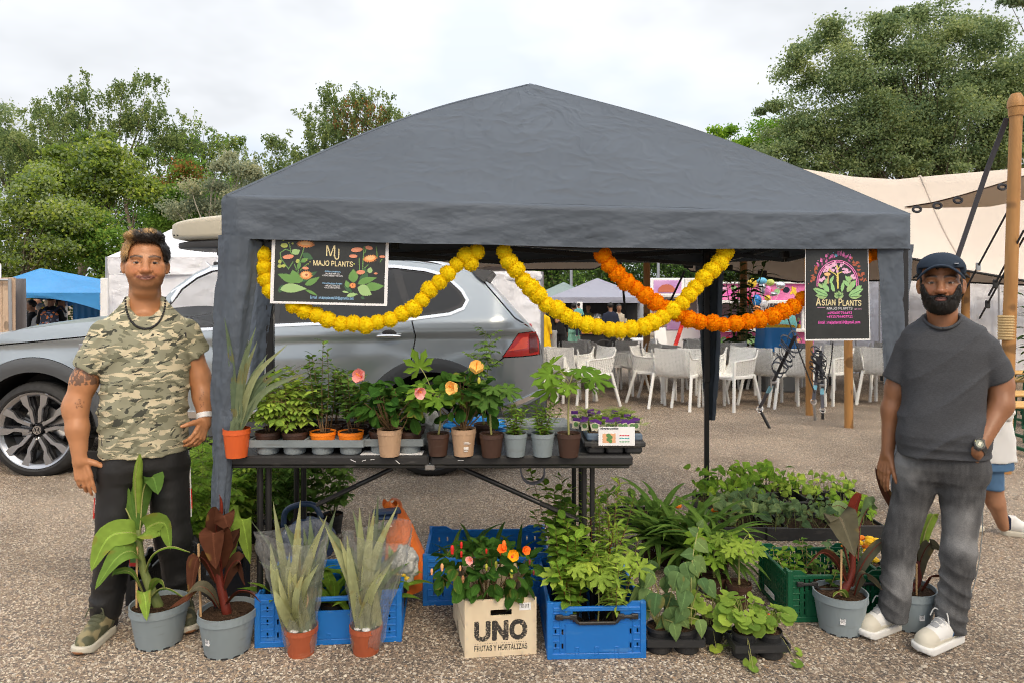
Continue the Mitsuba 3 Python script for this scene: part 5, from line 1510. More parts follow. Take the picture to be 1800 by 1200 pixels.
# ------------------------------------------------------------------ crates on the ground
def crate(name,label,A,B,d,h,m,handle=True,slots=3,back_high=0.0,yaw=None,lattice=False,open_front=True,depth_dir=None):
 """A folding crate: A, B the front bottom corners on the ground, d its depth."""
 k = thing(name,label,'crate')
 A,B = np.asarray(A,float),np.asarray(B,float)
 w = np.linalg.norm(B[:2]-A[:2]); ux = np.array([*(B-A)[:2]/w,0])
 uy = np.array([-ux[1],ux[0],0])
 M = np.eye(4); M[:3,0],M[:3,1],M[:3,2],M[:3,3] = ux,uy,[0,0,1],[A[0],A[1],max(A[2],0)]
 t = .016
 def wall(nm,L,hh,Mw,front=False):
  """In a frame where x runs along the wall, y into the crate."""
  o = Polygon([(0,0),(L,0),(L,hh),(L*.86,hh),(L*.80,hh-.018),(L*.20,hh-.018),(L*.14,hh),(0,hh)])
  holes = []
  if front and open_front:
   holes.append(sbox(L*.27,hh*.66,L*.73,hh*.82).buffer(.004))
  ys_ = np.linspace(hh*.22,hh*.72,slots)
  if lattice:
   for x in np.arange(.05,L-.05,.020):
    for y in np.arange(.03,hh-.055,.032):
     if abs(x-L/2) > .02:
      holes.append(sbox(x,y,x+.006,y+.024))
  else:
   for x in (.085,.155,.845,.915):
    for y in ys_:
     holes.append(sbox(L*x-.0035,y-.011,L*x+.0035,y+.011))
  body = o.difference(unary_union(holes)) if holes else o
  g = GM()
  up = np.array([[1,0,0,0],[0,0,1,.006],[0,1,0,0],[0,0,0,1.0]])
  v,f = extrude(body,.006); g.add(xf((v,f[:,::-1]),up))
  # frame members proud of the panel
  for lo,hi in (((0,0,0),(L,t,.022)),((0,0,0),(.022,t,hh)),((L-.022,0,0),(L,t,hh)),((.022,.001,hh-.034),(L-.022,t-.001,hh-.019)),((L*.125,.002,.022),(L*.125+.006,.010,hh-.034)),((L*.875-.006,.002,.022),(L*.875,.010,hh-.034))):
   g.add(box(lo,hi,.002))
  for y in np.arange(.04,hh-.03,.026):
   g.add(box((.022,.002,y),(L*.125,.010,y+.004),.001)); g.add(box((L*.875,.002,y),(L-.022,.010,y+.004),.001))
  if front:
   pl = sbox(L*.20,.03,L*.80,hh*.60).buffer(.006)
   v,f = extrude(pl,.005); g.add(xf((v,f[:,::-1]),np.array([[1,0,0,0],[0,0,1,.001],[0,1,0,0],[0,0,0,1.0]])))
   for x in np.linspace(.30,.70,3):
    g.add(box((L*x-.008,-.001,.004),(L*x-.005,.004,.045),.001)); g.add(box((L*x+.005,-.001,.004),(L*x+.008,.004,.045),.001)); g.add(box((L*x-.008,-.001,.043),(L*x+.008,.004,.047),.001))
  part(k,nm,xf(g.mesh(),M@Mw),m)
 wall('wall',w,h,np.eye(4),True)
 wall('wall',w,h+back_high,np.array([[-1,0,0,w],[0,-1,0,d],[0,0,1,0],[0,0,0,1.0]]))
 wall('wall',d,h,np.array([[0,1,0,0],[-1,0,0,d],[0,0,1,0],[0,0,0,1.0]]))
 wall('wall',d,h,np.array([[0,-1,0,w],[1,0,0,0],[0,0,1,0],[0,0,0,1.0]]))
 part(k,'base',xf(box((.004,.004,.004),(w-.004,d-.004,.014)),M),m)
 if handle:
  hp = [(w*.12,h-.052),(w*.26,h-.052),(w*.31,h-.075),(w*.69,h-.075),(w*.74,h-.052),(w*.88,h-.052)]
  g = GM()
  for a,b in zip(hp[:-1],hp[1:]):
   g.add(bar([a[0],-.006,a[1]],[b[0],-.006,b[1]],.012,.011,up=(0,1,0),ch=.003))
  for q in (hp[0],hp[-1],hp[1],hp[4]):
   g.add(box([q[0]-.014,-.011,q[1]-.010],[q[0]+.014,.002,q[1]+.010],.003))
  part(k,'handle',xf(g.mesh(),M),'black_plastic')
 return k,M
def inside(M,x,y,z=.02):
 return (M@[x,y,z,1])[:3]
# left blue crate with peace lilies
_,MC = crate('folding_crate','blue folding crate behind the two wrapped pineapple plants',G(447,1139),G(706,1127),.40,.205,'blue_plastic',handle=False)
for i,(x,y) in enumerate(((.08,.12),(.28,.14),(.45,.12),(.14,.28),(.36,.28),(.52,.25))):
 k = thing('potted_plant',['peace lily in the front left of the left blue crate','peace lily in the front middle of the left blue crate','peace lily in the front right of the left blue crate','peace lily in the back left of the left blue crate','peace lily in the back middle of the left blue crate','peace lily in the back right of the left blue crate'][i],'potted plant')
 b = inside(MC,x,y); pot(k,b,.055,.09,'black_pot')
 rosette(k,b+[0,0,.08],15,.21,7,200+i,blade(LANCE,1.0,.25,8),(1.4,.5),tone=.45)
# the blue crate at the back
_,MB_ = crate('folding_crate','blue folding crate standing farther back behind the wooden fruit crate',G(743,1064),G(970,1060),.38,.225,'blue_plastic',handle=False)
for i,(x,y) in enumerate(((.12,.12),(.30,.14),(.42,.12),(.22,.27))):
 k = thing('potted_plant',['dark pandan plant, left one in the far blue crate','dark pandan plant, middle one in the far blue crate','dark pandan plant, right one in the far blue crate','dark pandan plant at the rear of the far blue crate'][i],'potted plant')
 b = inside(MB_,x,y); pot(k,b,.055,.10,'brown_pot')
 rosette(k,b+[0,0,.09],17,.24,9,220+i,T_STRAP2,(1.45,.4),width=1.1,tone=.25)
# middle blue crate of mixed seedlings
_,MF = crate('folding_crate','bright blue folding crate with a black handle right of the wooden fruit crate',G(962,1159),G(1136,1156),.56,.214,'blue_plastic')
r_ = rng(31)
names = ['front left','front right','second row left','second row right','third row left','third row right','back left','back right']
for i in range(8):
 x,y = (.10+.17*(i%2),.07+.13*(i//2))
 b = inside(MF,x,y); k = thing('potted_plant',f'tall leggy sapling, {names[i]} in the blue crate with the handle','potted plant')
 pot(k,b,.05,.09,'black_pot')
 seedling(k,b+[0,0,.08],.30+.05*(i//2)*.8,(7,8,7,8,9,7,7,8)[i],300+i,8,.06,.050,28,T_LANCE if i%2 else T_OVAL,'stem_brown' if i%3 else 'stem_red',.0022,start=.2,each=False,tone=.5)
for i,(x,y) in enumerate(((.08,.05),(.20,.06),(.30,.10))):
 b = inside(MF,x,y); k = thing('papaya',['light green papaya at the left front rim of the blue crate with the handle','light green papaya in the middle front of the blue crate with the handle','light green papaya at the right front of the blue crate with the handle'][i],'potted plant')
 pot(k,b,.045,.08,'brown_pot')
 papaya(k,b+[0,0,.07],.20,6,.066,13+i,8,reach=.085,sr=.0035,droop=.35)
# wooden fruit crate
k = thing('fruit_crate','pale wooden fruit crate printed UNO FRUTAS Y HORTALIZAS','crate')
A,B = G(817,1156),G(943,1148)
w = np.linalg.norm((B-A)[:2]); ux = np.array([*(B-A)[:2]/w,0]); uy = np.array([-ux[1]-.10,ux[0],0]); uy /= np.linalg.norm(uy)
MU = np.eye(4); MU[:3,0],MU[:3,1],MU[:3,3] = ux,uy,A
hU,dU = .216,.34
fp = sbox(0,0,w,hU).difference(sbox(w*.37,hU*.73,w*.64,hU*.80).buffer(.004))
v,f = extrude(fp,.008)
FR = np.array([[1,0,0,0],[0,0,1,0],[0,1,0,0],[0,0,0,1.0]])
part(k,'front_board',xf((v,f[:,::-1]),MU@FR),'pale_wood')
part(k,'back_board',xf((v,f[:,::-1]),MU@move([0,dU-.008,0])@FR),'pale_wood')
for z0_,z1_,in ((.005,.098),(.112,.205)):
 for x in (0.0,w-.006):
  part(k,'side_slat',xf(box((x,.008,z0_),(x+.006,dU-.008,z1_),.0015),MU),'pale_wood')
for x in (.006,w-.030):
 for y in (.008,dU-.032):
  part(k,'corner_post',xf(box((x,y,0),(x+.024,y+.024,hU-.004),.002),MU),'pale_wood')
for i in range(4):
 part(k,'floor_slat',xf(box((.008+i*(w-.016)/4,.01,.004),(.004+(i+1)*(w-.016)/4,dU-.01,.010)),MU),'pale_wood')
mat('crate_ink',proc(lambda p,n,uv: mix((0.030,0.027,0.025),(0.40,0.33,0.24),smoothstep(.66,.78,noise(p.x*260,p.z*340,p.y*100)))),.7)
def print_on(parent,s,cx,cz,h,m,bold,wmax=None,thick=.0006):
 v,f = text(s,h,bold,thick)
 if wmax:
  v[:,0] *= wmax / np.ptp(v[:,0])
 v = v - [0,h/2,0]
 part(parent,'lettering',xf((v,f),MU@np.array([[1,0,0,cx],[0,0,-1,-.0004],[0,1,0,cz],[0,0,0,1.0]])),m)
def fat(s,h,wmax):
 """Heavy condensed capitals."""
 v,f = text(s,h,True,.0006)
 polys = unary_union([Polygon(t[:,:2]).buffer(1e-6) for t in v[f] if abs(np.cross(t[1]-t[0],t[2]-t[0])[2])>1e-12 and abs(t[:,2]).max()<1e-6])
 p2 = polys.buffer(h*.045,join_style=2)
 v,f = extrude(p2,.0006)
 v[:,0] *= wmax / np.ptp(v[:,0]); v = v - [(v[:,0].min()+v[:,0].max())/2,h/2,0]
 return v,f
v,f = fat('UNO',.066,w*.74)
part(k,'lettering',xf((v,f),MU@np.array([[1,0,0,w*.50],[0,0,-1,-.0004],[0,1,0,hU*.455],[0,0,0,1.0]])),'crate_ink')
print_on(k,'FRUTAS Y HORTALIZAS',w*.50,hU*.155,.020,'crate_ink',True,w*.74)
for i in range(22):
 part(k,'dash',xf(box((w*(.14+.0335*i),-.0008,hU*.232),(w*(.14+.0335*i)+.0042,-.0002,hU*.232+.0014)),MU),'crate_ink')
part(k,'bar_code_label',xf(box((w*.76,-.0010,hU*.79),(w*.92,-.0002,hU*.92)),MU),'paper')
for i in range(11):
 part(k,'bar',xf(box((w*(.785+.0105*i),-.0015,hU*.83),(w*(.785+.0105*i)+(.0008 if i%3 else .0016),-.0009,hU*.90)),MU),'ink_black')
for x,z in [(.03,.1),(.03,.35),(.03,.6),(.03,.85),(.965,.1),(.965,.35),(.965,.6),(.965,.85),(.2,.04),(.5,.04),(.8,.04)]:
 part(k,'staple',xf(box((w*x-.0008,-.001,hU*z-.007),(w*x+.0008,.0,hU*z+.007)),MU),'steel')
k = thing('hibiscus','bushy hibiscus with red buds and yellow blooms in the wooden fruit crate','potted plant')
b = inside(MU,w/2,.12)
pot(k,b,.075,.12,'black_pot')
hibiscus(k,b+[-.03,.0,.10],.215,.14,.105,.165,150,53,6,.068,stems=8,lo=-.75)
zc = b[1] - .10
for (x,y),face,sz,mp in [((900,978),(.2,-.8,.5),.042,'petal_gold'),((886,968),(-.2,-.7,.7),.036,'petal_orange'),((919,968),(.5,-.7,.4),.032,'petal_orange'),((829,984),(-.3,-.8,.3),.030,'petal_pink')]:
 flower(k,W(x,y,zc-.02),face,sz,mp,'eye_crimson',int(x),closed=sz<.04)
for i,(x,y,m_,sz) in enumerate([(795,964,'bud_red',1.2),(811,956,'bud_red',.9),(811,972,'bud_red',.85),(886,956,'petal_orange',1.3),(855,967,'bud_red',.7),(879,969,'bud_red',.8),(777,995,'bud_peach',1.0),(759,1003,'bud_peach',.85),(814,1016,'bud_peach',1.0),(809,997,'bud_peach',.7),(855,995,'bud_lime',.9),(872,990,'bud_lime',.9),(899,1006,'bud_lime',1.1),(931,986,'bud_wine',.7),(938,1005,'bud_wine',.7)]):
 q = W(x,y,zc-.03+.03*(i%3))
 part(k,'bud',cat([sph(q,[.0062*sz,.0062*sz,.013*sz],2),sph(q-[0,0,.012*sz],[.005*sz,.005*sz,.006*sz],1)]),m_,smooth=True)
# green crate
_,MG = crate('folding_crate','dark green folding crate beside the bearded man',G(1385,1093.5),G(1560,1092),.33,.215,'green_plastic',lattice=True)
part('folding_crate_003','label',xf(box((-.0015,.14,.03),(-.0005,.25,.055)),MG),'paper')
for i in range(9):
 b = inside(MG,.06+.14*(i%3),.06+.10*(i//3))
 k = thing('potted_plant',f'small seedling with round leaves, {("left", "middle", "right")[i % 3]} of the {("front", "middle", "back")[i // 3]} row in the green crate','potted plant')
 pot(k,b,.042,.09,'black_pot')
 seedling(k,b+[0,0,.08],.12,(7,9,16)[i%3],330+i,3,.03,.036,10,T_OVAL,'bamboo',.0018,start=.3,each=False)
# ------------------------------------------------------------------ bananas in grey pots
def curve_leaf(parent,pts,wmax,cls,tone,prof=BROAD,n=18,side=None,fold=.25,wave=.0,m='leaf_gloss',name='leaf',seed=0,rolled=0.0):
 """A long leaf along a curve; side: the direction its width lies in."""
 r = rng(seed)
 p = bez(pts,n); s = np.linspace(0,1,n)
 w = wmax * np.interp(s,*np.array(prof).T) / max(b for _,b in prof)
 t_ = np.gradient(p,axis=0); t_ /= np.linalg.norm(t_,axis=1,keepdims=True)
 sd = np.broadcast_to(np.asarray(side if side is not None else [1,0,0],float),p.shape)
 sd = sd - t_ * (sd*t_).sum(1,keepdims=True); sd /= np.linalg.norm(sd,axis=1,keepdims=True) + 1e-9
 nn = np.cross(t_,sd)
 cols,tt = [],[]
 for a in (-1,-.55,0,.55,1):
  ph = a * 1.2
  if rolled:
   th = a * rolled
   off = sd * (w*np.sin(th)/rolled)[:,None] + nn * (w*(1-np.cos(th))/rolled)[:,None]
  else:
   off = sd * (w*a)[:,None] + nn * (w*fold*abs(a)+wave*w*np.sin(s*17+ph+seed)*abs(a))[:,None]
  cols.append(p+off); tt.append(abs(a))
 v,f = grid(np.stack(cols,1))
 uv = np.stack([np.full(len(v),cls+tone),np.tile(np.array(tt),n)],1)
 part(parent,name,(v,f),m,smooth=True,uv=uv)
 # midrib
 part(parent,'midrib',tube(p-nn*.0012,np.linspace(.0032,.0008,n),5,False),'stem_light' if cls in (7,8,9) else 'stem_red',smooth=True)
def big_pot(k,x,yb,r,h,label=None):
 b = G(x,yb); b = b + [0,r*.76,0]
 pot(k,b,r,h,'grey_pot')
 for i in range(6):
  a = -PI / 2 + (i-2.5) * .52
  part(k,'pot_foot',xf(box([r*.76-.006,-.012,-.001],[r*.765+.0015,.012,.006]),rotz(a,b)),'black_pot')
 if label is not None:
  a = -PI / 2 + label
  rr = r * .855
  part(k,'sticker',xf(box([rr-.0005,-.010,h*.36],[rr+.0022,.010,h*.62]),rotz(a,b)),'paper')
  for j in range(5):
   part(k,'sticker_line',xf(box([rr+.0023,-.007+.003*j,h*.40],[rr+.0027,-.0058+.003*j,h*.58]),rotz(a,b)),'ink_black')
 return b
k = thing('banana_plant','green banana plant with drooping broad leaves in a grey pot before the camouflage shirt','potted plant')
b = big_pot(k,261,1145,.109,.158)
Z_ = b[1]
o = b + [0,0,.13]
part(k,'stem',tube(bez([o,W(252,1000,Z_),W(243,930,Z_)],10),np.linspace(.020,.010,10),10),'stem_green',smooth=True)
c0 = W(243,930,Z_)
curve_leaf(k,[W(246,1000,Z_),W(240,900,Z_),W(238,840,Z_-.02),W(245,797,Z_-.03)],.034,8,.45,[(0,.3),(.3,.6),(.6,1),(.85,.8),(1,.15)],rolled=1.9,seed=1)
curve_leaf(k,[W(243,960,Z_),W(232,915,Z_),W(208,870,Z_+.03),W(193,905,Z_-.03)][:3]+[W(195,858,Z_+.04)],.060,9,.60,[(0,.1),(.35,.35),(.6,1),(.85,.9),(1,.2)],side=[.6,-.4,.6],seed=2)
curve_leaf(k,[W(246,930,Z_),W(252,860,Z_+.02),W(268,838,Z_+.03),W(278,868,Z_)],.045,9,.35,side=[.5,.6,.2],seed=3)
curve_leaf(k,[c0+[0,0,-.02],W(225,935,Z_-.04),W(190,945,Z_-.08),W(160,1003,Z_-.11)],.052,8,.35,side=[.35,-.3,-.8],seed=4,wave=.05)
curve_leaf(k,[W(248,985,Z_),W(232,968,Z_-.06),W(205,980,Z_-.11),W(167,1035,Z_-.14)],.042,9,.75,side=[.5,-.5,-.6],seed=5,wave=.05)
curve_leaf(k,[W(250,950,Z_),W(262,925,Z_-.03),W(290,920,Z_-.04),W(300,965,Z_-.05)],.052,8,.30,side=[.4,-.2,.7],seed=6,wave=.04)
curve_leaf(k,[W(254,1010,Z_),W(268,975,Z_-.05),W(300,960,Z_-.07),W(334,970,Z_-.08)],.016,7,.5,side=[.2,-.9,.2],seed=7)
curve_leaf(k,[W(252,1040,Z_),W(230,1005,Z_-.05),W(205,1005,Z_-.08),W(196,1012,Z_-.09)],.016,9,.5,side=[.2,-.8,-.4],seed=8)
curve_leaf(k,[W(258,1050,Z_),W(272,1020,Z_-.05),W(285,1020,Z_-.06),W(289,1034,Z_-.07)],.020,8,.3,side=[.3,-.5,.6],seed=9)
curve_leaf(k,[W(262,1055,Z_),W(280,1035,Z_-.05),W(300,1035,Z_-.06),W(324,1050,Z_-.06)],.017,9,.5,side=[.2,-.7,.3],seed=10)
curve_leaf(k,[W(254,1060,Z_-.02),W(252,1040,Z_-.07),W(256,1055,Z_-.10),W(258,1090,Z_-.125)],.026,8,.4,side=[1,-.1,0],seed=11)
part(k,'cane',tube([W(240,1070,Z_-.02),W(241,960,Z_-.02)],.004,6),'bamboo')
part(k,'plant_label',xf(box([-.020,-.0008,-.060],[.020,.0008,.055]),move(W(236,968,Z_+.02))),'red_paint')
part(k,'plant_label_picture',xf(box([-.016,-.0016,-.045],[.016,-.0008,.040]),move(W(236,968,Z_+.02))),'tag_green')
k = thing('banana_plant','dark red banana plant with a rolled crimson shoot and cane in a grey pot','potted plant')
b = big_pot(k,384,1160,.109,.158,-.45)
Z_ = b[1]
part(k,'stem',tube(bez([b+[0,0,.13],W(385,1010,Z_),W(386,950,Z_)],10),np.linspace(.019,.011,10),10),'stem_red',smooth=True)
curve_leaf(k,[W(384,985,Z_),W(383,930,Z_),W(388,895,Z_),W(386,868,Z_)],.016,11,.85,[(0,.4),(.3,.8),(.6,1),(.85,.7),(1,.05)],rolled=2.2,seed=1)
curve_leaf(k,[W(386,960,Z_),W(380,925,Z_-.03),W(392,905,Z_-.05),W(402,930,Z_-.06)],.050,15,.75,side=[.8,.1,-.3],seed=2)
curve_leaf(k,[W(390,1000,Z_),W(384,950,Z_-.05),W(375,938,Z_-.07),W(380,1000,Z_-.09)],.056,15,.8,side=[.9,-.1,0],seed=3,wave=.06)
curve_leaf(k,[W(392,985,Z_),W(398,950,Z_+.03),W(402,935,Z_+.03),W(398,965,Z_-.02)],.045,15,.45,side=[.9,.3,0],seed=4)
curve_leaf(k,[W(384,1030,Z_),W(362,985,Z_-.03),W(345,985,Z_-.05),W(335,1050,Z_-.08)],.050,15,.75,side=[.6,-.3,.3],seed=5,wave=.05)
curve_leaf(k,[W(390,1040,Z_),W(402,1000,Z_-.03),W(420,985,Z_-.05),W(430,1028,Z_-.06)],.036,15,.5,side=[.6,-.5,-.4],seed=6)
curve_leaf(k,[W(380,1065,Z_),W(355,1030,Z_-.06),W(330,1050,Z_-.09),W(298,1068,Z_-.10)],.016,15,.8,side=[.1,-.7,-.6],seed=7)
curve_leaf(k,[W(392,1068,Z_),W(415,1040,Z_-.05),W(440,1040,Z_-.08),W(458,1058,Z_-.09)],.015,15,.35,side=[.1,-.7,.5],seed=8)
curve_leaf(k,[W(386,1068,Z_),W(370,1040,Z_-.07),W(350,1030,Z_-.10),W(328,1044,Z_-.10)],.024,12,.8,side=[.1,-.8,-.5],seed=9)
part(k,'cane',tube([W(353,1083,Z_-.03),W(349,955,Z_-.03)],.0045,6),'bamboo')
k = thing('banana_leaf_plant','broad green leaf arching out of the black crate behind the red banana plant','potted plant')
curve_leaf(k,[W(400,1010,3.0),W(404,930,2.86),W(425,912,2.80),W(440,990,2.76)],.052,8,.4,side=[.7,-.3,-.5],seed=4)
part(k,'stem',tube([W(400,1010,3.0),W(398,1060,3.0)],.008,6),'stem_green')
k = thing('banana_plant','dark striped banana plant in a grey pot left of the white shoes','potted plant')
b = big_pot(k,1494,1121,.106,.158,-.35)
Z_ = b[1]
part(k,'stem',tube(bez([b+[0,0,.13],W(1496,1010,Z_),W(1500,960,Z_)],10),np.linspace(.019,.010,10),10),'stem_red',smooth=True)
curve_leaf(k,[W(1497,985,Z_),W(1500,930,Z_),W(1502,895,Z_),W(1512,866,Z_)],.030,11,.55,[(0,.3),(.35,.8),(.6,1),(.85,.9),(1,.5)],rolled=1.2,seed=1)
curve_leaf(k,[W(1508,985,Z_),W(1508,920,Z_+.04),W(1480,890,Z_+.07),W(1462,890,Z_+.08)],.040,16,.7,side=[.3,.7,.6],seed=2)
curve_leaf(k,[W(1506,980,Z_),W(1512,920,Z_+.04),W(1530,885,Z_+.06),W(1534,888,Z_+.07)],.036,16,.7,side=[.6,.5,.6],seed=3)
curve_leaf(k,[W(1496,1010,Z_),W(1475,920,Z_-.04),W(1480,915,Z_-.06),W(1503,978,Z_-.12)],.068,12,.75,[(0,.05),(.2,.1),(.4,.75),(.6,1),(.85,.6),(1,.0)],side=[.95,-.2,.15],seed=4)
curve_leaf(k,[W(1492,1030,Z_),W(1470,985,Z_-.03),W(1445,970,Z_-.05),W(1418,994,Z_-.06)],.020,15,.7,side=[.1,-.6,.7],seed=5)
curve_leaf(k,[W(1498,1030,Z_),W(1520,985,Z_-.02),W(1545,955,Z_-.02),W(1562,950,Z_-.02)],.022,12,.5,side=[.4,-.6,-.5],seed=6)
curve_leaf(k,[W(1500,1050,Z_),W(1515,1010,Z_-.06),W(1535,1015,Z_-.09),W(1550,1036,Z_-.10)],.024,12,.75,side=[.2,-.8,.4],seed=7)
curve_leaf(k,[W(1492,1058,Z_),W(1482,1040,Z_-.06),W(1472,1040,Z_-.08),W(1464,1048,Z_-.09)],.018,8,.3,side=[.2,-.7,.5],seed=8)
part(k,'cane',tube([W(1478,1045,Z_-.04),W(1479,965,Z_-.04)],.004,6),'bamboo')
k = thing('banana_plant','dark banana plant in a grey pot between the legs of the bearded man','potted plant')
b = big_pot(k,1616,1113,.108,.160,0.05)
Z_ = b[1]
part(k,'stem',tube(bez([b+[0,0,.13],W(1614,1020,Z_),W(1612,985,Z_)],10),np.linspace(.018,.008,10),10),'stem_red',smooth=True)
curve_leaf(k,[W(1614,1030,Z_),W(1618,985,Z_),W(1635,955,Z_-.02),W(1655,966,Z_-.05)],.026,12,.8,side=[.5,-.5,.5],seed=1)
curve_leaf(k,[W(1616,1045,Z_),W(1634,1015,Z_-.02),W(1650,1010,Z_-.03),W(1658,1012,Z_-.03)],.013,15,.6,side=[.2,-.6,.6],seed=2)
curve_leaf(k,[W(1612,1010,Z_),W(1596,930,Z_+.04),W(1560,870,Z_+.06),W(1538,820,Z_+.05)],.022,15,.6,side=[.6,-.4,.2],seed=3)
curve_leaf(k,[W(1613,1010,Z_),W(1625,940,Z_+.06),W(1640,905,Z_+.08),W(1650,905,Z_+.08)],.022,8,.4,side=[.6,-.4,.2],seed=4)
part(k,'cane',tube([W(1611,1050,Z_-.05),W(1611,990,Z_-.05)],.004,6),'bamboo')
# wrapped pineapple plants
for n_,(x,yb,lab,sd) in enumerate([(523,1157,'pineapple plant in clear wrapping and a terracotta pot, the left one',1),(639,1154,'pineapple plant in clear wrapping and a terracotta pot, the right one',2)]):
 k = thing('pineapple_plant',lab,'potted plant')
 b = G(x,yb) + [0,.045,0]; pot(k,b,.064,.104,'terracotta_pot')
 r_ = rng(sd+60)
 tips = [(440,912),(480,880),(500,920),(528,878),(545,905),(575,905),(590,895),(520,960),(472,960),(560,990),(535,950),(500,990),(455,985)] if n_ == 0 else \
  [(560,905),(572,925),(620,895),(632,890),(665,868),(700,885),(675,920),(650,900),(590,950),(690,985),(640,960),(610,940),(705,960)]
 tips = tips + [(x+.55*(x_-x)+16*(r_.random()-.5),y_+15+35*r_.random()) for x_,y_ in tips]
 for i,(tx,ty) in enumerate(tips):
  o = b + [.020*r_.normal(),.020*r_.normal(),.095]
  dy = (-.03-.05*r_.random()) if i % 2 else .05 + .05 * r_.random()
  tip = W(tx,ty,b[1]+dy)
  mid = (o+tip) / 2 + [.10*(tip[0]-o[0])*-1,dy*.6,.03]
  p = bez([o,mid,tip],14); s = np.linspace(0,1,14)
  wv = .0185 * np.interp(s,[0,.2,.65,1],[1.0,1.1,.8,.03])
  t_ = np.gradient(p,axis=0); sd_ = np.cross(t_,[.5*r_.normal(),-1,.1]); sd_ /= np.linalg.norm(sd_,axis=1,keepdims=True); n2 = np.cross(sd_,t_); n2 /= np.linalg.norm(n2,axis=1,keepdims=True)
  v,f = grid(np.stack([p-sd_*wv[:,None]+n2*wv[:,None]*.6,p,p+sd_*wv[:,None]+n2*wv[:,None]*.6],1))
  part(k,'leaf',(v,f),'leaf',smooth=True,uv=np.stack([np.full(len(v),10+np.clip((.85 if i%2 else .35)+.08*r_.normal(),.05,.97)),np.tile([1,.5,1],14)],1))
 fr = b + [0.0,.0,.20]
 part(k,'fruit',sph(fr,[.028,.028,.042],2),'bamboo',smooth=True)
 rosette(k,fr+[0,0,.04],16,.13,10,400+n_,T_STRAP,(1.5,.7),tone=.55,width=1.5)
 a,z = np.meshgrid(np.linspace(0,2*PI,97),np.linspace(0,1,50),indexing='ij')
 rad = np.interp(z,[0,.1,.3,.45,.8,1],[.052,.066,.072,.088,.125,.140])
 q = np.stack([np.cos(a)*2.5,np.sin(a)*2.5,z*3+n_],-1)
 rad = rad * (1+.30*(meshkit.fbm(q*1.6,5,3)-.5)+.10*(np.abs(2*meshkit.noise(q*2.7,8)-1)-.5)*np.clip(z*4-.8,0,1))
 tilt = np.array([-.012 if n_==0 else .016,0])
 part(k,'wrapping',grid(np.stack([b[0]+rad*np.cos(a)+tilt[0]*z*3,b[1]+rad*np.sin(a)*.8,.01+z*(.455+.02*np.sin(a*2))],-1)),'cellophane')
 part(k,'packing_paper',[sph(b+[.045*(r_.random()-.5)*1.6,.045*(r_.random()-.5)*1.6,.097],[.016,.014,.006],1) for _ in range(9)],'paper')
# ------------------------------------------------------------------ black double trays at the front: beans, pennywort
def twin_tray(label,x0,x1,yb,rot=0.0):
 k = thing('carrying_tray',label,'tray')
 a,b = G(x0,yb),G(x1,yb)
 w_ = np.linalg.norm(b-a); c = (a+b) / 2 + [0,w_*.25,0]
 carry_tray(k,0,0,w_,w_*.55,'black_pot',2,1,.052)
 for q in [q for q in scene if q.startswith(k+'__')]:
  scene[q]['to_world'] = TW(move(c,rot))
 return [c+rotz(rot)[:3,:3]@np.array([s*w_*.25,0,.022]) for s in (-1,1)],w_
pots,w_ = twin_tray('black twin pot tray with bean plants right of the blue crate',1139,1237,1153)
for i,c in enumerate(pots):
 k = thing('bean_plant',('bean plant with drooping pointed leaves, left pot of the front black tray','bean plant with drooping pointed leaves, tilted right pot of the front black tray')[i],'potted plant')
 pot(k,c,.048 if i==0 else .056,.072,'black_pot',tilt=0 if i==0 else-.14)
 r_ = rng(70+i)
 st = GM(); P,D,S = [],[],[]
 for j in range(26):
  a = r_.random() * 6.3; h = .04 + .19 * r_.random()
  q = c + [(.085)*math.cos(a)*(.4+.6*r_.random()),.07*math.sin(a),.07+h]
  if j % 2 == 0:
   st.add(tube(bez([c+[0,0,.06],(c+q)/2+[0.02*r_.normal(),.01,.05],q],6),.0022,5,False))
  d = np.array([math.cos(a)*.7,-.55+.3*r_.normal(),-.75-.3*r_.random()])
  P.append(q); D.append(d); S.append(.058+.030*r_.random())
 part(k,'stem',st,'stem_light',smooth=True)
 leafset(k,T_HEART,np.array(P),np.array(D),np.array(S),13+np.clip(.5+.2*r_.normal(size=26),.02,.98),'leaf',True,up=(0,-1,.35),roll=.3,seed=i)
k = thing('climbing_shoot','long bean tendril with pointed leaves reaching up between the front trays and the pandan pots','plant shoot')
c = pots[1]
p = bez([c+[.02,0,.07],W(1215,1010,2.7),W(1218,975,2.75),W(1228,925,2.8)],14)
part(k,'stem',tube(p,.0022,5,False),'stem_light')
leafset(k,T_HEART,p[[6,8,9,11,12,13]],np.array([[-1,-.3,-.1],[1,-.4,-.8],[-.8,-.5,.1],[.9,-.5,-.7],[-.6,-.4,.5],[.3,-.4,.7]]),np.array([.05,.085,.06,.075,.05,.04]),13+np.array([.5,.8,.4,.9,.5,.7]),'leaf',True,up=(0,-1,.4),seed=3)
pots,w_ = twin_tray('black twin pot tray with pennywort, frontmost of the small trays',1292,1386,1163,.04)
pots = pots + [G(1262,1150)+[0.0,.11,.0]]
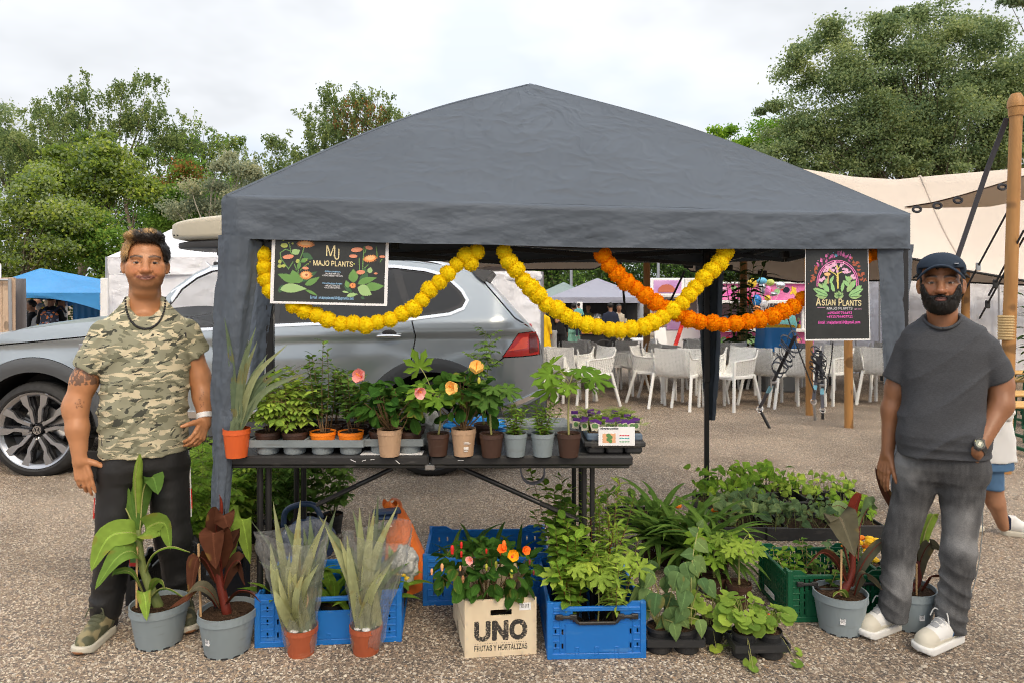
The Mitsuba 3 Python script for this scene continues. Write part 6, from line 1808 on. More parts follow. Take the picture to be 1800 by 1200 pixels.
for i,c in enumerate(pots):
 k = thing('pennywort',['pennywort with round leaves, left pot of the frontmost black tray','pennywort with round leaves, right pot of the frontmost black tray','pennywort in a black pot left behind the frontmost tray'][i],'potted plant')
 pot(k,c,.046 if i<2 else .055,.075,'black_pot',tilt=0 if i<2 else .12)
 r_ = rng(80+i)
 st = GM(); P,D = [],[]
 n_ = (58,34,46)[i]
 for j in range(n_):
  a = r_.random() * 6.3; rr = .02 + (.085 if i != 1 else .06) * math.sqrt(r_.random())
  low = r_.random() < .14
  h = (-.05-.05*r_.random() if low else (.02+(.15 if i != 1 else .09)*r_.random()*(1-rr/.16)))
  q = c + [(rr+.03*low)*math.cos(a),(rr+.03*low)*math.sin(a)*.8-.03*low,.075+h]
  q[2] = max(q[2],.015)
  st.add(tube(bez([c+[.02*math.cos(a),.02*math.sin(a),.068],(c+[0,0,.07]+q)/2+[0,0,.03],q],5),.0012,4,False))
  P.append(q); D.append([math.cos(a),math.sin(a),-.4+.3*r_.random()])
 part(k,'stem',st,'stem_light',smooth=True)
 leafset(k,T_DISC,np.array(P),np.array(D),.036+.024*r_.random(n_),8+np.clip(.38+.18*r_.normal(size=n_),.02,.98),'leaf',True,up=(0,-.6,1),roll=.35,seed=i)
# papaya and pandan in brown pots
for i,(x,yb,h,sd,lab) in enumerate([(1306,1072,.17,21,'papaya with broad lobed leaves in a brown pot beside the green crate'),(1262,1058,.14,22,'smaller papaya in a brown pot left of the one beside the green crate')]):
 k = thing('papaya',lab,'potted plant'); b = G(x,yb) + [0,.05,0]
 pot(k,b,.055,.10,'brown_pot'); pot_logo(k,b,.055,.10)
 papaya(k,b+[0,0,.08],h,12,.072,sd,8 if i==0 else 7,reach=.10,sr=.006)
for i,(x,yb) in enumerate([(1150,988),(1178,998),(1205,1010),(1238,1018),(1266,1030),(1222,985),(1160,968),(1250,1000)]):
 k = thing('pandan_plant',['pandan with arching leaves in the leftmost brown pot of the row','pandan second from the left in the row of brown pots','pandan third from the left in the row of brown pots','pandan fourth from the left in the row of brown pots','pandan at the right end of the row of brown pots','pandan behind the third brown pot of the row','pandan behind the leftmost brown pot of the row','pandan behind the fourth brown pot of the row'][i],'potted plant')
 b = G(x,yb) + [0,.05,0]
 pot(k,b,.056,.105,'brown_pot')
 if i < 5:
  pot_logo(k,b,.056,.105,-PI/2-.2)
 rosette(k,b+[0,0,.10],26,.36,9,500+i,T_STRAP2,(1.5,.3),width=1.2,tone=.5)
# trays of leafy seedlings behind
def tray_of_seedlings(label,x,yb,w_,d_,cls,n_,leaf,hgt,seed,tpl=T_HEART,crate_h=.07,lattice=False):
 k = thing('seedling_tray',label,'seedling tray')
 b = G(x,yb)
 lo = b + [-w_/2,0,0]
 for a,c in (((0,0,0),(w_,.010,crate_h)),((0,d_-.010,0),(w_,d_,crate_h)),((0,.010,0),(.010,d_-.010,crate_h)),((w_-.010,.010,0),(w_,d_-.010,crate_h))):
  part(k,'side',box(lo+a,lo+c,.002),'black_pot')
 part(k,'soil',box(lo+[.011,.011,.01],lo+[w_-.011,d_-.011,crate_h*.75]),'soil')
 r_ = rng(seed)
 st = GM(); P,D = [],[]
 n_ = int(n_*1.7); leaf *= .82
 for j in range(n_):
  q = lo + [w_*r_.random(),d_*r_.random(),crate_h*.7]
  h = hgt * (.35+.65*r_.random())
  e = q + [.03*r_.normal(),.03*r_.normal(),h]
  if j % 2 == 0:
   st.add(tube(bez([q,(q+e)/2,e],4),.0016,4,False))
  a = r_.random() * 6.3
  P.append(e); D.append([math.cos(a),math.sin(a)-.35,-.30+.5*r_.normal()*.6])
 part(k,'stem',st,'stem_green',smooth=True)
 leafset(k,tpl,np.array(P),np.array(D),leaf*(.6+.6*r_.random(n_)),cls+np.clip(.5+.2*r_.normal(size=n_),.02,.98),'leaf',True,up=(0,-.5,1),roll=.5,seed=seed)
 return k
for a in [('tray of large-leaved gourd seedlings behind the right half of the pandan row',1288,912,.34,.30,7,62,.075,.22,1),('tray of soft grey-green seedlings in the middle of the seedling trays',1330,948,.36,.28,16,60,.085,.17,2),
   ('tray of broad seedlings farthest back left of the black lattice crate',1350,888,.34,.25,7,55,.075,.20,3),('tray of bright seedlings behind the striped banana leaf',1450,905,.42,.30,8,75,.060,.15,4),
   ('tray of seedlings just behind the green crate',1415,950,.42,.24,16,62,.062,.15,5),('tray of seedlings right of the green crate behind the jeans',1510,945,.30,.28,7,46,.055,.14,6),
   ('tray of heart-leaved seedlings at the left end behind the pandan row',1112,932,.26,.24,9,26,.062,.16,7)]:
 tray_of_seedlings(*a)
crate('lattice_crate','black lattice crate at the back of the seedling trays',G(1362,915),G(1432,913),.22,.13,'black_plastic',handle=False,lattice=True)
crate('lattice_crate','black lattice crate behind the bright seedlings, rightmost at the back',G(1452,908),G(1530,908),.20,.12,'black_plastic',handle=False,lattice=True)
k = thing('marigold','pot of yellow and orange marigolds beside the jeans','potted plant')
b = G(1530,1030) + [0,.05,0]
pot(k,b,.07,.10,'black_pot')
seedling(k,b+[0,0,.09],.10,9,90,10,.06,.024,14,T_LANCE,'stem_green',.0015,start=.1)
mat('marigold_yellow',(0.85,0.50,0.006),.65); mat('marigold_orange',(0.84,0.22,0.004),.65)
r_ = rng(91)
for i in range(16):
 q = b + [.085*r_.normal()*.8,.05*r_.normal()-.03,.20+.025*r_.normal()]
 sv,sf = sph([0,0,0],1.0,2); sv = sv * (1+.25*(r_.random((len(sv),1))-.5)) * [.019,.019,.011]
 part(k,'flower',(sv+q,sf),'marigold_yellow' if i%3 else 'marigold_orange',smooth=30)
for i,(x,y,m_) in enumerate([(1192,888,'marigold_orange'),(1256,896,'marigold_orange'),(1264,898,'bud_red')]):
 k = thing('marigold',['orange marigold glimpsed between the pandan leaves','orange marigold under the canopy leg among the gourd leaves','red marigold beside the orange one among the gourd leaves'][i],'flower')
 q = W(x,y,4.1)
 part(k,'flower',sph(q,[.022,.018,.016],2),m_,smooth=True); part(k,'stem',tube([q,q-[0,0,q[2]-.02]],.002,4),'stem_green')
# left: a thicket of curry-leaf saplings behind the table leg
spots = [(352,1010,7),(372,985,8),(412,965,7),(445,950,8),(490,960,9),(500,930,7),(540,940,9),(350,950,8),(400,925,9),(585,935,9),(340,905,7),(445,905,7),(510,900,9)]
words = ['beside the right knee of the man in black trousers','behind the lower end of the left canopy leg','right of the left canopy leg, front row','just left of the table leg pair','right of the table leg pair','behind the table leg pair, second row','behind the wrapped pineapple leaves','behind the man, second row','behind the left canopy leg, back row','rightmost, sparse, under the table brace','behind the man, back row','back row behind the table leg pair','back row right of the table legs']
for i,(x,yb,c) in enumerate(spots):
 k = thing('curry_sapling',f'feathery sapling in the left thicket, {words[i]}','potted plant')
 b = G(x,yb); pot(k,b,.06,.11,'black_pot')
 seedling(k,b+[0,0,.09],.42-.0006*(1010-yb)+.04*(i%3==0),c,600+i,7,.085,.042,12,T_OVAL,'stem_green',.0022,start=.18,pinnate=3 if i != 9 else 2,tone=.52)
crate('lattice_crate','black crate behind the legs of the man in black trousers',G(220,1064),G(262,1062),.25,.17,'black_plastic',handle=False,lattice=True)
crate('lattice_crate','black crate behind the red banana plant',G(393,1072),G(440,1056),.36,.24,'black_plastic',handle=False,lattice=True)
# bags
k = thing('shopping_bag','slumped orange shopping bag with cut-out handle under the table','bag')
u,s = np.meshgrid(np.linspace(0,2*PI,61),np.linspace(0,1,30),indexing='ij')
Zb = 3.05
xl = interp(s,[(0,670),(.5,678),(.85,684),(1,672)]); xr = interp(s,[(0,746),(.35,748),(.7,728),(1,698)]); yy = 1032 - 150 * s
cx,hw = (xl+xr) / 2,(xr-xl) / 2
wv = 1 + .25 * (meshkit.fbm(np.stack([np.cos(u)*1.4,np.sin(u)*1.4,s*3],-1),4,5)-.5)
P = np.stack([X(cx,Zb)+hw/FOCAL*Zb*np.cos(u)*wv,Zb+.09*np.sin(u)*(1-.75*s)*wv,np.maximum(Zz(yy,Zb)+.012*np.sin(u*3)*s,.002)],-1)
part(k,'body',sheet(P,.001),'orange_bag',smooth=60)
hd = bez([W(680,888,Zb),W(690,876,Zb),W(704,884,Zb+.02),W(706,900,Zb+.02)],16)
part(k,'handle',sheet(np.stack([hd+[0,-.012,0],hd+[0,.012,.002]],1),.004),'orange_bag',smooth=60)
k = thing('plastic_bag','clear bag with yellow contents leaning on the orange bag','bag')
v,f = sph([0,0,0],1.0,4); q = v + (meshkit.fbm(v*2.1+9,4,6)-.5)[:,None] * v * .8
part(k,'contents',(q*[.045,.04,.05]+W(711,1002,2.92),f),'yellow_plastic',smooth=True)
part(k,'film',(q[:,[1,0,2]]*[.055,.05,.075]+W(713,990,2.92),f),'grey_film',smooth=True)
k = thing('blue_carrier','folded blue and white bag on the rim of the orange bag','bag')
part(k,'fold',[xf(box([-.06,-.03,-.008],[.06,.03,.008],.006),move(W(680,898,2.98),.3)),xf(box([-.045,-.025,-.006],[.05,.03,.006],.005),move(W(678,908,2.96),.1))],'navy_bag')
k = thing('holdall','navy holdall with a thick handle behind the left blue crate','bag')
q = v + (meshkit.fbm(v*1.8+3,3,2)-.5)[:,None] * v * .5
part(k,'body',(q*[.13,.13,.10]+W(540,950,3.2),f),'navy_bag',smooth=True)
hd = bez([W(498,925,3.1),W(502,898,3.1),W(525,886,3.1),W(552,887,3.1),W(566,910,3.1)],24)
part(k,'handle',tube(hd,.013,8),'navy_bag',smooth=True)
k = thing('fallen_leaf','orange fallen leaf beside the corner of the green crate','leaf')
for j in range(4):
 part(k,'blade',(lambda a: (a[0],a[1]))(scatter(T_LANCE,G(1358,1081+j*2)+[0,0,.006+.003*j],frame([math.cos(j*1.3),math.sin(j*1.3),.1]),.04,0)),'petal_orange')
# ------------------------------------------------------------------ marigold garlands
def pompom(seed,n=330):
 r = rng(seed)
 g = GM()
 g.add(sph([0,0,0],.84,2))
 u = r.normal(size=(n,3)); u /= np.linalg.norm(u,axis=1,keepdims=True)
 tpl = (np.array([[0,0,0],[.32,-.13,.02],[.42,0,-.03],[.32,.13,.02],[.50,-.10,.08],[.50,.10,.08]]),np.array([[0,1,2],[0,2,3],[1,4,2],[2,5,3]]),np.zeros(6))
 v,f,_ = scatter(tpl,u*.70,frame(u+.35*r.normal(size=(n,3)),r.normal(size=(n,3))),.46+.18*r.random(n),0)
 g.add((v,f))
 return g.mesh()
def petal_color(a,b):
 return proc(lambda p,n,uv: mix(a,b,noise(p.x*210,p.y*210,p.z*210)))
scene['garland_yellow'] = {'type': 'principledthin','base_color': petal_color((0.86,0.60,0.004),(0.94,0.76,0.020)),'roughness': .7,'diff_trans': .35}
scene['garland_orange'] = {'type': 'principledthin','base_color': petal_color((0.84,0.21,0.002),(0.92,0.34,0.006)),'roughness': .7,'diff_trans': .35}
POM = {c: [mikit.ply(pompom(i),c,smooth=False) for i in range(3)] for c in ('garland_yellow','garland_orange')}
def front_line(px):
 """Distance of the canopy's front edge seen at that pixel column."""
 k = (px-900) / FOCAL
 d = CR - CL
 t = (k*CL[1]-CL[0]) / (d[0]-k*d[1])
 return CL[1] + t * d[1]
def garland(label,pts,n,m,rad,behind=.05,seed=0):
 k = thing('garland',label,'garland')
 r = rng(seed)
 c = bez(pts,240)
 L = np.concatenate([[0],np.cumsum(np.linalg.norm(np.diff(c,axis=0),axis=1))])
 s = np.linspace(0,L[-1],n)
 x,y = np.interp(s,L,c[:,0]),np.interp(s,L,c[:,1])
 P = np.array([W(a,b,front_line(a)+behind) for a,b in zip(x,y)])
 part(k,'string',tube(P,.003,4),'stem_light')
 for i,q in enumerate(P):
  M = np.eye(4)
  M[:3,:3] = trimesh.transformations.random_rotation_matrix(r.random(3))[:3,:3] * rad * (.90+.22*r.random())
  M[:3,3] = q + r.normal(size=3) * .003
  part(k,'blossom',POM[m][i%3],None,tw=TW(M))
 return k
garland('yellow marigold garland behind the plant poster, from the left leg to the middle',[(458,448),(464,478),(480,508),(512,532),(545,550),(590,566),(640,570),(690,560),(735,534),(775,495),(800,468),(822,446),(836,442),(828,464)],24,'garland_yellow',.0385,seed=1)
garland('yellow marigold garland hanging from the middle to the rear leg',[(884,443),(896,460),(912,482),(932,506),(960,533),(1000,558),(1045,573),(1090,580),(1135,574),(1175,552),(1212,518),(1240,486),(1262,464),(1277,445)],26,'garland_yellow',.0415,seed=2)
garland('orange marigold garland sagging from the middle to the black poster and right leg',[(1060,446),(1076,472),(1098,494),(1130,516),(1165,540),(1205,557),(1250,568),(1300,568),(1345,561),(1380,548),(1405,530),(1440,505),(1490,470),(1536,444)],27,'garland_orange',.0425,behind=.07,seed=3)
# ------------------------------------------------------------------ the two posters
def poster_frame(px,py,behind=.012):
 """A frame on the canopy's front edge: x along it, z up; the unit is one photograph pixel at that place."""
 Z = front_line(px) + behind
 d = np.array([*(CR-CL),0]) / np.linalg.norm(CR-CL)
 s = Z / FOCAL
 M = np.eye(4)
 M[:3,0],M[:3,1],M[:3,2] = d * s / d[0] * (1-0) ,np.array([0,0,1]) * s,np.array([d[1],-d[0],0]) * s
 M[:3,3] = [X(px,Z),Z,Zz(py,Z)]
 return M
def flat(parent,name,polys,M,m,layer,label=None):
 """Flat print: polygons in pixels (x right, y up) about the frame's middle."""
 polys = polys if isinstance(polys,list) else [polys]
 g = GM()
 for p in polys:
  p = p if p.is_valid else p.buffer(0)
  if p.area > .01:
   v,f = extrude(p,.12); g.add((v+[0,0,layer],f))
 return part(parent,name,xf(g.mesh(),M),m,label=label)
def ptext(parent,s,x,y,h,M,m,layer,wmax=None,bold=False):
 v,f = text(s,h,bold,.12)
 if wmax:
  v[:,0] *= wmax / np.ptp(v[:,0])
 return part(parent,'lettering',xf((v+[x,y-h/2,layer],f),M),m)
def leafpoly(x,y,L,w,ang,curve=0.0):
 s = np.linspace(0,1,12); hw = w * np.sin(PI*s**.8) * .5
 a = np.stack([s*L,hw+curve*s*s*L],1); b = np.stack([s*L,-hw+curve*s*s*L],1)[::-1]
 return affinity.translate(affinity.rotate(Polygon(np.vstack([a,b])).buffer(0),ang,origin=(0,0)),x,y)
def daisy(x,y,r,sq=.6,n=18,ang=0):
 ps = [leafpoly(0,0,r,r*.30,i*360/n) for i in range(n)]
 return affinity.translate(affinity.rotate(affinity.scale(unary_union(ps),1,sq,origin=(0,0)),ang,origin=(0,0)),x,y)
mat('poster_black',proc(lambda p,n,uv: mi.Color3f(0.030,0.033,0.034)*(.8+.5*fbm(p.x*9,p.z*9,2.0,3))),.32)
mat('print_cream',(0.72,0.62,0.36),.5); mat('print_white',(0.72,0.72,0.76),.5); mat('print_blue',(0.28,0.50,0.74),.5)
mat('print_leaf',(0.14,0.30,0.08),.5); mat('print_leaf_light',(0.34,0.52,0.22),.5); mat('print_leaf_dark',(0.05,0.13,0.06),.5)
mat('print_orange',(0.80,0.30,0.10),.5); mat('print_coral',(0.70,0.28,0.17),.5); mat('print_apricot',(0.88,0.52,0.24),.5); mat('print_lime',(0.42,0.48,0.12),.5)
mat('print_pink',(0.78,0.20,0.50),.5); mat('print_magenta',(0.85,0.12,0.55),.5); mat('print_pale_pink',(0.80,0.45,0.66),.5); mat('print_plum',(0.40,0.08,0.25),.5); mat('print_rust',(0.42,0.11,0.06),.5); mat('print_sky',(0.12,0.42,0.62),.5)
mat('print_gold',(0.72,0.60,0.16),.5); mat('print_green',(0.30,0.56,0.24),.5)
k = thing('poster','black poster with orange flowers and the name MAJO PLANTS hung at the left','poster')
M = poster_frame(581,478)
M = M @ np.array([[math.cos(-.03),-math.sin(-.03),0,0],[math.sin(-.03),math.cos(-.03),0,0],[0,0,1,0],[0,0,0,1.0]])
flat(k,'sheet',sbox(-97.5,-58,97.5,60),M,'paper',-.12)
flat(k,'dark_print',sbox(-92,-54,92,60),M,'poster_black',.02)
cp = lambda cx,cy: ((470+cx/7.826)-581,-((400+cy/7.826)-478)+(470+cx/7.826-581)*.03)
s_ = 1 / 7.826
dk,md,lt,st_ = [],[],[],[]
for cx,cy,L,w,a,cv,wh in [(430,760,260,110,150,.1,1),(430,770,190,130,100,.1,1),(440,770,150,90,60,0,1),(480,750,260,90,40,-.1,0),(540,790,220,80,20,.2,1),(230,860,330,130,18,-.25,2),(550,860,180,40,-20,-.1,1),(370,370,110,90,40,-.2,2),(500,360,160,90,-35,.1,0),(480,480,110,60,30,0,1),(450,580,120,50,80,0,1),(220,900,120,60,70,0,0),
        (1180,760,190,130,100,-.1,1),(1260,770,180,110,50,.1,0),(1230,780,270,90,32,-.2,1),(1330,850,250,130,28,-.3,1),(1230,830,210,150,-15,-.2,2),(1110,830,110,70,110,0,1),(1160,890,140,50,145,0,0),(1090,950,150,60,25,-.2,2),(1380,630,90,70,80,0,2),(1330,640,90,50,100,0,0),(1280,950,60,40,-40,0,0),(1030,880,90,30,-10,0,2)]:
 x,y = cp(cx,cy); (dk,md,lt)[wh].append(leafpoly(x,y,L*s_,w*s_,a,cv))
for pts in [[(450,740),(450,500),(500,350),(520,270)],[(330,580),(230,440),(215,360),(280,310),(340,330),(380,400)],[(330,570),(380,480)],[(350,330),(330,240)],[(430,590),(400,510)],[(480,590),(560,510)],[(1290,720),(1290,480),(1300,260)],[(1250,600),(1240,420)],[(1310,350),(1330,290)],[(1480,400),(1460,260)],[(1310,560),(1360,510)],[(1520,470),(1545,430)]]:
 st_.append(LineString([cp(*q) for q in pts]).buffer(.75))
flat(k,'printed_stems',st_,M,'print_leaf',.16)
flat(k,'printed_dark_leaves',dk,M,'print_leaf_dark',.30)
flat(k,'printed_leaves',md,M,'print_leaf',.45)
flat(k,'printed_light_leaves',lt,M,'print_leaf_light',.60)
for q_ in (daisy(*cp(535,235),125*s_,.45),daisy(*cp(555,660),90*s_,.75),daisy(*cp(1385,425),105*s_,.55,18,12),daisy(*cp(1165,800),48*s_,.9)):
 flat(k,'printed_orange_flower',q_,M,'print_orange',.75)
flat(k,'printed_petals',[daisy(*cp(535,225),85*s_,.40),daisy(*cp(545,655),60*s_,.75),daisy(*cp(1385,415),75*s_,.5,18,12)],M,'print_apricot',.90)
flat(k,'printed_hearts',[Point(*cp(560,655)).buffer(2.2),Point(*cp(1165,795)).buffer(1.3)],M,'print_rust',1.05)
el = lambda cx,cy,rx,ry,a=0: affinity.translate(affinity.rotate(affinity.scale(Point(0,0).buffer(1,8),rx*s_,ry*s_),a),*cp(cx,cy))
flat(k,'printed_coral_flowers',[el(320,412,72,30,10),el(1205,305,78,32,8),el(1160,395,55,25),el(1365,275,52,26,-10),el(1548,397,40,18),el(545,565,42,20),el(1265,615,58,30,5),el(1465,632,25,14)],M,'print_coral',1.05)
flat(k,'printed_buds',[el(265,258,46,32),el(370,230,14,14),el(320,222,10,10),el(215,478,22,28),el(215,540,26,26),el(265,535,26,22),el(440,468,22,30,-20),el(577,505,9,9),el(1175,500,12,10),el(600,480,8,8),el(555,455,9,9),el(252,190,9,9)],M,'print_lime',1.05)
ptext(k,'M',cp(862,300)[0],cp(0,305)[1]+1,19,M,'print_cream',1.1,15)
ptext(k,'J',cp(945,360)[0],cp(0,348)[1]+1,19,M,'print_cream',1.1,8)
ptext(k,'MAJO PLANTS',cp(900,500)[0],cp(900,498)[1],9,M,'print_cream',1.1,66,True)
for s,cy,wd,m_ in [('Juliana Jonathaan,',607,27,'print_blue'),('Am Bollwerk 12,',636,24,'print_white'),('47608 Geldern, Germany',665,34,'print_white'),('Phone/WhatsApp Number:',772,33,'print_blue'),('+491607764493',803,25,'print_white'),('+4915754407911',830,27,'print_white')]:
 ptext(k,s,cp(897,cy)[0],cp(897,cy)[1],2.6,M,m_,1.1,wd,True)
ptext(k,'Email : majoplants39@gmail.com',cp(900,975)[0],cp(900,970)[1],4.6,M,'print_blue',1.1,73,True)
k = thing('poster','black poster with a flowering tree emblem and the name ASIAN PLANTS','poster')
M = poster_frame(1472,518)
flat(k,'sheet',Polygon([(-63,-80),(65,-81),(61,84),(-62.5,84)]),M,'paper',-.12)
flat(k,'dark_print',Polygon([(-61,-77.5),(63,-78),(59.5,84),(-61,84)]),M,'poster_black',.02)
c2 = lambda cx,cy: ((1380+cx/6.0)-1472,-((420+cy/6.0)-518))
s_ = 1 / 6.0
ox,oy = c2(555,470)
ringp = lambda r1,r2,a0=-8,a1=188: Polygon([(ox+r1*s_*math.cos(t),oy+r1*s_*math.sin(t)) for t in np.radians(np.linspace(a0,a1,50))]+[(ox+r2*s_*math.cos(t),oy+r2*s_*math.sin(t)) for t in np.radians(np.linspace(a1,a0,50))])
flat(k,'printed_arch',[ringp(246,238),ringp(229,218)],M,'print_pink',.2)
r_ = rng(17)
grp = {'print_plum': [],'print_rust': [],'print_pink': [],'print_sky': []}
for i in range(46):
 a = math.radians(178-i*3.9); rr = 258 + 48 * r_.random()
 x,y = ox + rr * s_ * math.cos(a),oy + rr * s_ * math.sin(a)
 key = 'print_rust' if (i<9 or i>30) else ('print_sky' if i in (21,22) else ('print_plum' if i%2 else 'print_pink'))
 grp[key].append(leafpoly(x,y,(26+34*r_.random())*s_,(16+20*r_.random())*s_,math.degrees(a)+40*r_.normal()))
 if i % 3 == 0:
  grp[key].append(Point(ox+(rr+42)*s_*math.cos(a+.05),oy+(rr+42)*s_*math.sin(a+.05)).buffer(6*s_))
for m_,ps in grp.items():
 flat(k,'printed_leaves',ps,M,m_,.2)
L2 = lambda *p,w=3.0: LineString([c2(*q) for q in p]).buffer(w*s_*1.6)
flat(k,'printed_tree',[L2((556,520),(556,400),(548,300),(535,270),w=6),L2((550,400),(520,370),(470,345),(430,330)),L2((556,370),(600,350),(650,355)),L2((552,330),(575,300),(600,280)),L2((480,350),(450,310)),L2((556,480),(548,440),(552,380),w=5)],M,'print_gold',.35)
blo = []
for cx,cy,rx,ry in [(450,300,50,28),(400,345,30,14),(510,270,36,20),(600,275,50,28),(640,325,40,20),(665,355,34,14),(500,335,25,10),(355,440,20,14),(390,420,18,10),(720,395,16,12),(746,415,12,10),(470,300,40,20)]:
 for _ in range(9):
  x,y = c2(cx+rx*r_.normal()*.55,cy+ry*r_.normal()*.55); blo.append(Point(x,y).buffer((7+8*r_.random())*s_,3))
flat(k,'printed_blossom',blo,M,'print_pale_pink',.5)
flat(k,'printed_small_tree',[L2((440,470),(440,390)),affinity.translate(affinity.scale(Point(0,0).buffer(1,6),38*s_,18*s_),*c2(432,375))],M,'print_apricot',.5)
gl,gd = [],[]
for cx,cy,L,w,a in [(440,600,190,70,158),(430,610,140,60,175),(680,600,190,75,22),(690,612,150,60,4),(450,560,120,60,130),(660,560,130,60,50),(500,560,110,40,100),(520,560,130,34,115),(600,560,120,40,80),(400,500,90,40,70),(460,470,95,34,60),(380,520,80,36,140),(720,520,90,36,60),(690,470,80,40,95),(690,500,100,44,140),(690,500,100,44,38),(690,450,80,40,130),(690,440,80,40,55),(760,540,90,50,30),(350,560,80,44,150)]:
 x,y = c2(cx,cy); (gl if len(gl)<=len(gd) else gd).append(leafpoly(x,y,L*s_,w*s_,a))
flat(k,'printed_dark_foliage',gd,M,'print_leaf_light',.5)
flat(k,'printed_foliage',gl,M,'print_green',.65)
flat(k,'printed_cabbage',[leafpoly(*c2(565,615),(60+8*(i%2))*s_,46*s_,15+i*25) for i in range(7)],M,'print_leaf_light',.8)
flat(k,'printed_veins',[LineString([c2(565,612),(c2(565,612)[0]+52*s_*math.cos(t),c2(565,612)[1]+52*s_*math.sin(t))]).buffer(.35) for t in np.linspace(.3,2.9,9)]+[LineString([c2(x0,y0),c2(x1,y1)]).buffer(.4) for x0,y0,x1,y1 in [(290,540,440,600),(320,595,430,612),(830,540,690,600),(820,605,700,612)]],M,'print_leaf_dark',.95)
ptext(k,'A',c2(330,668)[0],c2(0,668)[1]+.8,12.5,M,'print_cream',.2,10,True)
ptext(k,'SIAN',c2(448,668)[0],c2(0,672)[1],9.8,M,'print_cream',.2,26.5,True)
ptext(k,'P',c2(585,672)[0],c2(0,672)[1]+.6,12.0,M,'print_cream',.2,7,True)
ptext(k,'LANTS',c2(722,676)[0],c2(0,678)[1],9.8,M,'print_cream',.2,37,True)
ptext(k,'MAJO PLANTS',c2(578,732)[0],c2(578,734)[1],4.6,M,'print_white',.2,50)
flat(k,'printed_rule',[sbox(*c2(314,728),*c2(408,724)),sbox(*c2(746,745),*c2(836,741))],M,'print_pale_pink',.2)
ptext(k,'+491607764493',c2(578,780)[0],c2(578,781)[1],4.4,M,'print_magenta',.2,48,True)
ptext(k,'+4915754407911',c2(578,820)[0],c2(578,820)[1],4.4,M,'print_magenta',.2,51,True)
ptext(k,'Email : majoplants39@gmail.com',c2(573,880)[0],c2(573,880)[1],4.6,M,'print_magenta',.2,82,True)
# ------------------------------------------------------------------ people: smooth bodies from distance fields
def seg(P,a,b,ra,rb):
 a,b = np.asarray(a,float),np.asarray(b,float)
 d = b - a
 q = P - a
 t = np.clip((q@d)/(d@d+1e-12),0,1)
 q -= t[:,None] * d
 return np.sqrt(np.einsum('ij,ij->i',q,q)) - (ra+(rb-ra)*t)
def ell(P,c,r):
 q = P - np.asarray(c,float)
 r = np.asarray(r,float)
 q = q / r; k0 = np.sqrt(np.einsum('ij,ij->i',q,q)); q = q / r; k1 = np.sqrt(np.einsum('ij,ij->i',q,q)) + 1e-9
 return k0 * (k0-1) / k1
def smin(a,b,k):
 h = np.clip(.5+.5*(b-a)/k,0,1)
 return b + (a-b) * h - k * h * (1-h)
def smax(a,b,k):
 return -smin(-a,-b,k)
def loft(P,secs,pw=2.6):
 """Sections (z, x centre, y centre, half width, half depth)."""
 s = np.asarray(sorted(secs),float)
 z = np.clip(P[:,2],s[0,0],s[-1,0])
 cx,cy,w,d = (np.interp(z,s[:,0],s[:,i]) for i in (1,2,3,4))
 qx,qy = np.abs(P[:,0]-cx) / w,np.abs(P[:,1]-cy) / d
 n = (qx**pw+qy**pw+1e-12) ** (1/pw)
 e = (n-1) * np.minimum(w,d)
 return np.maximum(e,np.maximum(s[0,0]-P[:,2],P[:,2]-s[-1,0]))
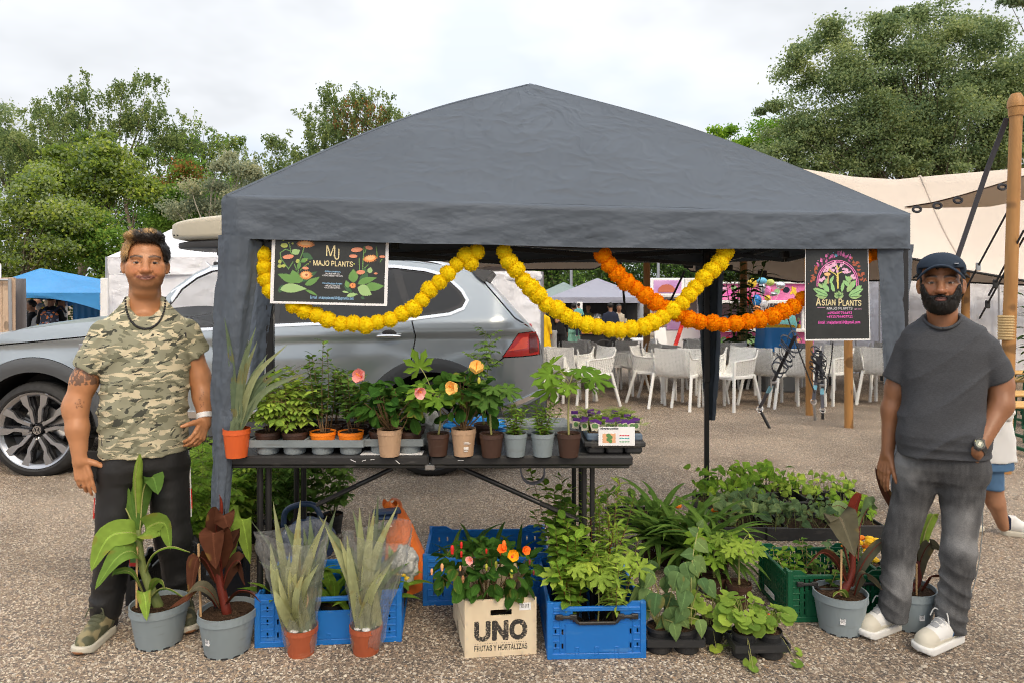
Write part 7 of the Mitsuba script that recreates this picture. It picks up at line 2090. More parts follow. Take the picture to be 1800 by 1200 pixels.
def surface(fn,lo,hi,h,B=12):
 """Surface nets of fn < 0 inside the box, evaluated only near the surface."""
 lo,hi = np.asarray(lo,float),np.asarray(hi,float)
 nb = np.ceil((hi-lo)/(h*B)).astype(int)
 n = nb * B + 1
 ci = np.stack(np.meshgrid(*[np.arange(k) for k in nb],indexing='ij'),-1).reshape(-1,3)
 d = fn(lo+(ci+.5)*B*h)
 near = np.abs(d) < B * h * 1.25 + .02
 V = np.full(n,1.0,np.float32)
 for i in range(3):
  pass
 full = np.repeat(np.repeat(np.repeat(np.sign(d).reshape(nb),B,0),B,1),B,2).astype(np.float32)
 V[:-1,:-1,:-1] = full
 o = np.stack(np.meshgrid(*[np.arange(B+1)]*3,indexing='ij'),-1).reshape(-1,3)
 for ch in np.array_split(ci[near],max(1,near.sum()//150)):
  idx = (ch[:,None]*B+o[None]).reshape(-1,3)
  V[idx[:,0],idx[:,1],idx[:,2]] = fn(lo+idx*h)
 ins = V < 0
 S = [slice(0,-1),slice(1,None)]
 cnt = sum(ins[S[a],S[b],S[c]].astype(np.int8) for a in (0,1) for b in (0,1) for c in (0,1))
 act = (cnt>0) & (cnt<8)
 A = np.argwhere(act)
 ids = np.full(act.shape,-1,np.int64); ids[act] = np.arange(len(A))
 acc,num = np.zeros((len(A),3)),np.zeros(len(A))
 cor = [(0,0,0),(1,0,0),(0,1,0),(1,1,0),(0,0,1),(1,0,1),(0,1,1),(1,1,1)]
 val = [V[A[:,0]+c[0],A[:,1]+c[1],A[:,2]+c[2]].astype(float) for c in cor]
 for i in range(8):
  for j in range(i+1,8):
   if sum(abs(cor[i][k]-cor[j][k]) for k in range(3)) == 1:
    a,b = val[i],val[j]
    m = (a<0) != (b<0)
    t = np.where(m,a/np.where(m,a-b,1),0)
    acc += np.where(m[:,None],np.array(cor[i])+t[:,None]*(np.array(cor[j])-np.array(cor[i])),0); num += m
 v = lo + (A+acc/np.maximum(num,1)[:,None]) * h
 F = []
 for ax in range(3):
  u,w = (ax+1) % 3,(ax+2) % 3
  s0 = [slice(1,-1)] * 3; s0[ax] = slice(0,-1); s1 = list(s0); s1[ax] = slice(1,None)
  a,b = ins[tuple(s0)],ins[tuple(s1)]
  E = np.argwhere(a != b)
  if not len(E):
   continue
  base = E + 1; base[:,ax] -= 1
  flip = a[tuple(E.T)]
  def at(du,dw):
   q = base.copy(); q[:,u] -= du; q[:,w] -= dw
   return ids[q[:,0],q[:,1],q[:,2]]
  q = np.stack([at(1,1),at(0,1),at(0,0),at(1,0)],1)
  q[~flip] = q[~flip][:,::-1]
  F.append(q[(q>=0).all(1)])
 q = np.vstack(F)
 return v,np.vstack([q[:,[0,1,2]],q[:,[0,2,3]]])
def local(P,c,r,fn):
 """fn near c, a plain distance elsewhere."""
 e = np.linalg.norm(P-c,axis=1)
 out = e - r * .6
 m = e < r
 if m.any():
  out[m] = fn(P[m])
 return out
def largest(v,f):
 c = max(trimesh.Trimesh(v,f,process=False).split(only_watertight=False),key=lambda t: len(t.faces))
 return np.array(c.vertices),np.array(c.faces)
def smooth_mesh(m,n=4):
 v,f = np.array(m[0],float),np.asarray(m[1])
 i = np.concatenate([f[:,0],f[:,1],f[:,2]]); j = np.concatenate([f[:,1],f[:,2],f[:,0]])
 k = np.maximum(np.bincount(i,minlength=len(v)),1)[:,None]
 for step in range(2*n):
  a = np.stack([np.bincount(i,v[j,c],len(v)) for c in range(3)],1) / k
  v = v + (a-v) * (.5 if step%2==0 else-.51)
 return v,f
def hand(wrist,d,back,side,curl=(.25,.3,.35,.4),size=1.0,spread=.10,thumb_out=.5,thumb_curl=.3):
 """Bones of a hand: d points from the wrist to the knuckles, back is the direction the back of the hand faces, side the thumb's side."""
 wrist,d,back,side = [np.asarray(x,float) for x in (wrist,d,back,side)]
 d = d / np.linalg.norm(d); side = side - d * (side@d); side /= np.linalg.norm(side); back = back - d * (back@d) - side * (back@side); back /= np.linalg.norm(back)
 B = []
 for i,(off,L,pl) in enumerate(((.026,.072,.078),(.008,.080,.082),(-.010,.074,.079),(-.026,.058,.072))):
  kn = wrist + (d*pl+side*off) * size
  B.append((wrist+side*off*.6*size+d*.01*size,kn,.0135*size,.0115*size))
  a = kn; dirn = d + side * off * 5 * spread
  dirn /= np.linalg.norm(dirn)
  for j,(f,r0,r1) in enumerate(((.45,.0092,.0082),(.31,.0084,.0074),(.24,.0074,.0058))):
   th = curl[i] * (1+.5*j)
   dirn = dirn * math.cos(th) - back * math.sin(th); dirn /= np.linalg.norm(dirn)
   b = a + dirn * L * f * size
   B.append((a,b,r0*size,r1*size)); a = b
 t0 = wrist + (d*.018+side*.022) * size
 dt = d * (1-thumb_out) + side * thumb_out; dt /= np.linalg.norm(dt)
 t1 = t0 + dt * .040 * size
 dt = dt - back * thumb_curl + d * .2; dt /= np.linalg.norm(dt)
 t2 = t1 + dt * .032 * size; dt = dt - back * thumb_curl * .6; dt /= np.linalg.norm(dt)
 B += [(t0,t1,.0155*size,.0115*size),(t1,t2,.0112*size,.0098*size),(t2,t2+dt*.026*size,.0098*size,.0075*size)]
 return B
def hand_field(P,bones):
 def fn(Q):
  h = np.full(len(Q),1.0)
  for a,b,ra,rb in bones:
   h = smin(h,seg(Q,a,b,ra,rb),.003)
  return h
 return local(P,np.mean([b[0] for b in bones],0),.16,fn)
def head_field(P,c,s=1.0,wide=1.0,jowl=1.0,open_eye=.0042,smile=.0):
 q = (P-c) / s * [1,-1,1]                        # y forward, out of the face
 ax = q.copy(); ax[:,0] = np.abs(q[:,0])
 d = ell(ax,[0,-.012,.042],[.074*wide,.094,.094])
 d = smin(d,ell(ax,[0,.014,-.030],[.066*wide,.074,.080]),.03)
 d = smin(d,ell(ax,[0,.030,-.078],[.046*wide*jowl,.052,.040]),.030)
 d = smin(d,ell(ax,[.038*wide,.048,-.035],[.026*jowl,.026,.030]),.022)       # cheeks
 d = smin(d,ell(ax,[.048*wide,.050,-.008],[.020,.018,.016]),.018)              # cheek bones
 d = smin(d,ell(ax,[.026,.074,.030],[.030,.012,.010]),.014)                      # brows
 d = smax(d,-ell(ax,[.031,.096,.007],[.019,.020,.0125]),.012)                    # eye sockets
 d = smin(d,seg(ax,[0,.078,.018],[0,.103,-.027],.0092,.0135),.010)             # nose
 d = smin(d,ell(ax,[0,.105,-.031],[.0155,.014,.012]),.006)
 d = smin(d,ell(ax,[.0165,.088,-.034],[.0098,.012,.0088]),.006)
 d = smax(d,-ell(ax,[.0078,.098,-.0435],[.0045,.006,.003]),.003)
 mz = smile * ax[:,0] ** 2 * 12
 m = ax.copy(); m[:,2] -= mz
 d = smin(d,ell(m,[0,.074,-.062],[.034,.016,.018]),.012)
 d = smin(d,ell(m,[0,.0865,-.0585],[.0305,.0072,.0048]),.004)
 d = smin(d,ell(m,[0,.0860,-.0685],[.0265,.0078,.0062]),.004)
 d = smax(d,-ell(m,[0,.098,-.0632],[.031,.012,.0014]),.0025)
 d = smin(d,ell(ax,[0,.066,-.094],[.022,.018,.016]),.016)                        # chin
 d = smax(d,-seg(ax,[.0245,.090,-.036],[.039,.074,-.060],0.0040,.0030),.006)     # smile lines
 # lids over the eyeballs
 lid = ell(ax,[.031,.0675,.006],[.0155,.0150,.0145])
 slit = np.maximum(np.hypot((ax[:,0]-.031)/.0150,(ax[:,2]-.0055-.0008*np.sin(ax[:,0]*90))/open_eye)-1,0) * .0038 - .0002
 lid = np.maximum(lid,-(np.where(slit>0,slit,-.004)))
 d = smin(d,lid,.004)
 # ears
 e = ax - [.078*wide,-.010,-.008]
 ca,sa = math.cos(.42),math.sin(.42)
 e = np.stack([e[:,0]*ca-e[:,1]*sa*-1,e[:,1]*ca-e[:,0]*sa,e[:,2]],1)
 ear = ell(e,[0,0,0],[.0085,.019,.031])
 ear = smax(ear,-ell(e,[.009,.004,.004],[.006,.010,.017]),.004)
 ear = smin(ear,ell(e,[0,.006,-.026],[.007,.009,.010]),.006)
 d = smin(d,ear,.006)
 return d * np.mean(s)
def skin_color(P,c,s,base,lip,brow,stubble=0.0,seed=0,wide=1.0,smile=.3):
 q = (P-c) / s * [1,-1,1]
 ax = np.abs(q[:,0])
 col = np.broadcast_to(np.asarray(base,float),P.shape).copy()
 n = meshkit.fbm(P*38,3,seed)[:,None]
 col *= .88 + .24 * n
 front = q[:,1] > .035
 red = np.exp(-(((ax-.040)/.018)**2+((q[:,2]+.030)/.022)**2)) + np.exp(-((q[:,0]/.015)**2+((q[:,2]+.030)/.014)**2))
 col = col * (1+red[:,None]*np.array([.10,-.06,-.08])*front[:,None])
 lm = np.clip(1.4-np.hypot(q[:,0]/.0310,(q[:,2]+.0632-6*smile*ax**2)/.0084),0,.4) / .4 * (q[:,1]>.072)
 col = col * (1-lm[:,None]) + np.asarray(lip) * lm[:,None]
 ln = ((ax<.031) & (np.abs(q[:,2]+.0632-7*smile*ax**2*.5)<.0017) & (q[:,1]>.07))[:,None]
 col = np.where(ln,np.asarray(lip)*.35,col)
 bz = .0300 + .006 * np.sin(np.clip((ax-.010)/.046,0,1)*PI) - .10 * np.maximum(ax-.035,0)
 bm = np.clip(1.5-np.abs(q[:,2]-bz)/.0052,0,1) * (ax>.0105) * (ax<.054) * (q[:,1]>.045)
 col = col * (1-.9*bm[:,None]) + np.asarray(brow) * .9 * bm[:,None]
 er = np.hypot((ax-.031)/.0165,(q[:,2]-.0055)/.0062)
 em = np.clip(1-np.abs(er-1.0)/.22,0,1) * (q[:,1]>.058) * (q[:,2]>.002)
 col = col * (1-.65*em[:,None]) + np.array([.03,.018,.012]) * .65 * em[:,None]
 if stubble:
  sm = np.clip((-.040-q[:,2])/.02,0,1) * np.clip((.13+q[:,2])/.02,0,1) * (q[:,1]>-.02) * (1-lm)
  col = col * (1-stubble*sm[:,None]*(.5+n))
 return col
def eyes(k,c,s,M,look=0.0):
 for sg in (-1,1):
  e = np.array([sg*.031,-.0665,.0055]) * s + c
  ek = part(k,'eye',xf(sph(e,.0138*np.ones(3)*s,3),M),'eye_white',smooth=True)
  for nm,r,m_,dd in (('iris',.0066,'eye_brown',.0128),('pupil',.0032,'eye_black',.0136)):
   kk = numbered(f'{ek}__{nm}')
   scene[kk] = mikit.ply(xf(sph(e+np.array([look,-dd,0])*s,np.array([r,.0016,r])*s,2),M),m_,smooth=True)
mat('eye_white',(0.32,0.28,0.25),.15); mat('eye_brown',(0.045,0.020,0.010),.1); mat('eye_black',(0.006,0.005,0.005),.1)
mat('skin',{'type': 'mesh_attribute','name': 'vertex_color'},.38,spec=.5,bump=(lambda p,n,uv: noise(p.x*420,p.y*420,p.z*420),.0006,1e-3))
mat('hair',{'type': 'mesh_attribute','name': 'vertex_color'},.5,spec=.35)
def shoe_fields(heel,toe,size=1.0):
 heel,toe = np.asarray(heel,float),np.asarray(toe,float)
 f = toe - heel; L = np.linalg.norm(f[:2]); f = f / L
 z0 = heel[2]
 def upper(P):
  a = heel + f * .03; m = heel + f * L * .42; t = toe - f * .045
  d = seg(P,a+[0,0,.055],m+[0,0,.062],.034*size,.038*size)
  d = smin(d,seg(P,m+[0,0,.060],t+[0,0,.036],.038*size,.038*size),.02)
  d = smin(d,seg(P,a+f*.02+[0,0,.06],a+f*.015+[0,0,.105],.036*size,.040*size),.02)
  d = smax(d,(P[:,2]-z0)-.108-.25*((P-heel)@f-.05),.006)
  return np.maximum(d,z0+.022-P[:,2])
 def sole(P):
  q = P.copy(); q[:,2] = 0
  a = heel + f * .036; b = toe - f * .040; a = a * [1,1,0]; b = b * [1,1,0]
  d = seg(q,a,b,.041*size,.049*size)
  zz = P[:,2] - z0
  lift = np.clip(((P-heel)@f-(L-.06))/.06,0,1) ** 2 * .016
  return np.maximum(d,np.maximum(lift-zz,zz-.030-.006*np.clip(1-((P-heel)@f)/.1,0,1)-lift*.6))
 return upper,sole,f
def laces(k,heel,toe,f,M,m,n=5):
 sd = np.cross(f,[0,0,1])
 L = np.linalg.norm((np.asarray(toe)-heel)[:2])
 g = GM()
 for i in range(n):
  c = np.asarray(heel) + f * (L*.40+i*L*.075) + [0,0,.116-i*.0098]
  g.add(tube(bez([c-sd*.026-[0,0,.010],c+f*.004,c+sd*.026-[0,0,.010]],7),.0032,5))
 c = np.asarray(heel) + f * L * .38 + [0,0,.121]
 for s_ in (-1,1):
  g.add(tube(bez([c,c+sd*s_*.03+f*.02+[0,0,.012],c+sd*s_*.045+f*.03-[0,0,.02]],7),.0028,5))
 part(k,'laces',xf(g.mesh(),M),m,kind='stuff')
def camo(p,n,uv):
 x,y = 1.55 * (p.x*.88+p.y*.47) + 0.02 * noise(p.x*30,p.z*30),1.5 * p.z
 def f(o,sx,sz):
  c_,s_ = math.cos(o*.025-.25),math.sin(o*.025-.25)
  u,v = (x*c_+y*s_) * sx + o,(y*c_-x*s_) * sz + .6 * o
  w = 1.5 * (noise(u*.9+40,v*.9)-.5)
  t = 1.5 * (noise(u*.9,v*.9+70)-.5)
  return fbm(u+w,v+t,2.0*o,2)
 a,b,c = f(3.1,17,46),f(11.7,19,52),f(23.3,24,60)
 col = mi.Color3f(0.285,0.280,0.200)
 col = dr.select(a>.60,mi.Color3f(0.170,0.170,0.115),col)
 col = dr.select(b>.575,mi.Color3f(0.60,0.53,0.37),col)
 col = dr.select(c>.655,mi.Color3f(0.065,0.068,0.055),col)
 return col
def fabric_bump(p,n,uv):
 return noise(p.x*500,p.y*500,p.z*500)
mat('camouflage',proc(camo),.85,spec=.2,bump=(fabric_bump,.0005,1e-3))
mat('track_cloth',(0.012,0.012,0.013),.55,sheen=.3)
mat('charcoal_jersey',proc(lambda p,n,uv: mi.Color3f(0.062,0.065,0.073)*(.8+.4*noise(p.x*260,p.y*260,p.z*330))),.9,spec=.15,sheen=.3)
def denim(p,n,uv):
 t = noise(p.x*420+p.z*210,p.z*520-p.x*260,p.y*400)
 fade = smoothstep(.50,.72,fbm(p.x*7,p.y*4,p.z*4.2,4))
 st = fbm(p.x*90,p.y*90,p.z*14,2)
 return mix((0.045,0.046,0.050),(0.235,0.238,0.245),fade*.75+.25*st) * (.72+.56*t)
mat('washed_denim',proc(denim),.85,spec=.2)
mat('cap_navy',proc(lambda p,n,uv: mi.Color3f(0.020,0.031,0.050)*(.85+.3*noise(p.x*300,p.y*300,p.z*300))),.8,spec=.2)
mat('shoe_white',(0.62,0.62,0.61),.55); mat('shoe_cream',(0.52,0.49,0.41),.65); mat('shoe_blue',(0.035,0.10,0.22),.6)
mat('shoe_olive',proc(lambda p,n,uv: mix((0.075,0.080,0.045),(0.26,0.22,0.12),smoothstep(.45,.55,fbm(p.x*26,p.y*26,p.z*26,2)))),.7)
mat('sole_gum',(0.26,0.11,0.045),.6)
def person_build(k,M,skin_fn,lo,hi,h,colfn,extra):
 v,f = smooth_mesh(surface(skin_fn,lo,hi,h),2)
 col = colfn(v)
 part(k,'body',xf((v,f),M),'skin',smooth=True,color=col)
# ------------------------------------------------------------------ the man in the camouflage shirt
def strands(k,m,M,n,L,flow,w,col,seed):
 """Loose hairs standing on a hair mesh, combed along flow."""
 v,f = m; r = rng(seed)
 a,b,c = v[f[:,0]],v[f[:,1]],v[f[:,2]]
 nn = np.cross(b-a,c-a); ar = np.linalg.norm(nn,axis=1); nn /= ar[:,None] + 1e-12
 i = r.choice(len(f),n,p=ar/ar.sum())
 u = r.dirichlet([1,1,1],n)
 p = a[i] * u[:,:1] + b[i] * u[:,1:2] + c[i] * u[:,2:]
 d = flow(p) + .35 * r.normal(size=(n,3))
 d = d - nn[i] * (d*nn[i]).sum(1,keepdims=True); d /= np.linalg.norm(d,axis=1,keepdims=True) + 1e-9
 s_ = np.cross(d,nn[i]) * w * .5
 ln = (L*(.5+.8*r.random(n)))[:,None]
 m1,t = p + d * ln * .5 + nn[i] * ln * .16,p + d * ln + nn[i] * ln * .22
 V = np.stack([p-s_,p+s_,m1-s_*.7,m1+s_*.7,t],1).reshape(-1,3)
 F = (np.array([[0,1,3],[0,3,2],[2,3,4]])[None]+5*np.arange(n)[:,None,None]).reshape(-1,3)
 part(k,'strands',xf((V,F),M),'hair',color=np.repeat(col(p)*(.5+1.1*r.random((n,1))),5,0),kind='stuff')
def left_man():
 k = thing('person','man in a camouflage T-shirt and black track trousers holding a phone, standing by the car','person')
 Z = 2.83; kx = Z / FOCAL
 cx0,y0 = 255.0,1104.0
 L = lambda px,py,dy=0.0: np.array([(px-cx0)*kx,dy,(y0-py)*kx])
 th = math.atan2(-X(cx0,Z),Z)
 M = rotz(th,[X(cx0,Z),Z,0]); M[:3,0] *= math.cos(th)
 hc = L(256,470,-.034); s = np.array([1.16,1.0,.885])
 hd1 = hand(L(146,793,-.05),L(153,823,-.06)-L(146,793,-.05),[-.15,-1,.1],[1,-.15,0],(.10,.18,.30,.38),1.0,thumb_out=.62,thumb_curl=.15)
 hd2 = hand(L(362,748,-.06),L(346,776,-.12)-L(362,748,-.06),[.55,-.75,.3],[-.7,-.7,-.2],(.75,.8,.85,.8),.98,thumb_out=.55,thumb_curl=.35)
 def skin(P):
  d = local(P,hc,.26,lambda Q: head_field(Q,hc,s,1.0,1.22,.0027,1.0))
  d = smin(d,seg(P,L(255,505,.012),L(255,572,.024),.066,.078),.035)
  d = smin(d,ell(P,L(255,517,-.060),[.050,.034,.022]),.03)
  d = smin(d,loft(P,[(L(0,790)[2],0,0,.15,.09),(L(0,640)[2],0,0,.165,.095),(L(0,585)[2],0,.01,.165,.075),(L(0,560)[2],0,.015,.09,.055)]),.04)
  arms = seg(P,L(183,592,.0),L(152,668,.005),.053,.052)
  arms = smin(arms,seg(P,L(152,668,.005),L(137,712,-.005),.053,.047),.03)
  arms = smin(arms,seg(P,L(138,708,-.005),L(142,745,-.03),.049,.045),.03)
  arms = smin(arms,seg(P,L(142,745,-.03),L(147,797,-.05),.044,.029),.02)
  a2 = seg(P,L(330,592,.0),L(354,672,.0),.050,.048)
  a2 = smin(a2,seg(P,L(354,672,.0),L(360,704,-.02),.047,.043),.03)
  a2 = smin(a2,seg(P,L(360,704,-.02),L(362,752,-.06),.044,.028),.03)
  arms = np.minimum(arms,a2)
  hh = np.minimum(hand_field(P,hd1),hand_field(P,hd2))
  arms = smin(arms,hh,.012)
  return smin(d,arms,.02)
 def colors(v):
  c = skin_color(v,hc,s,(0.47,0.212,0.100),(0.27,0.105,0.078),(0.018,0.012,0.009),.34,1,1.0,1.0)
  # tattoos: dark ink on the upper arm, a star on the forearm
  px,py = v[:,0] / kx + cx0,y0 - v[:,2] / kx
  n = meshkit.fbm(np.stack([px*.12,py*.10,v[:,1]*20],-1),3,4)
  ink = ((px<185) & (py>622) & (py<672) & (np.abs(n-.5)>.045) & (meshkit.noise(np.stack([px*.2,py*.17,v[:,1]*9],-1),9)>.30))
  c[ink] = c[ink] * .30 + np.array([.02,.025,.028])
  a = np.arctan2(py-702,px-146); rr = np.hypot(px-146,py-702)
  star = np.abs(rr-(4.2+2.8*np.cos(5*(a+PI/2)))) < .8
  star &= v[:,1] < -.01
  c[star] *= .35
  scr = (px>345) & (py>690) & (py<722) & (np.abs(np.sin(px*.9+py*.35)*4-(px-356))<.9) & (v[:,1]<-.01)
  c[scr] *= .45
  return c
 v,f = smooth_mesh(surface(skin,L(100,860,-.26),L(400,425,.20),.0042),2)
 part(k,'body',xf((v,f),M),'skin',smooth=True,color=colors(v))
 eyes(k,hc,s,M)
 def shirt(P):
  secs = [(L(0,797)[2],-.004,0,.187,.122),(L(0,760)[2],-.004,-.006,.188,.128),(L(0,700)[2],0,-.008,.184,.130),(L(0,640)[2],.002,-.004,.190,.126),(L(0,596)[2],.002,.004,.198,.116),(L(0,574)[2],.002,.010,.186,.098),
    (L(0,560)[2],.002,.014,.160,.086),(L(0,548)[2],.001,.018,.126,.076),(L(0,536)[2],.001,.02,.094,.066),(L(0,527)[2],0,.024,.074,.058)]
  d = loft(P,secs,2.5)
  sl = np.minimum(seg(P,L(184,592,.004),L(154,655,.006),.068,.066),seg(P,L(329,592,.004),L(352,640,.004),.067,.064))
  ax1 = L(154,655) - L(184,592); ax1 /= np.linalg.norm(ax1); ax2 = L(352,640) - L(329,592); ax2 /= np.linalg.norm(ax2)
  cut = np.where(P[:,0]<0,(P-L(157,648))@ax1,(P-L(350,634))@ax2)
  sl = np.maximum(sl,cut)
  d = smin(d,sl,.012)
  # neck opening
  d = smax(d,-ell(P,L(255,536,-.058),[.074,.080,.060]),.006)
  n1 = meshkit.fbm(P*[5,5,9],3,3) - .5
  diag = 1 - np.abs(2*meshkit.noise(P@rotz(.0)[:3,:3]*[6,3,13]+np.abs(P[:,:1])*[0,0,9],5)-1)
  return d + n1 * .012 - (diag**4-.2) * .009
 v,f = smooth_mesh(surface(shirt,L(120,805,-.17),L(390,515,.17),.0055),2)
 part(k,'shirt',xf((v,f),M),'camouflage',smooth=True,label='khaki camouflage T-shirt')
 # patches on the shirt
 def on_front(px,py,fn,y_=-.2):
  p = L(px,py,y_)
  for _ in range(40):
   p = p + [0,max(.0008,.8*float(fn(p[None])[0])),0]
   if p[1] > -.015:
    p[1] = -.015
    break
  return p
 for (x0,y0_,x1,y1,m_) in ((287.5,589,328,598,'black_plastic'),(182,760,202,772,'webbing')):
  c = on_front((x0+x1)/2,(y0_+y1)/2,shirt)
  w,h_ = (x1-x0) * kx / 2,(y1-y0_) * kx / 2
  pk = part(k,'patch',xf(box([c[0]-w,c[1]-.004,c[2]-h_],[c[0]+w,c[1]+.008,c[2]+h_],.002),M),m_)
  for i in range(10):
   a = c[0] - w * .82 + i * w * .182
   kk = numbered(f'{pk}__stitch'); scene[kk] = mikit.ply(xf(box([a-w*.05,c[1]-.0052,c[2]-h_*.35],[a+w*.05,c[1]-.0035,c[2]+h_*.35]),M),'tag_cream')
 c = on_front(150,610,shirt)
 part(k,'patch',xf(box([c[0]-.016,c[1]-.003,c[2]-.014],[c[0]+.016,c[1]+.010,c[2]+.014],.002),M),'alloy')
 pocket = [on_front(px,py,shirt)-[0,.0015,0] for px,py in ((292,600),(291,640),(310,648),(327,640),(326,600))]
 part(k,'pocket_seam',xf(tube(bez(pocket,24),.0016,4),M),'webbing')
 # bead necklace
 for i,a in enumerate(np.linspace(-.98,.98,40)):
  p = L(256+35*math.sin(a*PI/2)*(1+.0*a),580-54*(abs(a)**2.0),-.2)
  q = p.copy()
  for _ in range(40):
   dd = min(float(shirt(q[None])[0]),float(skin(q[None])[0]))
   q = q + [0,max(.0006,.7*dd),0]
   if dd < .002:
    break
  part(k,'bead',xf(sph(q-[0,.002,0],.0052,1),M),'black_steel',smooth=True)
 # trousers
 def trousers(P):
  z = lambda py: L(0,py)[2]
  d = loft(P,[(z(856),-.004,.0,.07,.04),(z(840),-.004,.0,.158,.094),(z(820),-.004,0,.186,.112),(z(790),-.003,0,.178,.112),(z(770),0,0,.165,.10)],2.6)
  l1 = seg(P,L(210,830,0),L(202,955,-.015),.094,.078)
  l1 = smin(l1,seg(P,L(202,955,-.015),L(190,1040,.015),.076,.062),.03)
  l1 = smin(l1,seg(P,L(190,1030,.012),L(188,1062,.015),.064,.056),.02)
  l1 = smin(l1,seg(P,L(188,1066,.016),L(187,1090,.018),.044,.041),.010)
  l2 = seg(P,L(296,830,0),L(305,955,-.015),.094,.078)
  l2 = smin(l2,seg(P,L(305,955,-.015),L(316,1035,.02),.076,.062),.03)
  l2 = smin(l2,seg(P,L(316,1025,.02),L(318,1058,.02),.064,.056),.02)
  l2 = smin(l2,seg(P,L(318,1062,.02),L(320,1085,.022),.044,.041),.010)
  d = smin(d,np.minimum(l1,l2),.035)
  low = np.clip((P[:,2]*-1+z(985))/.12,0,1)
  w = (1-np.abs(2*meshkit.noise(P*[5,5,24]+[0,0,.7],8)-1)) ** 2
  kn = meshkit.fbm(P*[7,7,11],3,6) - .5
  return d + kn * .016 - w * .012 * low
 v,f = smooth_mesh(surface(trousers,L(120,1096,-.20),L(390,765,.20),.0065),2)
 part(k,'trousers',xf((v,f),M),'track_cloth',smooth=True,label='black track trousers with white and red side stripes')
 for pts,m_ in (([(174,800),(172,830),(171,862),(169,890)],'paper'),([(183,800),(182,830),(180,850)],'bud_red'),([(333,800),(336,840),(337,880),(338,920)],'paper'),([(324,800),(327,830),(332,865)],'bud_peach'),([(170,865),(168,900)],'bud_red'),([(338,870),(339,905)],'bud_red')):
  g = [on_front(px,py,trousers,-.2)-[0,.002,0] for px,py in pts]
  part(k,'stripe',xf(tube(bez(g,12),.0032,5),M),m_)
 zp = on_front(178,856,trousers)
 part(k,'zip_ring',xf(tube(zp+np.stack([.006*np.cos(np.linspace(0,6.3,12)),np.full(12,-.006),.008*np.sin(np.linspace(0,6.3,12))],1),.0016,5),M),'steel')
 for nm,(h_,t_) in enumerate(((L(197,1097,.035)*[1,1,0],L(146,1120,-.15)*[1,1,0]),(L(318,1095,.06)*[1,1,0],L(334,1115,-.17)*[1,1,0]))):
  up,so,fdir = shoe_fields(h_,t_,1.0)
  lo_,hi_ = np.minimum(h_,t_) - [.09,.09,.0],np.maximum(h_,t_) + [.09,.09,.15]
  sk = part(k,'shoe',xf(smooth_mesh(surface(up,lo_-[0,0,.02],hi_,.006),2),M),'shoe_olive',smooth=True)
  for n2,fn,m_ in (('sole',so,'shoe_cream'),):
   kk = numbered(f'{sk}__{n2}'); scene[kk] = mikit.ply(xf(smooth_mesh(surface(fn,lo_-[0,0,.02],hi_,.006),1),M),m_,smooth=True)
  kk = numbered(f'{sk}__toe_cap'); scene[kk] = mikit.ply(xf(sph(t_-fdir*.030+[0,0,.020],[.040,.040,.016],2),M),'sole_gum',smooth=True)
  laces(k,h_,t_,fdir,M,'shoe_olive')
 # hair: dark, swept, blond on one side
 def hair(P):
  q = (P-hc) / s * [1,-1,1]
  n = meshkit.fbm(np.stack([q[:,0]*60+q[:,2]*30,q[:,1]*22,q[:,2]*26],-1),3,2) - .5
  d = ell(q,[0,-.014,.046],[.0870,.106,.106])
  d = smin(d,ell(q,[-.026,.046,.128],[.050,.050,.026]),.03)
  d = smin(d,ell(q,[.020,.040,.132],[.046,.048,.024]),.03)
  ax = np.abs(q[:,0])
  line = np.interp(ax,[0,.028,.050,.060,.068,.080],[.100,.101,.088,.050,.000,-.016])
  front = np.where(q[:,1]>.0,line-q[:,2],np.where(q[:,1]>-.03,.006-q[:,2],-.05-q[:,2]))
  d = smax(d,front,.006)
  d = np.maximum(d,-np.hypot((ax-.078)/1.0,q[:,2]+.012)+.026)
  return (d+n*.012) * .95
 v,f = smooth_mesh(surface(hair,hc+np.array([-.14,-.15,-.08]),hc+np.array([.14,.16,.20]),.0040),1)
 q = (v-hc) / s * [1,-1,1]
 st = meshkit.noise(np.stack([q[:,0]*90+q[:,2]*60,q[:,1]*12,q[:,2]*30],-1),3)
 bl = np.clip((-.036+.35*np.maximum(q[:,2]-.11,0)-q[:,0]+.04*(st-.5))/.018,0,1) * np.clip((q[:,2]-.040+.5*np.maximum(-q[:,0]-.055,0)*3)/.03,0,1) * np.clip((q[:,1]+.04)/.03,0,1)
 tip = np.clip((q[:,2]-.137)/.008,0,1) * np.clip((.03-np.abs(q[:,0]-.015))/.02,0,1)
 bl = np.maximum(bl,tip)[:,None]
 colr = np.array([.016,.012,.010]) * (.6+.9*st[:,None]) * (1-bl) + np.array([.40,.235,.085]) * (.55+.75*st[:,None]) * bl
 cmap = lambda p: colr[np.argmin(((p[:,None]-v[None,::7])**2).sum(-1),1)*7]
 strands(k,(v,f),M,3000,.022,lambda p: np.where((np.abs(p[:,:1]-hc[0])>.07),[0,.4,-.8],[-.55,.6,.35]),.0022,cmap,1)
 part(k,'hair',xf((v,f),M),'hair',smooth=True,color=colr,label='dark swept hair with a blond streak on one side')
 for sg in (-1,1):
  part(k,'ear_stud',xf(sph(hc+np.array([sg*.086,-.014,-.036])*s,.0035,1),M),'black_steel')
 # wrist band, phone
 d_ = (L(362,752,-.06)-L(360,704,-.02)); d_ /= np.linalg.norm(d_)
 c = L(361.5,738,-.048)
 e1 = np.cross(d_,[0,1,0]); e1 /= np.linalg.norm(e1); e2 = np.cross(d_,e1)
 ring = lambda o,r: np.array([o+(e1*math.cos(a)+e2*math.sin(a))*r for a in np.linspace(0,2*PI,25)])
 part(k,'wrist_band',xf(grid(np.stack([ring(c+d_*t,.0355-.002*abs(t)*50*.02) for t in (-.011,-.008,.008,.011)],1)),M),'paper',smooth=True)
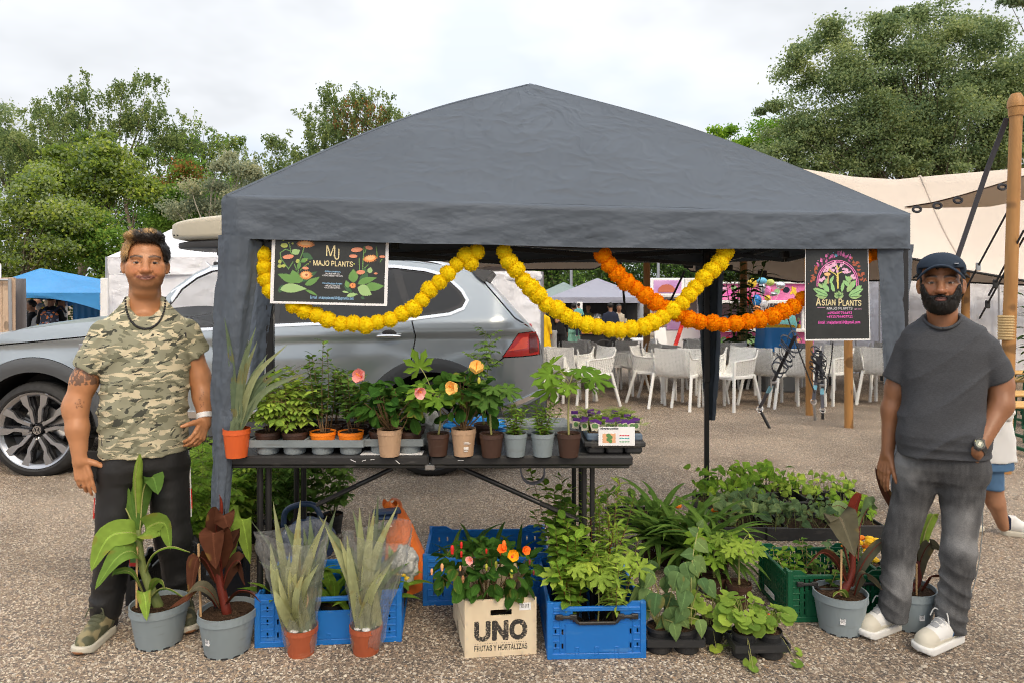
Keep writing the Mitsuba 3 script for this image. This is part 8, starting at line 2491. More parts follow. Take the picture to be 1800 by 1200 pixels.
 ph = thing('phone','black phone in the hand of the man in the camouflage shirt','phone')
 c = L(165,812,-.050)
 Mp = M @ rotz(0,c) @ trimesh.transformations.rotation_matrix(.22,[0,1,0]) @ trimesh.transformations.rotation_matrix(.25,[0,0,1])
 part(ph,'case',xf(box([-.030,-.005,-.070],[.030,.005,.070],.004),Mp),'black_plastic')
 part(ph,'screen',xf(box([-.027,-.0062,-.066],[.027,-.0045,.066]),Mp),'car_glass')
left_man()
# ------------------------------------------------------------------ the bearded man
def right_man():
 k = thing('person','bearded man in a navy cap, charcoal T-shirt and grey jeans, one hand in his pocket','person')
 Z = 2.72; kx = Z / FOCAL
 cx0,y0 = 1657.0,1124.0
 L = lambda px,py,dy=0.0: np.array([(px-cx0)*kx,dy,(y0-py)*kx])
 th = math.atan2(-X(cx0,Z),Z)
 M = rotz(th,[X(cx0,Z),Z,0]); M[:3,0] *= math.cos(th)
 hc = L(1654,500.5,-.040); s = np.array([1.135,1.0,.89])
 hd1 = hand(L(1556,803,-.02),L(1551,832,-.03)-L(1556,803,-.02),[-.55,-.85,0],[.8,-.5,0],(.10,.16,.22,.28),1.0,thumb_out=.35,thumb_curl=.2)
 hd2 = hand(L(1712,777,-.110),L(1694,812,-.040)-L(1712,777,-.110),[.25,-.9,.3],[-.3,-.3,.9],(.3,.3,.3,.3),1.0,thumb_out=.4)
 def skin(P):
  d = local(P,hc,.26,lambda Q: head_field(Q,hc,s,1.0,.98,.0040,.25))
  d = smin(d,seg(P,L(1655,530,.0),L(1658,585,.02),.060,.072),.03)
  d = smin(d,loft(P,[(L(0,780)[2],0,0,.135,.085),(L(0,660)[2],0,0,.15,.09),(L(0,612)[2],0.005,.01,.155,.075),(L(0,588)[2],.005,.015,.08,.055)]),.04)
  a1 = seg(P,L(1592,618,.01),L(1573,690,.02),.050,.048)
  a1 = smin(a1,seg(P,L(1573,690,.02),L(1564,728,.012),.048,.042),.03)
  a1 = smin(a1,seg(P,L(1564,728,.012),L(1557,806,-.02),.044,.027),.03)
  a2 = seg(P,L(1733,612,.01),L(1755,672,.03),.051,.050)
  a2 = smin(a2,seg(P,L(1755,672,.03),L(1756,703,.005),.052,.046),.03)
  a2 = smin(a2,seg(P,L(1756,703,.005),L(1714,775,-.112),.046,.030),.03)
  arms = np.minimum(a1,a2)
  hh = np.minimum(hand_field(P,hd1),hand_field(P,hd2))
  return smin(d,smin(arms,hh,.012),.02)
 v,f = smooth_mesh(surface(skin,L(1520,880,-.28),L(1800,435,.20),.0042),2)
 part(k,'body',xf((v,f),M),'skin',smooth=True,color=skin_color(v,hc,s,(0.275,0.122,0.060),(0.30,0.125,0.105),(0.010,0.008,0.007),0,2))
 eyes(k,hc,s,M)
 def shirt(P):
  z = lambda py: L(0,py)[2]
  secs = [(z(792),.0,-.012,.172,.118),(z(770),.0,-.012,.172,.122),(z(720),.004,-.006,.168,.120),(z(660),.006,.0,.172,.118),(z(612),.006,.006,.190,.110),(z(588),.006,.012,.184,.096),(z(575),.006,.016,.160,.084),
    (z(566),.004,.020,.122,.074),(z(557),.002,.022,.092,.064),(z(550),.0,.026,.070,.055)]
  d = loft(P,secs,2.5)
  A1,B1,A2,B2 = L(1594,620,.01),L(1576,672,.016),L(1732,614,.01),L(1753,664,.028)
  sl = np.minimum(seg(P,A1,B1+(B1-A1)*.3,.064,.066),seg(P,A2,B2+(B2-A2)*.3,.064,.070))
  x1,x2 = (B1-A1) / np.linalg.norm(B1-A1),(B2-A2) / np.linalg.norm(B2-A2)
  cut = np.where(P[:,0]<0,(P-B1)@x1,(P-B2)@x2)
  sl = np.maximum(sl,cut)
  d = smin(d,sl,.012)
  d = smax(d,-ell(P,L(1656,556,-.060),[.076,.080,.050]),.006)
  n1 = meshkit.fbm(P*[5,5,7],3,13) - .5
  # creases pulled towards the hand in the pocket
  u = P[:,0] * .75 - P[:,2] * 1.0
  cr = 1 - np.abs(2*meshkit.noise(np.stack([u*13,P[:,1]*3,(P[:,0]+P[:,2])*2.5],-1),4)-1)
  amp = np.clip((z(640)-P[:,2])/.2,0,1) * .015 + .005
  hem = (1-np.abs(2*meshkit.noise(P*[3,3,30],6)-1)) ** 2 * np.clip((z(735)-P[:,2])/.06,0,1) * .008
  return d + n1 * .012 - (cr**3-.25) * amp - hem
 v,f = smooth_mesh(surface(shirt,L(1530,800,-.17),L(1800,540,.17),.0052),2)
 part(k,'shirt',xf((v,f),M),'charcoal_jersey',smooth=True,label='charcoal grey T-shirt')
 ncol = []
 for a in np.linspace(0,2*PI,41):
  ncol.append(L(1656,558,-.012)+np.array([.0765*math.sin(a),-.069*math.cos(a),-.046*max(math.cos(a),0)**1.2+.004]))
 part(k,'collar',xf(tube(np.array(ncol),.0062,8),M),'charcoal_jersey',smooth=True)
 def jeans(P):
  z = lambda py: L(0,py)[2]
  d = loft(P,[(z(852),.0,.0,.06,.04),(z(838),.0,.0,.150,.090),(z(818),.0,0,.180,.114),(z(795),.004,-.004,.172,.112),(z(778),.004,0,.162,.104)],2.6)
  l1 = seg(P,L(1614,828,0),L(1580,960,-.03),.092,.070)
  l1 = smin(l1,seg(P,L(1580,960,-.03),L(1567,1092,-.035),.070,.053),.03)
  l2 = seg(P,L(1690,828,0),L(1686,960,-.01),.093,.066)
  l2 = smin(l2,seg(P,L(1686,960,-.01),L(1669,1102,.012),.066,.056),.03)
  d = smin(d,np.minimum(l1,l2),.055)
  d = smax(d,np.where(P[:,0]<(1630-cx0)*kx,z(1094)-P[:,2],z(1104)-P[:,2]),.006)
  kn = meshkit.fbm(P*[6,6,9],3,16) - .5
  low = np.clip((z(940)-P[:,2])/.15,0,1)
  w = (1-np.abs(2*meshkit.noise(P*[4,4,17]+P[:,[0]]*[0,0,8],18)-1)) ** 2
  hip = (1-np.abs(2*meshkit.noise(P*[4,4,15]-np.abs(P[:,[0]])*[0,0,14],21)-1)) ** 2 * np.clip(1-np.abs(P[:,2]-z(855))/.08,0,1)
  return d + kn * .016 - w * .013 * (low*.85+.15) - hip * .007
 v,f = smooth_mesh(surface(jeans,L(1500,1112,-.22),L(1790,772,.20),.006),2)
 part(k,'jeans',xf((v,f),M),'washed_denim',smooth=True,label='washed black jeans')
 def on_front(px,py,fn,y_=-.2):
  p = L(px,py,y_)
  for _ in range(40):
   p = p + [0,max(.0008,.8*float(fn(p[None])[0])),0]
   if p[1] > -.015:
    p[1] = -.015
    break
  return p
 for pts in ([(1634,795),(1633,825),(1637,842),(1644,838),(1648,800)],[(1674,793),(1682,806),(1700,812),(1722,806)],[(1634,860),(1622,905),(1607,965),(1598,1020),(1590,1070)],[(1727,800),(1725,860),(1724,930),(1712,1010),(1690,1060)]):
  g = [on_front(px,py,jeans)-[0,.0012,0] for px,py in pts]
  part(k,'seam',xf(tube(bez(g,24),.0017,4),M),'tray_grey')
 part(k,'button',xf(sph(on_front(1641,800,jeans),[.007,.004,.007],1),M),'steel',smooth=True)
 for (h_,t_) in ((L(1577,0,.045)*[1,1,0],L(1512,0,-.155)*[1,1,0]),(L(1686,0,.055)*[1,1,0],L(1615,0,-.175)*[1,1,0])):
  up,so,fdir = shoe_fields(h_,t_,1.04)
  lo_,hi_ = np.minimum(h_,t_) - [.09,.09,.02],np.maximum(h_,t_) + [.09,.09,.15]
  sk = part(k,'shoe',xf(smooth_mesh(surface(up,lo_,hi_,.006),2),M),'shoe_white',smooth=True)
  kk = numbered(f'{sk}__sole'); scene[kk] = mikit.ply(xf(smooth_mesh(surface(so,lo_,hi_,.006),1),M),'shoe_white',smooth=True)
  Lf = np.linalg.norm((t_-h_)[:2])
  toe = lambda P,up=up: np.maximum(up(P)-.0025,Lf*.66-(P-h_)@fdir+.6*(P[:,2]-.05))
  heel = lambda P,up=up: np.maximum(up(P)-.0025,(P-h_)@fdir-Lf*.17)
  stp = lambda P,up=up: np.maximum(up(P)-.002,np.abs((P-h_)@fdir-Lf*.36+.35*(P[:,2]-.05))-.006)
  for nm,fn,m_ in (('toe_cap',toe,'shoe_cream'),('heel_counter',heel,'shoe_blue'),('side_stripe',stp,'shoe_blue'),('tongue',lambda P,up=up: np.maximum(np.maximum(up(P)-.004,np.abs((P-h_)@np.array([-fdir[1],fdir[0],0]))-.017),np.maximum(Lf*.30-(P-h_)@fdir,np.maximum((P-h_)@fdir-Lf*.66,.05-P[:,2]))),'cloth_grey'),('mudguard',lambda P,up=up: np.maximum(up(P)-.0018,P[:,2]-.046),'shoe_cream')):
   kk = numbered(f'{sk}__{nm}'); scene[kk] = mikit.ply(xf(smooth_mesh(surface(fn,lo_,hi_,.005),1),M),m_,smooth=True)
  laces(k,h_,t_,fdir,M,'shoe_white')
 def beard(P):
  q = (P-hc) / s * [1,-1,1]
  ax = q.copy(); ax[:,0] = np.abs(q[:,0])
  n = meshkit.fbm(q*[95,80,60],2,5) - .5
  base = head_field(P,hc,s,1.0,.98,.0040,.25)
  fat = ell(ax,[0,.034,-.084],[.058,.064,.051])
  body = smin(base-.0060,fat,.012)
  top = -.050 + np.clip((ax[:,0]-.034)/.026,0,1) ** 1.5 * .050
  keep = q[:,2] - top
  keep = np.where(q[:,1]<.005,np.maximum(keep,(q[:,2]+.0)-.01),keep)
  d = np.maximum(body,keep)
  d = np.maximum(d,-.004-q[:,1])            # not behind the ears
  st = seg(ax,[0,.092,-.0465],[.028,.080,-.058],.0070,.0055)
  st = smin(st,seg(ax,[.028,.080,-.058],[.040,.070,-.075],.0065,.010),.008)
  d = np.maximum(smin(d,st,.006),ax[:,0]-.0685)
  mouth = np.hypot(q[:,0]/.0225,(q[:,2]+.0640)/.0098) - 1
  d = np.maximum(d,-mouth*.010)
  d = smin(d,ell(ax,[.067,.022,.000],[.007,.014,.042]),.006)
  return np.maximum(d+n*.004,-.155-q[:,2]) * .95
 v,f = surface(beard,hc+np.array([-.11,-.14,-.17]),hc+np.array([.11,.05,.07]),.0034)
 v,f = smooth_mesh(largest(v,f),1)
 strands(k,(v,f),M,2600,.011,lambda p: np.stack([(p[:,0]-hc[0])*6,0*p[:,0]-.2,0*p[:,0]-1],1),.0016,lambda p: np.full((len(p),3),.011),2)
 part(k,'beard',xf((v,f),M),'hair',smooth=True,color=np.array([.010,.0085,.008])*(.6+.9*meshkit.noise(v*[240,240,110],4))[:,None],label='full black beard')
 def hair(P):
  q = (P-hc) / s * [1,-1,1]
  n = meshkit.fbm(q*70,3,9) - .5
  d = ell(q,[0,-.016,.040],[.0765,.100,.094])
  d = smax(d,np.where(q[:,1]>.03,.056+.3*np.abs(q[:,0])-q[:,2],np.where(q[:,1]>-.015,.010-q[:,2],-.05-q[:,2])),.008)
  wing = np.minimum(seg(q,[.078,-.02,.040],[.098,-.015,.030],.012,.005),seg(q,[-.078,-.02,.040],[-.094,-.015,.034],.011,.005))
  return (smin(d,wing,.01)+n*.010) * .95
 v,f = smooth_mesh(surface(hair,hc+np.array([-.13,-.15,-.08]),hc+np.array([.13,.16,.18]),.0042),1)
 part(k,'hair',xf((v,f),M),'hair',smooth=True,color=np.array([.012,.010,.009])*(.6+.9*meshkit.noise(v*180,4))[:,None])
 def cap(P):
  q = (P-hc) / s * [1,-1,1]
  d = ell(q,[0,-.014,.066],[.088,.110,.076])
  d = smax(d,np.where(q[:,1]>.03,.070,np.where(q[:,1]>-.03,.044,.030))-q[:,2],.004)
  seam = np.abs(np.sin(np.arctan2(q[:,0],q[:,1]+.014)*3)) < .035
  return (d-.0010*seam-.003*(meshkit.fbm(q*22,2,3)-.5)) * .93
 def brim(P):
  q = (P-hc) / s * [1,-1,1]
  x = np.minimum(np.abs(q[:,0]),.085)
  zc = .086 - .12 * np.clip(q[:,1]-.060,0,1) - 9.5 * x ** 2
  rr = np.hypot(q[:,0]/.083,(q[:,1]-.050)/.082) - 1
  return np.maximum(np.abs(q[:,2]-zc)/np.sqrt(1+(19*x)**2)-.0040,np.maximum(rr*.08,.045-q[:,1])) * .93
 ck = part(k,'cap',xf(smooth_mesh(surface(cap,hc+np.array([-.12,-.14,-.02]),hc+np.array([.12,.14,.18]),.0042),1),M),'cap_navy',smooth=True,label='navy peaked cap')
 kk = numbered(f'{ck}__brim'); scene[kk] = mikit.ply(xf(smooth_mesh(surface(brim,hc+np.array([-.12,-.17,-.05]),hc+np.array([.12,.0,.12]),.0034),1),M),'cap_navy',smooth=True)
 kk = numbered(f'{ck}__top_button'); scene[kk] = mikit.ply(xf(sph(hc+np.array([0,.014,.130])*s,[.008,.008,.004],1),M),'cap_navy',smooth=True)
 kk = numbered(f'{ck}__logo'); scene[kk] = mikit.ply(xf(box(hc+np.array([.046,-.085,.085])*s,hc+np.array([.060,-.065,.090])*s),M),'alloy')
 # watch
 c = L(1714,771,-.106); d_ = L(1714,775,-.112) - L(1756,703,.005); d_ /= np.linalg.norm(d_)
 e1 = np.cross(d_,[0,1,0]); e1 /= np.linalg.norm(e1); e2 = np.cross(d_,e1)
 ring = lambda o,r: np.array([o+(e1*math.cos(a)+e2*math.sin(a))*r for a in np.linspace(0,2*PI,25)])
 part(k,'watch_strap',xf(sheet(np.stack([ring(c+d_*t,.0355) for t in (-.012,.012)],1),.004),M),'black_plastic',smooth=40)
 n_ = np.array([.1,-.92,.36]); n_ -= d_ * (n_@d_); n_ /= np.linalg.norm(n_)
 e = np.cross(n_,d_)
 Mw = np.eye(4); Mw[:3,0],Mw[:3,1],Mw[:3,2],Mw[:3,3] = d_,e,n_,c + n_ * .033
 wk = part(k,'watch',xf(lathe([(0,.0),(.023,0),(.0245,.004),(.023,.013),(.0175,.014),(.0170,.0115),(0,.0115)],10),M@Mw),'black_plastic')
 for nm,mm,m_ in (('dial',lathe([(0,.0122),(.0155,.0122),(.0155,.011)],20),'watch_dial'),('lug',box([-.026,-.012,.001],[-.018,.012,.010],.002),'dark_plastic'),('lug',box([.018,-.012,.001],[.026,.012,.010],.002),'dark_plastic'),('mark',box([-.004,-.019,.012],[.004,-.0165,.0145]),'stem_light'),('display',box([-.008,-.004,.0118],[.008,.006,.0128]),'tag_cream')):
  kk = numbered(f'{wk}__{nm}'); scene[kk] = mikit.ply(xf(mm,M@Mw),m_)
mat('watch_dial',(0.10,0.13,0.10),.3)
right_man()
# ------------------------------------------------------------------ small people in the distance
def far_person(label,px,Z,height,turn,top,bottom,hair=(.012,.010,.009),skin=(.26,.125,.07),arms='down',dress=False,shorts=False,long_sleeves=True,bald=0.0,h=.021,foot_z=None,shoes='shoe_white'):
 k = thing('person',label,'person')
 gz = float(ground_z(Z)) if foot_z is None else foot_z
 M = rotz(math.radians(turn),[X(px,Z),Z,gz]); sc = height / 1.75
 M[:3,:3] *= sc
 hc = np.array([0,-.01,1.62])
 poses = {'down': ([.23,.02,1.15],[.25,-.04,.90]),'fold': ([.25,.0,1.16],[.06,-.20,1.18]),'up': ([.24,-.06,1.18],[.14,-.26,1.34]),'hold': ([.24,.0,1.16],[.12,-.24,1.22])}
 el,wr = [np.array(q) for q in poses[arms]]
 mir = np.array([-1,1,1])
 def skinf(P):
  q = P - hc
  d = ell(q,[0,.008,.035],[.076,.094,.088]); d = smin(d,ell(q,[0,-.02,-.045],[.058,.066,.068]),.03)
  d = smin(d,seg(q,[0,-.085,.01],[0,-.108,-.03],.008,.013),.012)
  ax = np.abs(q) * [1,0,0] + q * [0,1,1]
  d = smin(d,ell(ax,[.078,.005,-.01],[.010,.018,.028]),.006)
  d = smin(d,seg(P,[0,.015,1.55],[0,.02,1.42],.055,.06),.03)
  d = smin(d,loft(P,[(.95,0,0,.14,.09),(1.25,0,0,.15,.09),(1.40,0,.01,.15,.07),(1.46,0,.015,.08,.05)]),.04)
  for m_ in (np.ones(3),mir):
   d = smin(d,seg(P,np.array([.175,.01,1.37])*m_,el*m_,.050,.040),.02)
   d = smin(d,seg(P,el*m_,wr*m_,.040,.027),.02)
   w = wr * m_; dr_ = (wr-el) * m_; dr_ /= np.linalg.norm(dr_)
   for o in (-.022,-.007,.008,.022):
    sd = np.array([0.3,1,0]) * o
    d = smin(d,seg(P,w+sd*.5,w+sd+dr_*.16,.014,.008),.006)
   d = smin(d,seg(P,w,w+dr_*.07+np.array([0,-.045,0]),.014,.009),.008)
   d = smin(d,seg(P,np.array([.09,0,.85])*m_,np.array([.095,-.01,.48])*m_,.075,.052),.02)
   d = smin(d,seg(P,np.array([.095,-.01,.48])*m_,np.array([.10,.02,.09])*m_,.052,.036),.02)
   d = smin(d,seg(P,np.array([.10,.03,.045])*m_,np.array([.11,-.13,.035])*m_,.035,.03),.02)
  return d
 def topf(P):
  zlo = .35 if dress else .92
  secs = [(.92,0,0,.175,.118),(1.15,0,0,.165,.112),(1.33,0,.005,.185,.105),(1.42,0,.012,.165,.082),(1.46,0,.018,.11,.062),(1.485,0,.02,.07,.05)]
  if dress:
   secs = [(.35,0,0,.26,.20),(.85,0,0,.20,.14)] + secs[1:]
  d = loft(P,secs)
  for m_ in (np.ones(3),mir):
   e = el if long_sleeves else np.array([.175,.01,1.37]) * .35 + el * .65
   d = smin(d,np.maximum(seg(P,np.array([.172,.01,1.37])*m_,e*m_,.062,.058),(P-e*m_)@((e-np.array([.172,.01,1.37]))*m_/np.linalg.norm(e-[.172,.01,1.37]))-(.0 if not long_sleeves else .05)),.02)
   if long_sleeves:
    d = smin(d,seg(P,el*m_,wr*m_*.9+el*m_*.1,.052,.040),.02)
  return d + (meshkit.fbm(P*7,2,3)-.5) * .02
 def botf(P):
  zlo = .48 if shorts else .06
  d = loft(P,[(.82,0,0,.175,.118),(.95,0,0,.168,.112)])
  for m_ in (np.ones(3),mir):
   d = smin(d,seg(P,np.array([.09,0,.86])*m_,np.array([.10,-.01,.46])*m_,.094,.078+.02*shorts),.03)
   if not shorts:
    d = smin(d,seg(P,np.array([.10,-.01,.46])*m_,np.array([.105,.02,.08])*m_,.076,.058),.03)
  return np.maximum(d,zlo-P[:,2]) + (meshkit.fbm(P*8,2,5)-.5) * .02
 def hairf(P):
  q = P - hc
  d = ell(q,[0,.014,.042],[.086,.104,.096])
  n = meshkit.fbm(q*40,2,7) - .5
  cutz = np.where(q[:,1]<-.03,.070+bald,np.where(q[:,1]<.02,.01+bald,-.06)) - q[:,2]
  return smax(d,cutz,.01) + n * .014
 big = [-.36,-.36,-.02],[.36,.30,1.80]
 v,f = surface(skinf,*big,h); part(k,'body',xf(smooth_mesh((v,f),2),M),'skin',smooth=True,color=np.broadcast_to(np.asarray(skin),v.shape)*(.9+.2*meshkit.noise(v*20,2))[:,None])
 part(k,'dress' if dress else 'shirt',xf(smooth_mesh(surface(topf,*big,h),2),M),top,smooth=True)
 if not dress:
  part(k,'shorts' if shorts else 'trousers',xf(smooth_mesh(surface(botf,*big,h),2),M),bottom,smooth=True)
 v,f = surface(hairf,hc+np.array([-.13,-.14,-.12]),hc+np.array([.13,.16,.18]),h*.8)
 part(k,'hair',xf((v,f),M),'hair',smooth=True,color=np.broadcast_to(np.asarray(hair),v.shape)*(.7+.6*meshkit.noise(v*60,2))[:,None])
 for sg in (-1,1):
  part(k,'shoe',xf(cat([seg_mesh(np.array([sg*.10,.03,.05]),np.array([sg*.11,-.14,.04]),.045,.040)]),M),shoes,smooth=True)
 return k,M
def seg_mesh(a,b,ra,rb):
 n = 10
 t = np.linspace(0,1,n)
 r = (ra+(rb-ra)*t) * np.sqrt(np.clip(1-np.abs(2*t-1)**6,.02,1))
 return tube(a+(b-a)*t[:,None],r,10)
def cloth_mat(name,c,rough=.85):
 return mat(name,c,rough,spec=.2)
for nm,c in dict(cloth_black=(.015,.015,.017),cloth_navy=(.022,.028,.05),cloth_white=(.62,.62,.62),cloth_grey=(.30,.31,.33),cloth_mint=(.22,.46,.36),cloth_yellow=(.75,.47,.01),cloth_teal=(.16,.42,.42),cloth_beige=(.45,.40,.32),cloth_denim=(.07,.14,.25),cloth_olive=(.10,.10,.06)).items():
 cloth_mat(nm,c)
mat('cloth_striped',proc(lambda p,n,uv: dr.select(noise(0.5,0.5,p.z*9+40)>.5,mi.Color3f(.42,.07,.09),mi.Color3f(.06,.03,.05))),.85)
mat('cloth_dotted',proc(lambda p,n,uv: dr.select(noise(p.x*34,p.y*34,p.z*34)>.74,mi.Color3f(.6,.6,.6),mi.Color3f(.018,.018,.02))),.85)
mat('cloth_printed',proc(lambda p,n,uv: dr.select(noise(p.x*26,p.y*26,p.z*26)>.68,mi.Color3f(.70,.20,.07),dr.select(noise(p.x*21+9,p.y*21,p.z*21)>.66,mi.Color3f(.20,.25,.38),mi.Color3f(.03,.035,.06)))),.8)
far_person('visitor with a printed backpack seen from behind under the blue gazebo',90,13.4,1.72,180,'cloth_black','cloth_navy',arms='hold')
bp = thing('backpack','dark backpack with orange print on the back of a visitor under the blue gazebo','backpack')
q = np.array([X(86,13.2),13.22,float(ground_z(13.4))+1.12])
part(bp,'bag',xf(box([-.17,-.11,-.26],[.17,.09,.26],.08),move(q)),'cloth_printed',smooth=50)
part(bp,'pocket',xf(box([-.12,-.16,-.22],[.12,-.10,.02],.05),move(q)),'cloth_printed',smooth=50)
for sx in (-.11,.11):
 part(bp,'strap',tube(bez([q+[sx,-.02,.24],q+[sx,.16,.33],q+[sx*1.1,.30,.2]],8),.022,5),'cloth_navy')
far_person('balding visitor in a white shirt in profile under the blue gazebo',106,14.0,1.62,100,'cloth_white','cloth_beige',bald=.06)
far_person('grey-haired visitor carrying a yellow bag under the blue gazebo',72,13.8,1.52,160,'cloth_grey','cloth_navy',hair=(.33,.33,.33),skin=(.45,.27,.20))
far_person('dark-clothed visitor at the left end under the blue gazebo',55,14.2,1.6,-60,'cloth_black','cloth_black',arms='fold')
far_person('visitor half hidden at the back under the blue gazebo',66,15.0,1.7,20,'cloth_black','cloth_black')
k = thing('shoulder_bag','bright yellow bag hanging beside the grey-haired visitor','bag')
part(k,'body',box([X(66,13.5),13.45,Zz(575,13.5)-.25],[X(74,13.5),13.55,Zz(552,13.5)],.03),'yellow_plastic'); part(k,'strap',tube([[X(70,13.5),13.5,Zz(553,13.5)],[X(73,13.5),13.55,Zz(540,13.5)]],.02,5),'yellow_plastic')
far_person('man in mint green shorts carrying a child',1009,21.0,1.74,165,'cloth_navy','cloth_mint',shorts=True,arms='hold',long_sleeves=False)
far_person('child in a teal top held by the man in mint green shorts',1017,20.75,1.02,200,'cloth_teal','cloth_navy',foot_z=float(ground_z(21))+.72,arms='fold')
far_person('person in a long yellow dress at the edge of the white tent',955,19.0,1.6,150,'cloth_yellow','cloth_yellow',dress=True)
far_person('visitor in black T-shirt and grey jeans beside the yellow dress',970,19.5,1.75,120,'cloth_black','cloth_grey',arms='hold',long_sleeves=False)
far_person('visitor in black standing before the coffee stand',983,20.2,1.66,170,'cloth_black','cloth_black')
far_person('vendor inside the grey gazebo beside a glass dome',1034,23.8,1.78,0,'cloth_olive','cloth_black')
far_person('man in a dark navy jacket seen from behind at the grey gazebo',1073,20.5,1.74,185,'cloth_navy','cloth_black')
far_person('young man with a backpack strap facing the camera at the grey gazebo',1088,20.9,1.70,10,'cloth_beige','cloth_beige',arms='down')
far_person('man in a red and black striped T-shirt and pale shorts',1151,18.6,1.66,150,'cloth_striped','cloth_beige',shorts=True,long_sleeves=False,skin=(.30,.16,.10))
far_person('woman in a turquoise sari at the pink sweets trailer',1385,17.6,1.62,200,'cloth_teal','cloth_teal',dress=True)
far_person('person in a black dotted dress at the counter of the pink trailer',1357,18.4,1.58,185,'cloth_dotted','cloth_black',dress=True)
# the child walking behind the bearded man: shirt, shorts and one leg show
def child():
 k = thing('person','child in white T-shirt and denim shorts walking behind the bearded man','person')
 Z = 3.90; kx = Z / FOCAL; cx0,y0 = 1740.0,948.0
 L = lambda px,py,dy=0.0: np.array([(px-cx0)*kx,dy,(y0-py)*kx])
 M = move([X(cx0,Z),Z,0])
 hc = L(1722,640,.0)
 def skin(P):
  d = local(P,hc,.22,lambda Q: head_field(Q,hc,.86,1.0,1.05,.0045,.3))
  d = smin(d,seg(P,L(1722,665,0),L(1724,690,0),.042,.046),.02)
  d = smin(d,loft(P,[(L(0,820)[2],-.02,0,.10,.07),(L(0,720)[2],-.03,0,.12,.07),(L(0,695)[2],-.03,0,.06,.05)]),.03)
  for sx in (-1,1):
   d = smin(d,seg(P,L(1722+sx*32,705,0),L(1726+sx*40,750,.02*sx),.036,.030),.02)
   d = smin(d,seg(P,L(1726+sx*40,750,.02*sx),L(1722+sx*34,790,.06),.030,.022),.02)
   for o in (-.014,-.005,.004,.013):
    d = smin(d,seg(P,L(1722+sx*34,790,.06)+[o,0,0],L(1722+sx*34,806,.06)+[o*1.4,0,0],.011,.006),.005)
  d = smin(d,seg(P,L(1740,840,.0),L(1748,890,-.01),.060,.046),.02)
  d = smin(d,seg(P,L(1748,890,-.01),L(1764,932,.0),.045,.030),.02)
  d = smin(d,seg(P,L(1712,840,.03),L(1712,895,.05),.060,.046),.02)
  return smin(d,seg(P,L(1712,895,.05),L(1708,935,.10),.045,.030),.02)
 v,f = smooth_mesh(surface(skin,L(1650,952,-.20),L(1800,590,.22),.0065),2)
 part(k,'body',xf((v,f),M),'skin',smooth=True,color=skin_color(v,hc,.86,(.32,.155,.085),(.3,.12,.1),(.02,.015,.012),0,5))
 def top(P):
  d = loft(P,[(L(0,815)[2],.0,0,.125,.10),(L(0,760)[2],-.02,0,.128,.098),(L(0,712)[2],-.03,0,.135,.085),(L(0,698)[2],-.03,0,.09,.06),(L(0,690)[2],-.03,0,.05,.045)])
  for sx in (-1,1):
   d = smin(d,seg(P,L(1722+sx*32,706,0),L(1725+sx*39,740,.01*sx),.046,.048),.02)
  return d + (meshkit.fbm(P*9,3,3)-.5) * .016
 part(k,'shirt',xf(smooth_mesh(surface(top,L(1640,822,-.16),L(1810,680,.16),.0075),2),M),'cloth_white',smooth=True)
 def pants(P):
  d = loft(P,[(L(0,830)[2],-.01,0,.125,.095),(L(0,800)[2],-.01,0,.115,.09)])
  d = smin(d,seg(P,L(1737,830,.0),L(1740,870,-.01),.074,.066),.02)
  d = smin(d,seg(P,L(1712,830,.03),L(1712,870,.04),.072,.066),.02)
  return np.maximum(d,L(0,866)[2]-P[:,2]) + (meshkit.fbm(P*11,3,4)-.5) * .014
 part(k,'shorts',xf(smooth_mesh(surface(pants,L(1670,880,-.16),L(1800,795,.20),.0075),2),M),'cloth_denim',smooth=True)
 for h_,t_ in ((L(1762,946,.02)*[1,1,0],L(1815,946,-.05)*[1,1,0]),(L(1706,946,.13)*[1,1,0],L(1734,946,.02)*[1,1,0])):
  up,so,fdir = shoe_fields(h_,t_,.85)
  lo_,hi_ = np.minimum(h_,t_) - [.08,.08,.02],np.maximum(h_,t_) + [.08,.08,.13]
  sk = part(k,'shoe',xf(smooth_mesh(surface(up,lo_,hi_,.007),2),M),'shoe_white',smooth=True)
  kk = numbered(f'{sk}__sole'); scene[kk] = mikit.ply(xf(smooth_mesh(surface(so,lo_,hi_,.007),1),M),'shoe_cream',smooth=True)
  Lf = np.linalg.norm((t_-h_)[:2])
  hl = lambda P,up=up: np.maximum(up(P)-.002,(P-h_)@fdir-Lf*.25)
  kk = numbered(f'{sk}__heel_counter'); scene[kk] = mikit.ply(xf(smooth_mesh(surface(hl,lo_,hi_,.006),1),M),'cloth_navy',smooth=True)
 def hair(P):
  q = (P-hc) / .86 * [1,-1,1]
  return smax(ell(q,[0,-.014,.045],[.083,.101,.096]),np.where(q[:,1]>.02,.07-q[:,2],-.02-q[:,2]),.01) * .86
 v,f = surface(hair,hc-.15,hc+.17,.007)
 part(k,'hair',xf((v,f),M),'hair',smooth=True,color=np.full(v.shape,.012))
child()
k = thing('plastic_bag','white plastic bag carried by the child behind the bearded man','bag')
v,f = sph([0,0,0],1.0,4); q = v + (meshkit.fbm(v*2.1+4,4,6)-.5)[:,None] * v * .8
part(k,'film',(q*[.055,.04,.08]+W(1764,715,3.75),f),'white_plastic',smooth=True)
part(k,'handle',tube(bez([W(1758,698,3.75),W(1760,684,3.75),W(1766,697,3.75)],8),.006,5),'white_plastic')
